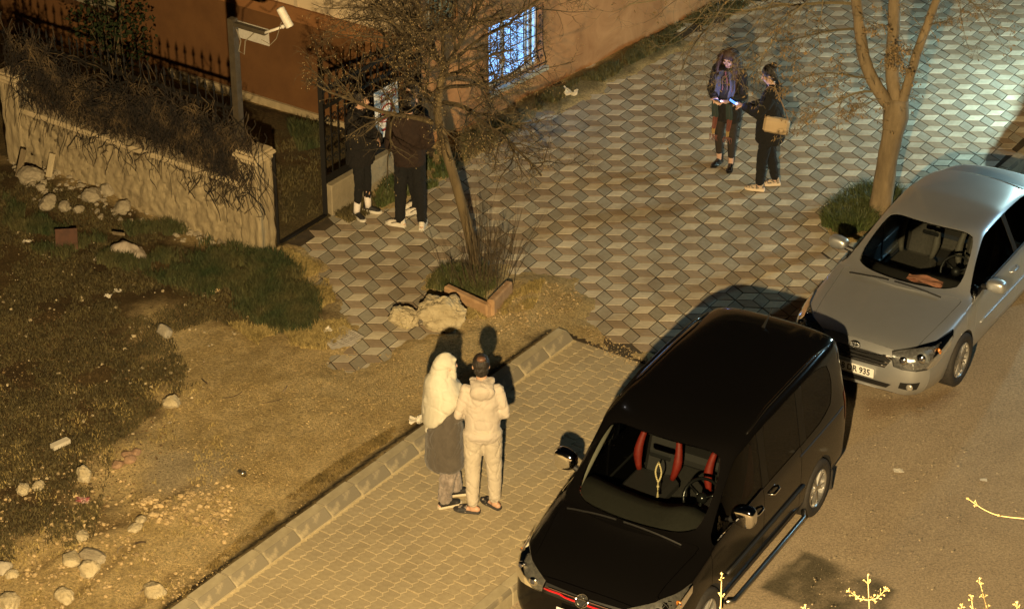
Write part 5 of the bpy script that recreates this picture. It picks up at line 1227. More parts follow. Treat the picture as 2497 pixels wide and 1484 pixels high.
# evergreen bush behind the fence
eb = thing('evergreen_bush', 'dark leafy bush behind the fence below the dark window', 'bush', tuple(rs(1.2, -8.0, 0))); q = MB(); qt = MB()
for k in range(1500):
    d = unit(rvec()); r = rp.random()**.4; c = rs(1.1, -8.05, 1.25)+d*np.array([.62, .5, .62])*r; 
    if noise.noise(Vector(c)*3) < -.12: continue
    a = unit(rvec()); b = unit(np.cross(a, rvec())); s_ = rp.uniform(.04, .075); q.add([c, c+a*s_*.5+b*s_*.35, c+a*s_, c+a*s_*.5-b*s_*.35], [(0, 1, 2, 3)])
for k in range(14): d = unit(rvec()+np.array([0, 0, 1.2])); qt.tube([rs(1.1, -8.05, 0), rs(1.1, -8.05, .6)+rvec(.05), rs(1.1, -8.05, 1.2)+d*.5], [.02, .014, .005], 5)
q.build('foliage', mat('evergreen_leaf', (.010, .016, .005), (.02, .028, .01), .9, 4, spec=.15), eb, kind='stuff'); qt.build('stems', twig_m, eb, kind='stuff')
# ---- grass and weeds (uncountable)
rn = np.random.RandomState(5)
def blades(name, P, h, m, w=.006, lean=.5):
    P = np.asarray(P); N = len(P); h = np.broadcast_to(h, (N,)).copy(); a = rn.rand(N)*6.283; w_ = w*(.6+.8*rn.rand(N)); l = (rn.rand(N)*lean)*h; la = rn.rand(N)*6.283
    sx = np.cos(a)*w_; sy = np.sin(a)*w_; lx = np.cos(la)*l; ly = np.sin(la)*l
    V = np.empty((N, 5, 3)); b = P
    V[:, 0] = b+np.stack([-sx, -sy, 0*h-.01], 1); V[:, 1] = b+np.stack([sx, sy, 0*h-.01], 1)
    V[:, 2] = b+np.stack([sx*.7+lx*.4, sy*.7+ly*.4, h*.6], 1); V[:, 3] = b+np.stack([-sx*.7+lx*.4, -sy*.7+ly*.4, h*.6], 1); V[:, 4] = b+np.stack([lx*1.3, ly*1.3, h], 1)
    me = bpy.data.meshes.new(name); me.vertices.add(N*5); me.vertices.foreach_set('co', V.ravel()); base = np.arange(N)*5
    lo = np.stack([base, base+1, base+2, base+3, base+3, base+2, base+4], 1).ravel().astype(np.int32); me.loops.add(len(lo)); me.loops.foreach_set('vertex_index', lo)
    me.polygons.add(2*N); stt = np.stack([np.arange(N)*7, np.arange(N)*7+4], 1).ravel().astype(np.int32); me.polygons.foreach_set('loop_start', stt); me.polygons.foreach_set('loop_total', np.tile([4, 3], N).astype(np.int32)); me.update(calc_edges=True)
    me.materials.append(m); return mk(name, me, kind='stuff')
def sample(poly_px, N, dens=None, z0=None):
    poly = at_arr(poly_px); lo = poly.min(0); hi = poly.max(0); out = []
    while len(out) < N:
        p = lo+rn.rand(N, 2)*(hi-lo); k = sd_poly(p, poly) > 0
        if dens is not None: k &= rn.rand(N) < dens(p)
        out.extend(p[k].tolist())
    out = np.array(out[:N]); z = np.array([tz(*p) for p in out]); return np.c_[out, z]
clump = lambda sc, th: (lambda p: sstep(th, th+.35, .5+fnoise(p[:, 0], p[:, 1], sc, 3)*1.8))
g_dark = mat('grass_dark', (.018, .034, .006), (.072, .064, .02), .8, 2.6, island=.35); g_dry = mat('grass_dry', (.22, .165, .055), (.34, .26, .10), .8, 4, island=.3); g_olive = mat('grass_olive', (.046, .036, .011), (.085, .066, .022), .8, 4, island=.4)
GP = [(0, 470), (150, 560), (420, 545), (590, 602), (690, 628), (770, 690), (800, 760), (770, 825), (650, 835), (560, 770), (430, 720), (330, 690), (150, 660), (0, 600)]
_gp = at_arr(GP); p = sample(GP, 36000, lambda p: clump(2.2, .42)(p)*sstep(.0, .5, sd_poly(p, _gp))); blades('grass', p, .05+.09*rn.rand(len(p)), g_dark, .0055)
GQ = [(560, 590), (690, 625), (780, 690), (800, 780), (700, 820), (600, 780), (480, 710), (440, 640)]; _gq = at_arr(GQ); p = sample(GQ, 15000, lambda p: clump(3, .34)(p)*sstep(0., .45, sd_poly(p, _gq))); blades('grass', p, .07+.10*rn.rand(len(p)), g_dark, .006)
p = sample([(-60, 420), (300, 540), (520, 640), (640, 830), (520, 790), (420, 830), (480, 950), (380, 1010), (280, 1110), (230, 1330), (-60, 1400)], 60000, clump(2.5, .2)); blades('weeds', p, .015+.04*rn.rand(len(p)), g_olive, .0055, .9)
p = sample([(690, 610), (790, 660), (830, 760), (860, 820), (790, 860), (640, 860), (560, 800), (700, 790), (760, 740)], 20000, clump(3, .3)); blades('dry_grass', p, .02+.05*rn.rand(len(p)), g_dry, .005, 1.)
p = sample([(-40, 900), (500, 950), (600, 1200), (400, 1480), (-40, 1480)], 4000, clump(4, .5)); blades('dry_grass', p, .015+.03*rn.rand(len(p)), g_dry, .005, 1.)
p = sample([(1120, 345), (1280, 265), (1460, 180), (1640, 70), (1800, -20), (1880, -20), (1700, 90), (1560, 150), (1470, 205), (1300, 290), (1200, 350), (1130, 400)], 16000, clump(2.5, .42)); blades('verge_grass', p, .03+.07*rn.rand(len(p)), mat('grass_verge', (.04, .045, .014), (.11, .095, .035), .7, 3, island=.4), .006, .8)
p = sample([(2000, 552), (2040, 500), (2090, 475), (2130, 470), (2195, 490), (2180, 540), (2120, 570), (2060, 580)], 9000, clump(6, .2)); blades('tree_grass', p, .08+.15*rn.rand(len(p)), mat('grass_green', (.035, .055, .012), (.085, .095, .028), .6, 4, island=.35), .006, .7)
p = sample([(905, 500), (960, 420), (1060, 375), (1120, 400), (1080, 450), (1000, 480), (930, 510)], 6000, clump(4, .25)); blades('verge_grass', p, .03+.09*rn.rand(len(p)), MATS['grass_green'], .006)
p = sample([(815, 525), (905, 480), (920, 515), (850, 545)], 1500); blades('verge_grass', p, .03+.05*rn.rand(len(p)), g_olive, .006)
p = sample([(1040, 705), (1085, 655), (1180, 650), (1215, 700), (1180, 735), (1090, 715)], 5200, clump(5, .2)); blades('bed_grass', p, .04+.10*rn.rand(len(p)), mat('grass_bed', (.04, .055, .012), (.09, .08, .025), .7, 4, island=.4), .005)
p = sample([(1085, 740), (1180, 770), (1290, 700), (1330, 690), (1300, 760), (1150, 790)], 2600, clump(6, .4)); blades('bed_grass', p, .02+.05*rn.rand(len(p)), g_dry, .005, .9)
p = sample([(700, 320), (780, 330), (785, 370), (730, 380)], 1600); blades('yard_weeds', p, .06+.16*rn.rand(len(p)), g_dark, .007)
p = sample([(660, 300), (790, 300), (790, 520), (690, 560)], 1800, clump(3, .4)); blades('yard_weeds', p, .02+.05*rn.rand(len(p)), g_olive, .006)
p = sample([(700, 1220), (900, 1090), (1040, 1000), (1050, 1015), (900, 1120), (560, 1370), (450, 1470), (440, 1450)], 7000, clump(4, .45)); blades('kerb_weeds', p, .01+.025*rn.rand(len(p)), mat('weed_brown', (.10, .07, .02), (.2, .14, .05), .85, 4, island=.4), .005, 1.)
# ================================================================== PEOPLE
skin = mat('skin', (.46, .27, .18), (.52, .32, .22), .55, 18, bump=.1, bscale=80)
skin_f = mat('skin_fair', (.52, .33, .25), (.58, .38, .29), .5, 18)
def fabric(name, c, c2, bump=.6, sc=9, rough=.9, stretch=(1, 1, .5), sheen=.2): return mat(name, c, c2, rough, sc, bump=bump, bscale=11, stretch=stretch, sheen=sheen, bdist=.025)
def remesh(q, name, m, parent, vox=.009, smooth=5, wrinkle=0., wsc=7., fac=.5):
    me = bpy.data.meshes.new(name); me.from_pydata([tuple(v) for v in q.v], [], q.f); me.update(); o = mk(name, me)
    md = o.modifiers.new('r', 'REMESH'); md.mode = 'VOXEL'; md.voxel_size = vox; md.use_smooth_shade = True
    if smooth: s = o.modifiers.new('s', 'SMOOTH'); s.iterations = smooth; s.factor = fac
    dg = bpy.context.evaluated_depsgraph_get(); dg.update(); out = bpy.data.meshes.new_from_object(o.evaluated_get(dg), depsgraph=dg); bpy.data.objects.remove(o)
    n = len(out.vertices)
    if wrinkle:
        co = np.empty(n*3); out.vertices.foreach_get('co', co); co = co.reshape(-1, 3); no = np.empty(n*3); out.vertex_normals.foreach_get('vector', no); no = no.reshape(-1, 3)
        d = np.array([noise.noise((c[0]*wsc+3, c[1]*wsc, c[2]*wsc*1.9)) for c in co])
        d2 = np.array([abs(noise.noise((c[0]*wsc*.75+c[2]*2.6, c[1]*wsc*.75-c[2]*2.2, c[2]*wsc*.55+9+.6*noise.noise((c[0]*6, c[1]*6, c[2]*6))))) for c in co]); d3 = np.array([abs(noise.noise((c[0]*wsc*.9-c[2]*4.0+5, c[1]*wsc*.9+c[2]*3, c[2]*wsc*.9+2))) for c in co])
        cr = np.clip(1-d2*6.5, 0, 1)**1.3+.7*np.clip(1-d3*7, 0, 1)**1.3
        co += no*((d*.55-cr*.95)*wrinkle)[:, None]; out.vertices.foreach_set('co', co.ravel()); out.update()
    out.polygons.foreach_set('use_smooth', [True]*len(out.polygons)); out.materials.clear(); out.materials.append(m)
    out.name = name; return mk(name, out, parent)
def hand(q, wrist, d, up, L=.18, curl=.5, sgn=1):
    """five separate fingers; d = pointing direction, up = back of the hand"""
    d = unit(np.array(d, float)); up = np.array(up, float); up = unit(up-d*(up@d)); s = np.cross(d, up)*sgn; w = np.asarray(wrist, float); pl_ = L*.50
    for k in np.linspace(-1, 1, 5): q.cap(w+s*k*.018, w+d*pl_+s*k*.030, .013, .012, 8)
    for k, fl_ in zip((-1.5, -.5, .5, 1.5), (.40, .47, .50, .42)):
        p = w+d*pl_+s*k*.0185; fl2 = fl_*L; cur = curl; dd = d.copy()
        for seg, r in ((.42, .0088), (.32, .0080), (.26, .0072)):
            dd = unit(dd*math.cos(cur*.9)-up*math.sin(cur*.9)); p2 = p+dd*fl2*seg; q.cap(p, p2, r, r*.95, 6); p = p2; 
            up2 = unit(up-dd*(up@dd)); up = up if cur < .05 else unit(up2)
        up = np.array(up, float)
    t0 = w+d*L*.12-s*.022; t1 = t0+unit(d*.7-s*.7)*L*.25; t2 = t1+unit(d*.95-s*.15)*L*.2; q.cap(t0, t1, .0115, .010, 6); q.cap(t1, t2, .0098, .008, 6)
def head_geo(q, c, yaw, pitch, s=1.):
    """head of the continuous body; local +y is where the face looks"""
    R = np.array(Matrix.Rotation(yaw, 3, 'Z') @ Matrix.Rotation(pitch, 3, 'X')); f = lambda v: c+R@(np.array(v)*s)
    q.ell(f((0, -.012, .025)), np.array((.076, .094, .098))*s, 2, R); q.ell(f((0, .022, -.035)), np.array((.060, .070, .080))*s, 2, R); q.ell(f((0, .050, -.088)), np.array((.034, .034, .026))*s, 2, R)
    q.cap(f((0, .088, .012)), f((0, .108, -.028)), .009*s, .014*s, 8); q.ell(f((.012, .098, -.033)), (.010*s,)*3, 1); q.ell(f((-.012, .098, -.033)), (.010*s,)*3, 1)
    q.cap(f((-.036, .074, .030)), f((.036, .074, .030)), .011*s, .011*s, 8)
    for sg in (1, -1): q.ell(f((sg*.045, .062, -.018)), np.array((.024, .022, .020))*s, 1, R); q.ell(f((sg*.077, -.008, -.004)), np.array((.010, .020, .030))*s, 1, R)
    q.cap(f((-.018, .084, -.062)), f((.018, .084, -.062)), .009*s, .009*s, 6)
    return R, f
def face_parts(parent, f, R, s=1.):
    for sg in (1, -1):
        q = MB(); q.ell(f((sg*.032, .076, .008)), np.array((.0125, .007, .007))*s, 1, R); q.build('eye', mat('eye_dark', (.03, .02, .015), rough=.2), parent, smooth=True)
        q = MB(); q.tube([f((sg*.014, .088, .030)), f((sg*.033, .085, .036)), f((sg*.052, .072, .030))], .005*s, 5); q.build('eyebrow', mat('brow', (.03, .018, .01)), parent, smooth=True)
    q = MB(); q.cap(f((-.017, .091, -.062)), f((.017, .091, -.062)), .0065*s, .0065*s, 6); q.build('mouth', mat('lip', (.34, .12, .10), rough=.45), parent, smooth=True)
def person(label, loc, rz, H=1.72, J=None, group='people standing about at night'):
    t = thing('person', label, 'person', loc, rz, group, world=False)
    k = H/1.75
    D = dict(pelvis=(0, 0, .93), chest=(0, 0, 1.25), neck=(0, 0, 1.47), head=(0, .025, 1.625), lh=(-.09, 0, .92), rh=(.09, 0, .92), lk=(-.10, .02, .50), rk=(.10, .02, .50), la=(-.11, -.01, .085), ra=(.11, -.01, .085),
             ls=(-.175, 0, 1.415), rs=(.175, 0, 1.415), le=(-.23, -.03, 1.14), re=(.23, -.03, 1.14), lw=(-.21, .08, .90), rw=(.21, .08, .90), lt=0., rt=0., hy=0., hp=0., lhand=((0, .2, -1), (-1, 0, 0)), rhand=((0, .2, -1), (1, 0, 0)))
    if J: D.update(J)
    for a in D:
        if isinstance(D[a], tuple) and len(D[a]) == 3 and a not in ('lhand', 'rhand'): D[a] = np.array(D[a])*k
    D['k'] = k; return t, D
def body(t, D, m=None, vox=.0085, arms=True):
    k = D['k']; q = MB()
    q.ell(D['pelvis'], np.array((.155, .105, .13))*k, 2); q.ell((D['pelvis']+D['chest'])/2, np.array((.135, .095, .17))*k, 2); q.ell(D['chest'], np.array((.165, .11, .18))*k, 2)
    q.cap(D['chest']+[0, 0, .12*k], D['neck'], .07*k, .055*k); q.cap(D['neck'], D['head']-np.array([0, .015, .05])*k, .055*k, .05*k)
    for s in 'lr':
        q.cap(D[s+'h'], D[s+'k'], .085*k, .055*k); q.cap(D[s+'k'], D[s+'a'], .055*k, .037*k)
        a = D[s+'t']; d = np.array([math.sin(a), math.cos(a), 0]); b = D[s+'a']; 
        q.cap(b+np.array([0, 0, -.045*k])-d*.045*k, b+d*.13*k+[0, 0, -.055*k], .030*k, .022*k); q.cap(b, b+[0, 0, -.04*k], .037*k, .035*k)
        q.cap(D['chest']+[0, 0, .11*k], D[s+'s']-[0, 0, .01*k], .05*k, .042*k); q.cap(D[s+'s']-[0, 0, .01*k], D[s+'e'], .040*k, .034*k); q.cap(D[s+'e'], D[s+'w'], .034*k, .026*k)
        hd, hu = D[s+'hand']; hand(q, D[s+'w']+unit(np.array(hd, float))*.012, hd, hu, .18*k, D.get(s+'curl', .45), -1 if s == 'r' else 1)
    R, f = head_geo(q, D['head'], D['hy'], D['hp'], k); D['R'] = R; D['f'] = f
    o = remesh(q, 'body', m or skin, t, vox*k, 3); return o
def shoes(t, D, m_up, m_sole, style='shoe', m3=None):
    k = D['k']; outs = []
    for s in 'lr':
        a = D[s+'t']; d = np.array([math.sin(a), math.cos(a), 0]); p = np.array([d[1], -d[0], 0]); b = np.array([D[s+'a'][0], D[s+'a'][1], D[s+'a'][2]-.085*k])
        O = [(-.075, 0), (-.068, .028), (-.03, .033), (.03, .036), (.09, .045), (.14, .042), (.175, .026), (.188, 0), (.175, -.026), (.14, -.042), (.09, -.045), (.03, -.036), (-.03, -.033), (-.068, -.028)]
        ht = .022 if style != 'sneaker' else .032
        def ring(sc, z): return [b+d*(x*sc+.0)*k+p*y*sc*k+[0, 0, z*k] for x, y in O]
        q = MB(); q.loft([ring(1.0, .0), ring(1.06, .006), ring(1.06, ht), ring(.98, ht+.004)]); so = None
        u = MB()
        if style == 'slide':
            nn = 12; V = []
            for i in range(5):
                x = .055+.085*i/4
                for j in range(nn): an = math.pi*j/(nn-1); V.append(b+d*x*k+p*math.cos(an)*.053*k+[0, 0, (ht+math.sin(an)*(.052-.018*i/4))*k])
            u.add(V, [(i*nn+j, i*nn+j+1, (i+1)*nn+j+1, (i+1)*nn+j) for i in range(4) for j in range(nn-1)]); o = u.build('sandal', m_up, t, smooth=True)
        else:
            u.cap(b+d*-.035*k+[0, 0, .05*k], b+d*.03*k+[0, 0, .052*k], .036*k, .038*k); u.cap(b+d*.03*k+[0, 0, .048*k], b+d*.13*k+[0, 0, .034*k], .040*k, .033*k); u.ell(b+d*.135*k+[0, 0, .035*k], np.array((.042, .042, .026))*k, 2)
            u.cap(b+d*-.03*k+[0, 0, .03*k], b+d*.12*k+[0, 0, .03*k], .034*k, .036*k)
            if style == 'boot': u.cap(b+d*-.025*k+[0, 0, .05*k], b+d*-.02*k+[0, 0, .15*k], .044*k, .047*k)
            elif style == 'clog': pass
            else: u.cap(b+d*-.03*k+[0, 0, .05*k], b+d*-.025*k+[0, 0, .09*k], .038*k, .039*k)
            o = remesh(u, 'boot' if style == 'boot' else 'shoe', m_up, t, .007, 4)
        q.build('sole', m_sole, o, smooth=False)
        if m3 is not None:
            for sg in (1, -1):
                w = MB(); w.add([b+d*x*k+p*sg*(.0445-.0)*k*(1.0 if x > .05 else .93)+[0, 0, z*k] for x, z in ((-.03, .062), (.03, .060), (.10, .040), (.10, .052), (.03, .074), (-.03, .072))], [(0, 1, 2, 3, 4, 5)]); w.build('stripe', m3, o)
            w = MB(); w.cap(b+d*.02*k+[0, 0, .09*k], b+d*.07*k+[0, 0, .074*k], .016*k, .012*k); w.build('tongue', m3, o, smooth=True)
        outs.append(o)
    return outs
def trousers(t, D, m, r0=.105, r1=.075, r2=.058, bottom=.10, wr=.010, name='trousers', top=True):
    k = D['k']; q = MB()
    if top: q.ell(D['pelvis']+[0, -.01, .0], np.array((.172, .122, .14))*k, 2)
    for s in 'lr':
        q.cap(D[s+'h']-[0, 0, .02*k], D[s+'k'], r0*k, r1*k, 14); b = D[s+'a']+(D[s+'k']-D[s+'a'])*((bottom-.085)/.415); q.cap(D[s+'k'], b, r1*k, r2*k, 14)
    return remesh(q, name, m, t, .010*k, 5, wr, 9)
def jacket(t, D, m, hem=.80, wr=.014, r=(.062, .054, .045), flare=1.0, name='jacket', thick=0., cuff=.015, collar=True, extra=None, smooth=6, sh=(.085, .072)):
    k = D['k']; q = MB(); th = thick
    q.ell(D['chest'], np.array((.185+th, .130+th, .20))*k, 2); q.ell((D['pelvis']+D['chest'])/2, np.array((.170+th, .120+th, .22))*k, 2)
    rings = []
    z0 = D['chest'][2]+.02*k; z1 = hem*k; c0 = D['chest']; c1 = D['pelvis']
    for i in range(6):
        f = i/5; z = z0+(z1-z0)*f; c = c0+(c1-c0)*min(1, f*1.0); fl_ = 1+(flare-1)*f
        rings.append([np.array([c[0]+(.172+th)*k*fl_*math.cos(a), c[1]+(.124+th)*k*fl_*math.sin(a), z]) for a in np.linspace(0, 2*math.pi, 21)[:-1]])
    q.loft(rings)
    for s in 'lr':
        q.cap(D['chest']+[0, 0, .10*k], D[s+'s'], sh[0]*k+th, sh[1]*k+th); q.cap(D[s+'s'], D[s+'e'], (r[0]+.008)*k+th, r[1]*k+th, 14); e = D[s+'e']+(D[s+'w']-D[s+'e'])*(1-cuff/.25); q.cap(D[s+'e'], e, r[1]*k+th, r[2]*k+th*.6, 14)
    if collar: q.cap(D['chest']+[0, 0, .15*k], D['neck']+[0, 0, .01*k], .085*k, .066*k)
    if extra: extra(q)
    return remesh(q, name, m, t, .011*k, smooth, wr, 8)
def hair_short(t, D, m, off=.0, sc=1.0, front=.055):
    f = D['f']; q = MB(); R = D['R']
    q.ell(f((0, -.022, .040)), np.array((.083, .098, .098))*D['k']*sc, 3, R); q.ell(f((0, -.055, -.01)), np.array((.074, .062, .085))*D['k']*sc, 2, R)
    return remesh(q, 'hair', m, t, .008, 2, .006, 40)
hair_k = mat('hair_black', (.010, .008, .007), (.022, .016, .012), .5, 60, bump=.6, bscale=70, stretch=(1, 1, .2)); hair_b = mat('hair_brown', (.030, .016, .009), (.065, .034, .018), .5, 50, bump=.7, bscale=60, stretch=(1, 1, .2))
black_cl = fabric('black_cloth', (.0042, .0040, .0042), (.007, .0065, .0065), sheen=0, rough=.97); black_tr = fabric('black_trousers', (.0042, .0042, .0045), (.007, .0066, .0066), sheen=0, rough=.97); white_rub = mat('white_rubber', (.62, .58, .5), rough=.6)
def wpos(px, py): p = at(px, py); return (p[0], p[1], 0.004)
# --- 1 man in cream hoodie, seen from behind
_w = wpos(1178, 1246)
t, D = person('man in a cream hooded tracksuit and slides, seen from behind, hands in his front pocket', _w, .06, 1.77,
    dict(lh=(-.085, 0, .92), rh=(.085, 0, .92), la=(-.10, -.03, .095), ra=(.115, .05, .095), lk=(-.10, .02, .5), rk=(.11, .05, .5), lt=-1.30, rt=-.75, le=(-.235, -.02, 1.12), re=(.225, -.02, 1.12), lw=(-.15, .16, 1.0), rw=(.15, .16, 1.0), lhand=((1, .25, -.2), (0, 1, .2)), rhand=((-1, .25, -.2), (0, 1, .2)), head=(-.01, .02, 1.635), hp=-.12, hy=.05, ls=(-.155, 0, 1.39), rs=(.155, 0, 1.39)))
body(t, D)
cream = fabric('cream_fleece', (.41, .36, .305), (.465, .41, .345), .55, sheen=.05); cream2 = fabric('cream_fleece_trousers', (.42, .37, .30), (.48, .425, .34), .55, sheen=.05)
def hood(q):
    k = D['k']; c = D['neck']
    for i, a in enumerate(np.linspace(.2, math.pi-.2, 9)): pass
    q.ell(c+np.array([0, -.105, -.055])*k, np.array((.125, .055, .10))*k, 2, np.array(Matrix.Rotation(.35, 3, 'X'))); q.ell(c+np.array([0, -.075, -.005])*k, np.array((.118, .075, .06))*k, 2); q.ell(c+np.array([0, -.12, -.03])*k, np.array((.095, .04, .075))*k, 2)
    for a in np.linspace(-.4, math.pi+.4, 14): p = c+np.array([.098*math.cos(a), -.01-.07*math.sin(a), .012+.012*math.cos(2*a)])*k; q.ell(p, (.03*k,)*3, 1)
    q.ell(D['pelvis']+np.array([0, .0, -.02])*k, np.array((.195, .145, .10))*k, 2); q.cap(D['pelvis']+np.array([-.12, .15, .12])*k, D['pelvis']+np.array([.12, .15, .12])*k, .06*k)
jacket(t, D, cream, .84, .0085, (.054, .052, .043), 1.07, 'hoodie', -.006, extra=hood, sh=(.076, .064))
trousers(t, D, cream2, .106, .082, .060, .12, .008)
for s in 'lr': q = MB(); b = D[s+'a']; kk = D[s+'k']; u_ = unit(kk-b); q.tube([b+u_*.02, b+u_*.085], [.056, .060], 16); q.build('ankle_cuff', cream2, t, smooth=True)
slide_up = mat('slide_strap', (.02, .02, .022), (.32, .27, .22), .5, 26, ramp=(.55, .6)); shoes(t, D, slide_up, mat('slide_sole', (.035, .033, .032), rough=.7), 'slide')
hair_short(t, D, hair_k)
q = MB(); V, F = ICO[2]; q.ell(D['f']((0, -.070, .100)), np.array((.046, .042, .030)), 2, D['R']); q.build('bald_patch', mat('thin_hair', (.09, .045, .025), (.16, .08, .045), .5, 50), t, smooth=True)
# --- 2 woman in white headscarf
_w = wpos(1090, 1221)
t, D = person('woman in a pale headscarf and long dark tunic talking to the man in the hoodie', _w, -1.18, 1.68,
    dict(la=(-.07, .12, .085), ra=(.10, -.06, .085), lk=(-.09, .07, .48), rk=(.10, -.01, .48), lt=.10, rt=-.05, ls=(-.14, .0, 1.38), rs=(.14, .0, 1.38), le=(-.17, .06, 1.09), re=(.17, .06, 1.09), lw=(-.06, .27, 1.06), rw=(.06, .26, 1.12), lhand=((.3, .7, .5), (-.5, .2, .8)), rhand=((-.3, .8, .5), (.5, .2, .8)), hy=.12, hp=-.05, lcurl=.55, rcurl=.55))
body(t, D, skin_f); face_parts(t, D['f'], D['R'], D['k'])
tunic = fabric('dark_tunic', (.060, .050, .040), (.085, .072, .058), .5)
def tex(q): k = D['k']; q.loft([[np.array([D['pelvis'][0]+rx*k*math.cos(a), D['pelvis'][1]+ry*k*math.sin(a)-.01, z*k]) for a in np.linspace(0, 2*math.pi, 25)[:-1]] for z, rx, ry in ((1.12, .19, .15), (.9, .215, .19), (.7, .225, .205), (.50, .225, .215), (.45, .20, .19))])
jacket(t, D, tunic, .8, .010, (.060, .054, .048), 1.1, 'tunic', .002, extra=tex, sh=(.07, .058))
scarf_m = fabric('pale_scarf', (.47, .445, .36), (.53, .505, .42), .6, 8, sheen=0)
f = D['f']; k = D['k']; q = MB()
q.ell(f((0, -.03, .038)), np.array((.092, .108, .106)), 3, D['R']); q.ell(f((0, -.045, -.06)), np.array((.094, .085, .10)), 2, D['R'])
for sg in (1, -1): q.cap(f((sg*.072, .03, .03)), f((sg*.055, .045, -.105)), .026, .036)
q.cap(f((-.05, .05, -.115)), f((.05, .05, -.115)), .034); q.cap(f((-.055, .055, .085)), f((.055, .055, .085)), .022)
c = D['neck']; 
q.loft([[np.array([c[0]+rx*math.cos(a), c[1]+oy+ry*math.sin(a), z+max(0, c[2]-.06-z)*.55*math.sin(a)+max(0, c[2]-.06-z)*.10]) for a in np.linspace(0, 2*math.pi, 25)[:-1]] for z, rx, ry, oy in ((c[2]+.17, .088, .10, -.03), (c[2]+.08, .108, .115, -.045), (c[2]-.0, .18, .15, -.05), (c[2]-.08, .235, .175, -.03), (c[2]-.20, .255, .195, -.03), (c[2]-.31, .24, .185, -.05), (c[2]-.36, .20, .15, -.07))])
q.cap(c+[0, -.12, -.2], c+[-.04, -.17, -.56], .11, .035); q.ell(f((0, -.03, .11)), np.array((.05, .07, .05)), 2, D['R']); q.ell(f((0, -.10, .0)), np.array((.075, .06, .10)), 2, D['R']); q.cap(c+[.06, .1, -.12], c+[.05, .155, -.34], .09, .035); q.cap(c+[-.06, .1, -.12], c+[-.02, .15, -.30], .08, .035)
remesh(q, 'headscarf', scarf_m, t, .009, 9, .009, 4.5)
trousers(t, D, fabric('grey_velour', (.14, .115, .10), (.30, .25, .22), .8, 16), .10, .088, .078, .12, .018, top=False)
clog = mat('black_clog', (.016, .015, .014), rough=.6); shoes(t, D, clog, mat('cream_sole', (.55, .48, .36), rough=.7), 'clog')
q = MB(); ph_c = (D['lw']+D['rw'])/2+np.array([0, .15, .06]); q.box(ph_c, (.08, .012, .15), np.array(Matrix.Rotation(-.7, 3, 'X')), bev=.005)
ph = q.build('phone', mat('phone_black', (.012, .012, .013), rough=.15), None); tag(ph, 'dark phone held up by the woman in the headscarf', 'phone'); _Mp = Matrix.Translation(Vector(_w)) @ Matrix.Rotation(-1.18, 4, 'Z'); ph.matrix_world = _Mp
# --- 3 curly-haired woman facing the camera
_w = wpos(1768, 404)
t, D = person('curly-haired woman in a long dark coat and striped scarf, face lit blue by her phone', _w, math.pi-.45+math.radians(45)*0, 1.62,
    dict(la=(-.10, .04, .085), ra=(.10, -.02, .085), lk=(-.10, .05, .49), rk=(.10, .03, .49), lt=-.25, rt=.15, le=(-.24, .05, 1.13), re=(.24, .04, 1.13), lw=(-.12, .26, 1.10), rw=(.10, .25, 1.11), lhand=((.6, .7, .1), (-.2, -.2, 1)), rhand=((-.4, .8, .15), (.3, -.2, 1)), hy=-.0, hp=-.42, head=(0, .045, 1.615)))
body(t, D, skin_f); face_parts(t, D['f'], D['R'], D['k'])
coat = fabric('dark_coat', (.005, .0046, .0046), (.009, .008, .0075), .5, sheen=0); jacket(t, D, coat, .70, .014, (.066, .06, .052), 1.16, 'coat', .008)
trousers(t, D, fabric('dark_leggings', (.022, .016, .013), (.03, .023, .018), .3, sheen=0), .098, .068, .050, .20, .003, 'leggings', top=True)
boot_m = mat('patent_boot', (.010, .009, .009), rough=.12, coat=.6); shoes(t, D, boot_m, boot_m, 'boot')
f = D['f']; q = MB(); rh = random.Random(4)
q.ell(f((0, -.03, .045)), np.array((.092, .10, .10)), 2, D['R'])
for k_ in range(150):
    a = rh.uniform(-2.35, 2.35); a0 = a-math.pi/2; r0 = .085; P = []
    ln = rh.uniform(.22, .50)*(1. if abs(a) > .5 else 1.); ph0 = rh.uniform(0, 6)
    for i in range(9):
        g = i/8; rr = r0+.065*math.sin(min(1, g*1.6)*1.5)+.012*math.sin(g*22+ph0); P.append(D['head']+np.array([rr*math.sin(a), -rr*math.cos(a)-.02, .10-ln*g*1.0+.012*math.cos(g*22+ph0)]))
    P[0] = f((.03*math.sin(a), -.03-.02*math.cos(a), .135)); q.tube(P, [.012, .016, .017, .017, .017, .016, .014, .012, .006], 5)
hb = q.build('hair', hair_b, t, smooth=True)
sc_blue = fabric('scarf_blue', (.028, .034, .055), (.042, .05, .075), .5, 14); sc_teal = fabric('scarf_teal', (.012, .024, .022), (.024, .038, .034), .5, 14); sc_red = fabric('scarf_red', (.10, .026, .018), (.16, .055, .036), .6, 14); sc_pink = fabric('scarf_pink', (.13, .04, .036), (.16, .055, .05), .5, 12); sc_yel = fabric('scarf_ochre', (.26, .17, .06), (.32, .21, .08), .5, 12)
scf = None
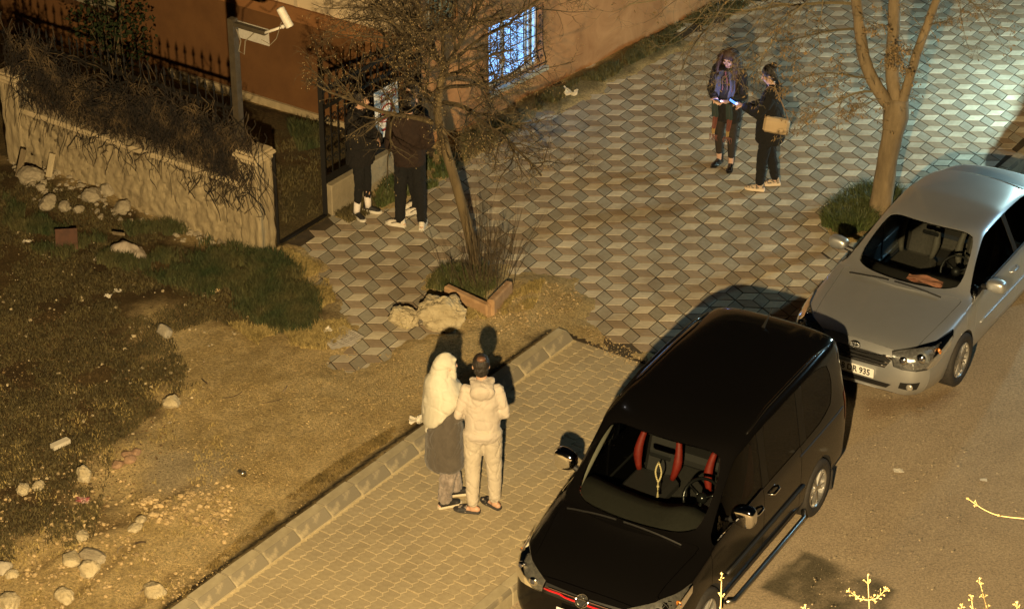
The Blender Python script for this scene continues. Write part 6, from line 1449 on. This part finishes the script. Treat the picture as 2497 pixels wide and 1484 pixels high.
for sg, xo in ((1, .105), (-1, -.105)):
    segs = [(1.46, 1.12, sc_blue if True else 0), (1.12, .80, sc_teal), (.80, .62, sc_red), (.62, .54, sc_yel)]
    for si, (za, zb_, m_) in enumerate(segs):
        nz = 12; V = []; wv = [.046, .044, .034, .030][si]
        for i in range(nz+1):
            z = za+(zb_-za)*i/nz; fy = .175+.03*min(1, max(0, (1.4-z)*2.2))-.03*(z > 1.4)
            for j in range(7): u = (j/6-.5)*2; V.append(np.array([xo*(1-.25*(z > 1.38))+u*wv+.01*math.sin(z*14), fy+.018*math.cos(u*5+z*9)-.03*abs(u)*(z > 1.2), z])*D['k'])
        q = MB(); q.add(V, [(i*7+j, i*7+j+1, (i+1)*7+j+1, (i+1)*7+j) for i in range(nz) for j in range(6)]); o = q.build('scarf' if si == 0 else 'scarf_band', m_, t if si == 0 else scf, smooth=True)
        if si == 0: scf = o
        if si == 0:
            q = MB(); q.add([v+np.array([-sg*wv*.75, .012, 0]) for v in V[:7*10]][::1], [(i*7+j, i*7+j+1, (i+1)*7+j+1, (i+1)*7+j) for i in range(9) for j in range(5, 6)]+[(i*7, i*7+1, (i+1)*7+1, (i+1)*7) for i in range(9)]); q.build('scarf_band', sc_pink, o, smooth=True)
    q = MB()
    for j in range(12): x = (xo+(j/11-.5)*.11)*D['k']; q.tube([(x, .20, .54*D['k']), (x+rh.gauss(0, .01), .205, .50*D['k']), (x+rh.gauss(0, .012), .20, .45*D['k'])], [.005, .004, .002], 4)
    q.build('fringe', sc_red, scf)
phone_k = mat('phone_case', (.02, .02, .025), rough=.2)
def phone(label, wloc, rz, local, rot, est, col):
    c = thing('phone', label, 'phone', (0, 0, 0), world=False); c.matrix_world = Matrix.Translation(Vector(wloc)) @ Matrix.Rotation(rz, 4, 'Z') @ Matrix.Translation(Vector(local)) @ rot
    q = MB(); q.box((0, 0, 0), (.074, .150, .009), bev=.004); q.build('case', phone_k, c); q = MB(); q.box((0, 0, .0052), (.066, .140, .0012)); q.build('screen', mat('screen_'+str(int(est)), (.1, .2, .4), emit=(col[0]*.5, col[1]*.8, 1.), est=2.2), c)
    ld = bpy.data.lights.new('screen_light', 'AREA'); ld.shape = 'RECTANGLE'; ld.size = .066; ld.size_y = .14; ld.energy = est*.0205; ld.color = col; lo = bpy.data.objects.new('screen_light', ld); COL.objects.link(lo); lo.parent = c; lo.location = (0, 0, .009); lo.rotation_euler = (math.pi, 0, 0); return c
RZ3 = math.pi-.45
phone('lit phone in the hands of the curly-haired woman', _w, RZ3, (-.01, .385, 1.055), Matrix.Rotation(math.radians(38), 4, 'X'), 115., (.48, .5, 1.0))
# --- 4 woman with a tan bag, side-on
_w = wpos(1868, 460)
RZ4 = 1.38
t, D = person('woman in a black coat with a tan shoulder bag, looking down at her glowing phone', _w, RZ4, 1.67,
    dict(la=(-.10, .08, .095), ra=(.11, -.10, .095), lk=(-.10, .06, .50), rk=(.10, -.02, .50), lt=.05, rt=-.25, le=(-.22, .12, 1.15), re=(.23, .05, 1.13), lw=(-.06, .33, 1.17), rw=(.06, .30, 1.12), lhand=((.25, .9, .15), (-.2, -.2, 1)), rhand=((-.4, .8, .15), (.3, -.2, 1)), hp=-.35, head=(0, .045, 1.62)))
body(t, D, skin_f); face_parts(t, D['f'], D['R'], D['k'])
def c4(q): k = D['k']; q.loft([[np.array([rx*k*math.cos(a), ry*k*math.sin(a)-.01, z*k]) for a in np.linspace(0, 2*math.pi, 25)[:-1]] for z, rx, ry in ((1.2, .19, .14), (1.0, .205, .18), (.85, .215, .20), (.72, .21, .195), (.69, .19, .175))]); q.ell(D['neck']+np.array([0, -.07, -.03])*k, (.12*k, .06*k, .08*k), 2)
jacket(t, D, black_cl, .78, .014, (.074, .066, .054), 1.1, 'coat', .012, extra=c4); trousers(t, D, black_tr, .105, .078, .060, .13, .010)
sneak = mat('mesh_sneaker', (.50, .40, .30), (.10, .085, .07), .8, 34, ramp=(.48, .54)); shoes(t, D, sneak, mat('sneaker_sole', (.66, .54, .40), rough=.6), 'sneaker')
hair_short(t, D, hair_k, sc=1.06); q = MB(); q.ell(D['f']((0, -.095, .105)), (.05, .05, .045), 2); remesh(q, 'hair_bun', hair_k, t, .007, 1, .006, 40)
phone('bright blue phone held out by the woman with the tan bag', _w, RZ4, (-.02, .455, 1.135), Matrix.Rotation(math.radians(32), 4, 'X'), 140., (.2, .36, 1.0))
Mw = Matrix.Translation(Vector(_w)) @ Matrix.Rotation(RZ4, 4, 'Z')
bg = thing('shoulder_bag', 'tan shoulder bag hanging behind the woman in the black coat', 'bag', (0, 0, 0), world=False); bg.matrix_world = Mw
Rbag = np.array(Matrix.Rotation(.12, 3, 'X')) @ np.array(Matrix.Rotation(-.25, 3, 'Z')); q = MB(); q.box((.10*0-.185, -.10, .965), (.11, .32, .205), np.array(Matrix.Rotation(.10, 3, 'X')), bev=.03); q.build('pouch', mat('tan_leather', (.40, .29, .165), (.47, .35, .21), .6, 6, bump=.3), bg, smooth=False)
q = MB(); q.tube(smooth_path([(-.19, -.25, 1.04), (-.22, -.17, 1.25), (-.17, -.05, 1.47), (-.10, .07, 1.44), (-.2, .06, 1.2), (-.19, .04, 1.05)], 20), .008, 5); q.build('strap', mat('strap_tan', (.2, .12, .055)), bg)
# --- 5 person in black at the gate, white socks
_w = wpos(884, 523); RZ5 = -1.75
t, D = person('person in black hooded top, leggings and white socks beside the gate poster', _w, RZ5, 1.66,
    dict(la=(-.10, .05, .085), ra=(.09, -.05, .085), lt=.15, rt=.75, lk=(-.09, .04, .5), rk=(.09, .0, .5), le=(-.23, .03, 1.13), re=(.23, .03, 1.13), lw=(-.10, .22, 1.05), rw=(.10, .22, 1.05), lhand=((1, .3, .1), (0, 1, .3)), rhand=((-1, .3, .1), (0, 1, .3))))
body(t, D); face_parts(t, D['f'], D['R'], D['k'])
hood5 = fabric('black_hoodie', (.0055, .0042, .0036), (.009, .007, .006), sheen=0, rough=.97)
def h5(q): k = D['k']; q.ell(D['neck']+np.array([0, -.09, -.04])*k, np.array((.12, .06, .09))*k, 2); q.ell(D['pelvis']+np.array([0, 0, .02]), np.array((.20, .17, .16))*k, 2)
jacket(t, D, hood5, .76, .014, (.084, .076, .058), 1.2, 'hoodie', .032, extra=h5); trousers(t, D, black_tr, .098, .068, .05, .22, .008, 'leggings')
for s in 'lr': q = MB(); b = D[s+'a']; u_ = unit(D[s+'k']-b); q.tube([b-u_*.02, b+u_*.03, b+u_*.13], [.043, .041, .044], 14); q.build('sock', mat('white_sock', (.66, .60, .56), (.72, .66, .62), .9, 30), t, smooth=True)
shoes(t, D, mat('black_shoe', (.015, .014, .014), rough=.7), white_rub, 'sneaker'); hair_short(t, D, hair_k, sc=1.05)
# --- 6 man in brown jacket, back to the camera
_w = wpos(1003, 556); RZ6 = .15
t, D = person('person in a dark brown jacket with black trousers and white striped shoes, back turned', _w, RZ6, 1.76,
    dict(la=(-.13, .04, .095), ra=(.13, -.04, .095), lt=-1.05, rt=.25, lk=(-.12, .03, .52), rk=(.12, .02, .52), lw=(-.14, .20, .98), rw=(.14, .20, .98), lhand=((.8, .5, -.2), (0, 1, .2)), rhand=((-.8, .5, -.2), (0, 1, .2))))
body(t, D)
def j6(q): q.ell(D['pelvis']+np.array([0, 0, .08]), np.array((.205, .15, .12)), 2)
jacket(t, D, fabric('brown_jacket', (.016, .007, .0035), (.024, .011, .005), .5, sheen=0), .86, .012, (.07, .064, .055), 1.06, 'jacket', .014, extra=j6); trousers(t, D, black_tr, .10, .078, .062, .11, .010)
shoes(t, D, mat('white_shoe', (.60, .54, .45), (.66, .6, .5), .6, 10), white_rub, 'sneaker', mat('shoe_black', (.02, .018, .016), rough=.6)); hair_short(t, D, hair_k)
# --- 7 person half hidden behind him
_w = wpos(1016, 512); RZ7 = 2.2
t, D = person('person hidden behind the brown jacket, only black legs and pale shoes showing', _w, RZ7, 1.7, dict(lt=.1, rt=-.2, la=(-.08, .06, .095), ra=(.10, -.04, .095), lw=(-.12, .2, 1.0), rw=(.12, .2, 1.0), lhand=((.8, .5, -.2), (0, 1, .2)), rhand=((-.8, .5, -.2), (0, 1, .2))))
body(t, D, skin_f); face_parts(t, D['f'], D['R'], D['k'])
jacket(t, D, black_cl, .82, .012, (.066, .06, .052), 1.05, 'jacket', .01); trousers(t, D, black_tr, .092, .068, .052, .11, .010)
shoes(t, D, MATS['white_shoe'], white_rub, 'sneaker', MATS['shoe_black']); hair_short(t, D, hair_k)
# ================================================================== STONES, RUBBLE, LITTER
rc = random.Random(21)
stone = mat('limestone', (.40, .33, .20), (.55, .47, .31), .95, 7, bump=1., bscale=26, bdist=.03); stone_g = mat('grey_stone', (.24, .20, .14), (.36, .31, .22), .95, 7, bump=.9, bscale=30, bdist=.02); conc = mat('broken_concrete', (.33, .29, .22), (.45, .40, .30), .95, 9, bump=.8, bscale=40, bdist=.015)
def stone_mesh(size, seed, rough=.25, sub=3, flat=.0, facets=7):
    rr = random.Random(seed); V, F = ICO[sub]; V = V.copy(); pl_ = [(unit(np.array([rr.gauss(0, 1), rr.gauss(0, 1), rr.gauss(0, .8)])), rr.uniform(.62, .95)) for _ in range(facets)]
    for i in range(len(V)):
        v = V[i]
        for n_, d in pl_:
            k = v@n_
            if k > d: v = v-n_*(k-d)*.96
        nv = noise.fractal(Vector(V[i])*2.2+Vector((seed*3.1, seed, 0)), 1., 2., 5)*rough*.5+noise.noise(Vector(V[i])*8+Vector((seed, 0, 2)))*rough*.16+noise.noise(Vector(V[i])*17+Vector((seed, 5, 2)))*rough*.09
        V[i] = v*(1+nv)
    return V*np.asarray(size)/2, F
def rock(name, label, px, py, w, h=None, d=None, m=None, seed=1, rough=.25, rz=0., cat='stone', z=None, sink=.25, group=None, facets=7, tilt=0.):
    p = gat(px, py); d = d or w*.8; h = h or w*.65; V, F = stone_mesh((w, d, h), seed, rough, 4 if w > .3 else 3, facets=facets); R = np.array(Matrix.Rotation(rz, 3, 'Z') @ Matrix.Rotation(tilt, 3, 'X')); V = V@R.T
    q = MB(); q.add(V+np.array([0, 0, h*(.5-sink)]), F); o = q.build(name, m or stone, smooth=True); o.location = p; tag(o, label, cat, group); 
    try: o.data.set_sharp_from_angle(angle=math.radians(35))
    except Exception: pass
    return o
rock('boulder', 'larger of the two pale boulders beside the bricked tree bed', 1078, 797, .54, .44, .42, seed=3, rough=.42, sink=.12, cat='boulder')
o = rock('boulder', 'smaller boulder with a bright yellow face, left of the bigger one', 986, 795, .35, .30, .30, seed=8, rough=.4, sink=.12, cat='boulder')
_bv = BVHTree.FromPolygons([v.co[:] for v in o.data.vertices], [tuple(p.vertices) for p in o.data.polygons]); q = MB(); V = []
for a, b in ((-.03, -.02), (.0, .045), (.05, .05), (.085, -.02), (.055, -.07), (.015, -.05)):
    l_, n_, _, _ = _bv.ray_cast(Vector((a-.0, -1, .12+b)), Vector((0, 1, 0))); V.append(np.array(l_+n_*.004) if l_ else (a, -.12, .12+b))
q.add(V, [tuple(range(len(V)))[::-1]]); q.build('chipped_face', mat('yellow_chip', (.66, .56, .25), (.74, .66, .36), .8, 20), o)
for i, (lab, px, py, w, h) in enumerate([('round pale stone alone on the earth between the weeds and the bare patch', 421, 988, .21, .16), ('pale knobbly stone at the left, below the white plank', 204, 1166, .20, .18), ('small wedge-shaped stone at the left edge of the rubble', 56, 1198, .17, .14), ('flat tan stone just right of the wedge-shaped stone', 95, 1188, .16, .09),
    ('pale stone beside the tilted grey slab, lower left', 218, 1397, .22, .18), ('pale stone standing at the end of a rut, lower left', 158, 1462, .21, .17), ('pointed pale stone nearest the kerb at the bottom left', 380, 1448, .25, .18), ('small flat stone behind the tilted grey slab', 200, 1312, .17, .10), ('stone cut by the lower left corner', 20, 1478, .28, .16), ('small stone above the lower left corner', 30, 1405, .13, .10)]):
    rock('stone', lab, px, py, w, h, seed=20+i, rough=.3, rz=rc.uniform(0, 3), group='stones lying on the waste ground')
for i, (lab, px, py, w, h) in enumerate([('big rounded stone leaning on the garden wall near the left pillar', 76, 440, .33, .24), ('pale block of stone below the broken planks', 118, 502, .28, .2), ('small pale stone in the rubble, right of the pale block', 158, 508, .19, .13), ('stone in the middle of the rubble against the wall', 226, 486, .26, .2), ('upper stone of the rubble heap by the wall', 262, 470, .2, .16), ('lowest stone of the rubble heap, at the grass', 192, 515, .15, .1), ('squarish stone at the right end of the rubble heap', 298, 512, .24, .18), ('flat stone lying between the rubble heap and the vines', 330, 500, .2, .1), ('small stone under the big rounded stone', 100, 462, .15, .1)]):
    rock('rubble_stone', lab, px, py, w, h, m=stone_g, seed=50+i, rough=.28, rz=rc.uniform(0, 3), group='rubble at the foot of the garden wall')
for i, (lab, px, py, w, h, d, m, tl) in enumerate([('white broken block at the edge of the weeds, left of the bare earth', 402, 815, .26, .15, .18, conc, .1), ('tilted grey slab in the lower left rubble', 228, 1362, .36, .12, .22, stone_g, .35), ('brown earthy slab beside the tilted grey slab', 172, 1368, .30, .10, .2, stone, .2), ('half buried pale block at the left edge, low down', 8, 1392, .2, .14, .2, conc, .0), ('low tan stone half sunk right of the ruts', 330, 1290, .18, .08, .12, stone, 0), ('flat stone by the orange stain', 345, 1268, .16, .07, .12, stone, 0)]):
    rock('slab' if 'slab' in lab else 'block', lab, px, py, w, h, d, m, seed=80+i, rough=.12, facets=14, tilt=tl, rz=rc.uniform(0, 3), sink=.2)
brick_d = mat('broken_brick', (.24, .145, .085), (.34, .22, .14), .95, 12, bump=.7)
for i, (lab, px, py, w) in enumerate([('broken pink brick, left of the small heap', 287, 1136, .15), ('broken pink brick on top of the small heap', 312, 1112, .14), ('broken pink brick, right end of the small heap', 332, 1106, .13), ('broken pink brick at the bottom of the small heap', 318, 1124, .15)]): rock('brick_piece', lab, px, py, w, w*.6, w*.7, brick_d, 110+i, .15, rc.uniform(0, 3), 'brick', facets=12, group='broken bricks in a small heap')
# planks
wood = mat('grey_wood', (.17, .13, .075), (.26, .20, .12), .9, 10, stretch=(1, 1, .15), bump=.5); wood_l = mat('pale_wood', (.44, .36, .22), (.55, .46, .3), .9, 10, stretch=(1, 1, .15), bump=.4)
def plank(label, a, b, w, th, m, name='plank'):
    q = MB(); q.bar(a, b, w, th, up=(EV[0], EV[1], .2)); o = q.build(name, m); tag(o, label, 'plank'); recenter(o); return o
p = gat(44, 432); plank('dark plank leaning on the garden wall near its left pillar', p, p+np.array([.09, .1, .34]), .075, .03, wood)
p = gat(118, 432); plank('pale split plank leaning on the wall above the rubble', p, p+np.array([.06, .1, .28]), .075, .03, wood_l)
a = gat(128, 1098); b = gat(168, 1080); plank('short white plank lying on the weeds at the left', a+[0, 0, .04], b+[0, 0, .04], .05, .07, mat('white_wood', (.5, .45, .35), (.6, .55, .44), .8, 9), 'plank')
a = gat(140, 612); q = MB(); q.box(a+np.array([.11, .06, .13]), (.26, .02, .25), np.array(Matrix.Rotation(.15, 3, 'Z') @ Matrix.Rotation(-.55, 3, 'X'))); o = q.build('rusty_board', mat('rust_board', (.05, .02, .010), (.09, .036, .017), .8, 8)); tag(o, 'rusty brown board lying in the weeds left of the torn sack', 'board'); recenter(o)
# torn sack: a crumpled tent of sheet
c = gat(302, 620); q = MB(); V = []
for i in range(18):
    for j in range(14):
        u = i/17*2-1; v = j/13*2-1; z = .17*math.exp(-(u*u*1.6+v*v*1.4))+.03*noise.noise((u*3, v*3, 2))+.016*math.sin(11*u+4*v)*(1-abs(v)); V.append(c+np.array([u*.26*(1-.35*v), v*.19, max(.006, z+.0)]))
q.add(V, [(i*14+j, (i+1)*14+j, (i+1)*14+j+1, i*14+j+1) for i in range(17) for j in range(13)]); o = q.build('torn_sack', mat('sack_plastic', (.36, .30, .24), (.5, .43, .34), .7, 9, bump=.5, stretch=(3, 1, 1)), smooth=True); tag(o, 'torn pale sack heaped in the grass below the wall', 'sack'); recenter(o)
a = gat(268, 598); b = gat(292, 612); plank('thin brown stick lying across the torn sack', a+[.05, 0, .17], b+[.06, .05, .20], .035, .02, wood, 'stick')
def scrap(name, label, px, py, w, m, seed, cat='litter', h=.35, group=None):
    rr = random.Random(seed); c = gat(px, py); q = MB(); V = []; n = 7
    for i in range(n):
        for j in range(n):
            u = i/(n-1)*2-1; v = j/(n-1)*2-1; V.append([u*w/2+noise.noise((u*2, v*2, seed))*w*.3, v*w/2*.7+noise.noise((u*2, v*2, seed+9))*w*.3, w*h*(.35+.9*noise.noise((u*1.6, v*1.6, seed+5)))])
    V = np.array(V); V[:, 2] -= V[:, 2].min()-.006; q.add(V, [(i*n+j, (i+1)*n+j, (i+1)*n+j+1, i*n+j+1) for i in range(n-1) for j in range(n-1)]); o = q.build(name, m); o.location = c; tag(o, label, cat, group); return o
paper = mat('litter_paper', (.55, .50, .40), (.66, .61, .5), .7, 12); tanp = mat('tan_paper', (.50, .36, .18), (.58, .44, .25), .8, 12)
scrap('crumpled_paper', 'crumpled tan paper in the brown patch of the grass', 452, 660, .17, tanp, 1); scrap('crumpled_paper', 'crumpled white bag on the plaza verge below the lit window', 1392, 236, .17, paper, 2, h=.7)
scrap('paper_scrap', 'small white scrap above another in the middle of the weeds', 286, 712, .09, paper, 3); scrap('paper_scrap', 'white scrap just left of and below the other white scrap', 264, 725, .08, paper, 4); scrap('paper_scrap', 'white scrap in the weeds at the far left, below the pillar', 66, 592, .10, paper, 5)
scrap('wrapper', 'pink and red wrapper in the weeds at the lower left', 202, 1225, .13, mat('pink_wrapper', (.25, .07, .07), (.42, .28, .25), .5, 16, ramp=(.48, .52)), 6); scrap('paper_scrap', 'yellowish scrap in the dark grass near the gate pillar', 551, 648, .09, tanp, 7); scrap('plastic_scrap', 'pale plastic lying on the mound by the kerb, left of the woman', 1018, 1032, .17, paper, 8, h=.5); scrap('paper_scrap', 'tan scrap near the right of the dark grass', 607, 775, .08, tanp, 9)
scrap('paper_scrap', 'tan scrap under the rim of the dry grass', 525, 714, .1, tanp, 10)
# crushed can
c = gat(590, 1158); q = MB(); R = np.array(Matrix.Rotation(.7, 3, 'Z') @ Matrix.Rotation(math.radians(80), 3, 'X')); q.lathe([(.0, -.05), (.026, -.05), (.030, -.04), (.027, -.01), (.022, .0), (.029, .015), (.030, .04), (.026, .05), (0, .048)], 14, c+[0, 0, .028], R); o = q.build('crushed_can', mat('can_metal', (.62, .60, .52), (.2, .16, .1), .25, 9, metal=.9), smooth=True); tag(o, 'crushed drinks can on the bare earth', 'can'); recenter(o)
# newspaper
nw = thing('newspaper', 'open newspaper lying where the paving meets the dry grass', 'newspaper', tuple(gat(826, 832)+[0, 0, .012])); pm = mat('newsprint', (.46, .42, .36), (.56, .52, .45), .8, 30)
for k, (w, l, rz_, dz, ox) in enumerate(((.30, .36, .5, .0, 0), (.28, .34, .85, .008, .10))):
    V = []; n = 8; R = np.array(Matrix.Rotation(rz_, 3, 'Z'))
    for i in range(n):
        for j in range(n): u = i/(n-1)-.5; v = j/(n-1)-.5; V.append(R@np.array([u*w+ox, v*l, dz+.012+.014*noise.noise((u*5, v*5, k*7))])+np.array(nw['_w']))
    q = MB(); q.add(V, [(i*n+j, (i+1)*n+j, (i+1)*n+j+1, i*n+j+1) for i in range(n-1) for j in range(n-1)]); pg_ = q.build('sheet', pm, nw, smooth=True)
    q = MB()
    for r in range(9):
        for cc_ in range(3):
            if rc.random() < .85:
                u0 = -.42+cc_*.3; v0 = .42-r*.095; q.add([R@np.array([uu*w+ox, vv*l, dz+.0165+.014*noise.noise((uu*5, vv*5, k*7))])+np.array(nw['_w']) for uu, vv in ((u0, v0), (u0+.24, v0), (u0+.24, v0-.03), (u0, v0-.03))], [(0, 3, 2, 1)])
    q.build('print', mat('news_ink', (.16, .14, .12), (.24, .21, .18), .8, 40), pg_, org=nw['_w'], kind='stuff')
scrap('carton', 'small printed carton next to the newspaper', 800, 812, .10, paper, 14, h=.6)
# brick-edged bed of the leaning tree: two thick kerb slabs meeting in a corner
bed = thing('tree_bed', 'rough orange kerb slabs edging the bed of the leaning tree', 'planter', tuple(gat(1190, 760))); bm2 = mat('orange_concrete', (.32, .19, .095), (.44, .28, .15), .9, 7, bump=.6)
A_p = gat(1088, 728); B_p = gat(1193, 772); C_p = gat(1242, 716)
for a, b, jj in ((A_p, B_p, 0), (B_p+unit(C_p-B_p)*.03, C_p, 1)):
    d = unit((b-a)*np.array([1, 1, 0])); pn = np.array([-d[1], d[0], 0]); L_ = np.linalg.norm((b-a)[:2]); q = MB(); V, F = chamfer(L_/2, .045, .13, .018); RR = np.stack([d, pn, [0, 0, 1]], 1)
    V = np.array([v*(1+.0) + np.array([0, noise.noise(Vector(v)*7)*.012, noise.noise(Vector(v)*5)*.02]) for v in V]); q.add(V@RR.T+(a+b)/2+[0, 0, .04+.02*jj], F); q.build('kerb_slab', bm2, bed)
# twigs lying about, pebbles and clods
sticks = [((492, 925), (505, 938), .010), ((690, 958), (700, 945), .010), ((545, 972), (590, 960), .006), ((330, 1512-60), (350, 1440), .01), ((330, 1326), (356, 1325), .012), ((286, 1350), (300, 1335), .01), ((640, 985), (690, 975), .005)]
for i, (a, b, r) in enumerate(sticks):
    q = MB(); A2 = gat(*a)+[0, 0, .012]; B2 = gat(*b)+[0, 0, .02]; q.tube(smooth_path([A2, (A2+B2)/2+rvec(.012), B2], 7), r*.8, 5); o = q.build('stick', wood if i % 2 else mat('dark_wood', (.05, .035, .02), (.08, .055, .03), .9, 12)); tag(o, ['dark stick at the upper end of the bare earth', 'dark stick below the dry grass edge', 'thin bent twig on the bare earth under the dry grass', 'stick beside the pointed stone at the bottom left', 'short dark stick above the pointed stone', 'dark stick against the tilted grey slab', 'thin twig right of the bent twig'][i], 'stick'); recenter(o)
def scatter(name, poly, N, s0, s1, m, dens=None, flat=.7, sub=0):
    P = sample(poly, N, dens); q = MB(); V0, F0 = ICO[sub]
    for p in P:
        s_ = s0+(s1-s0)*rn.rand()**3; R = np.array(Matrix.Rotation(rn.rand()*6.3, 3, 'Z') @ Matrix.Rotation(rn.rand()*.8, 3, 'X')); V = V0*(1+.5*(rn.rand(len(V0), 1)-.5))*np.array([s_, s_*(.6+.5*rn.rand()), s_*flat]); q.add(V@R.T+p+[0, 0, s_*.25], F0)
    return q.build(name, m, kind='stuff')
peb = mat('pebble', (.30, .215, .105), (.44, .335, .185), .95, 6, island=.3, bump=.5); clod = mat('earth_clod', (.30, .21, .09), (.44, .33, .16), .95, 9, island=.25, bump=.7); dclod = mat('dark_clod', (.09, .058, .025), (.16, .105, .045), .95, 9, island=.35)
scatter('pebbles', [(-40, 1180), (250, 1120), (420, 1200), (560, 1180), (620, 1260), (480, 1440), (380, 1500), (-40, 1500)], 1300, .005, .028, peb, clump(3, .35))
scatter('pebbles', [(330, 1230), (480, 1215), (600, 1240), (540, 1300), (430, 1290), (360, 1290)], 240, .010, .038, peb, sub=1)
scatter('pebbles', [(-40, 560), (600, 640), (760, 800), (560, 900), (500, 1000), (200, 1150), (-40, 1250)], 480, .007, .028, mat('pale_pebble', (.30, .24, .14), (.46, .38, .24), .9, 6, island=.3), None)
scatter('earth_clods', [(400, 900), (780, 870), (1000, 830), (1170, 800), (1380, 800), (1040, 1010), (440, 1480), (300, 1500), (420, 1250)], 5000, .003, .012, clod, clump(2, .3))
scatter('earth_clods', [(-40, 700), (450, 900), (420, 1150), (250, 1300), (-40, 1450)], 2600, .005, .018, dclod)
scatter('earth_clods', [(1080, 780), (1180, 740), (1290, 690), (1400, 700), (1440, 740), (1380, 780), (1250, 830)], 900, .005, .018, peb)
scatter('rubble_bits', [(20, 400), (340, 470), (600, 600), (520, 620), (330, 560), (80, 520)], 420, .012, .05, MATS['grey_stone'], sub=1)
scatter('grit', [(1420, 790), (1620, 890), (1560, 900), (1430, 840)], 500, .003, .012, peb)
scatter('grit', [(2080, 960), (2420, 960), (2480, 1250), (2300, 1480), (1900, 1480), (2060, 1220)], 500, .003, .010, MATS['grit_m'] if 'grit_m' in MATS else mat('grit_m', (.3, .24, .15), (.42, .34, .22), .9, 5, island=.3))
for i, (px, py, w) in enumerate(((2190, 1150, .10), (2398, 1172, .07), (2245, 1000, .09))): 
    o = scrap('paper_scrap', ['pale triangular scrap on the road behind the van', 'small pale scrap on the road near the right edge', 'dark flattened scrap in front of the silver car'][i], px, py, w, paper if i < 2 else wood, 40+i, h=.05); p = at(px, py, ROAD_Z); o.location = p+[0, 0, .01]
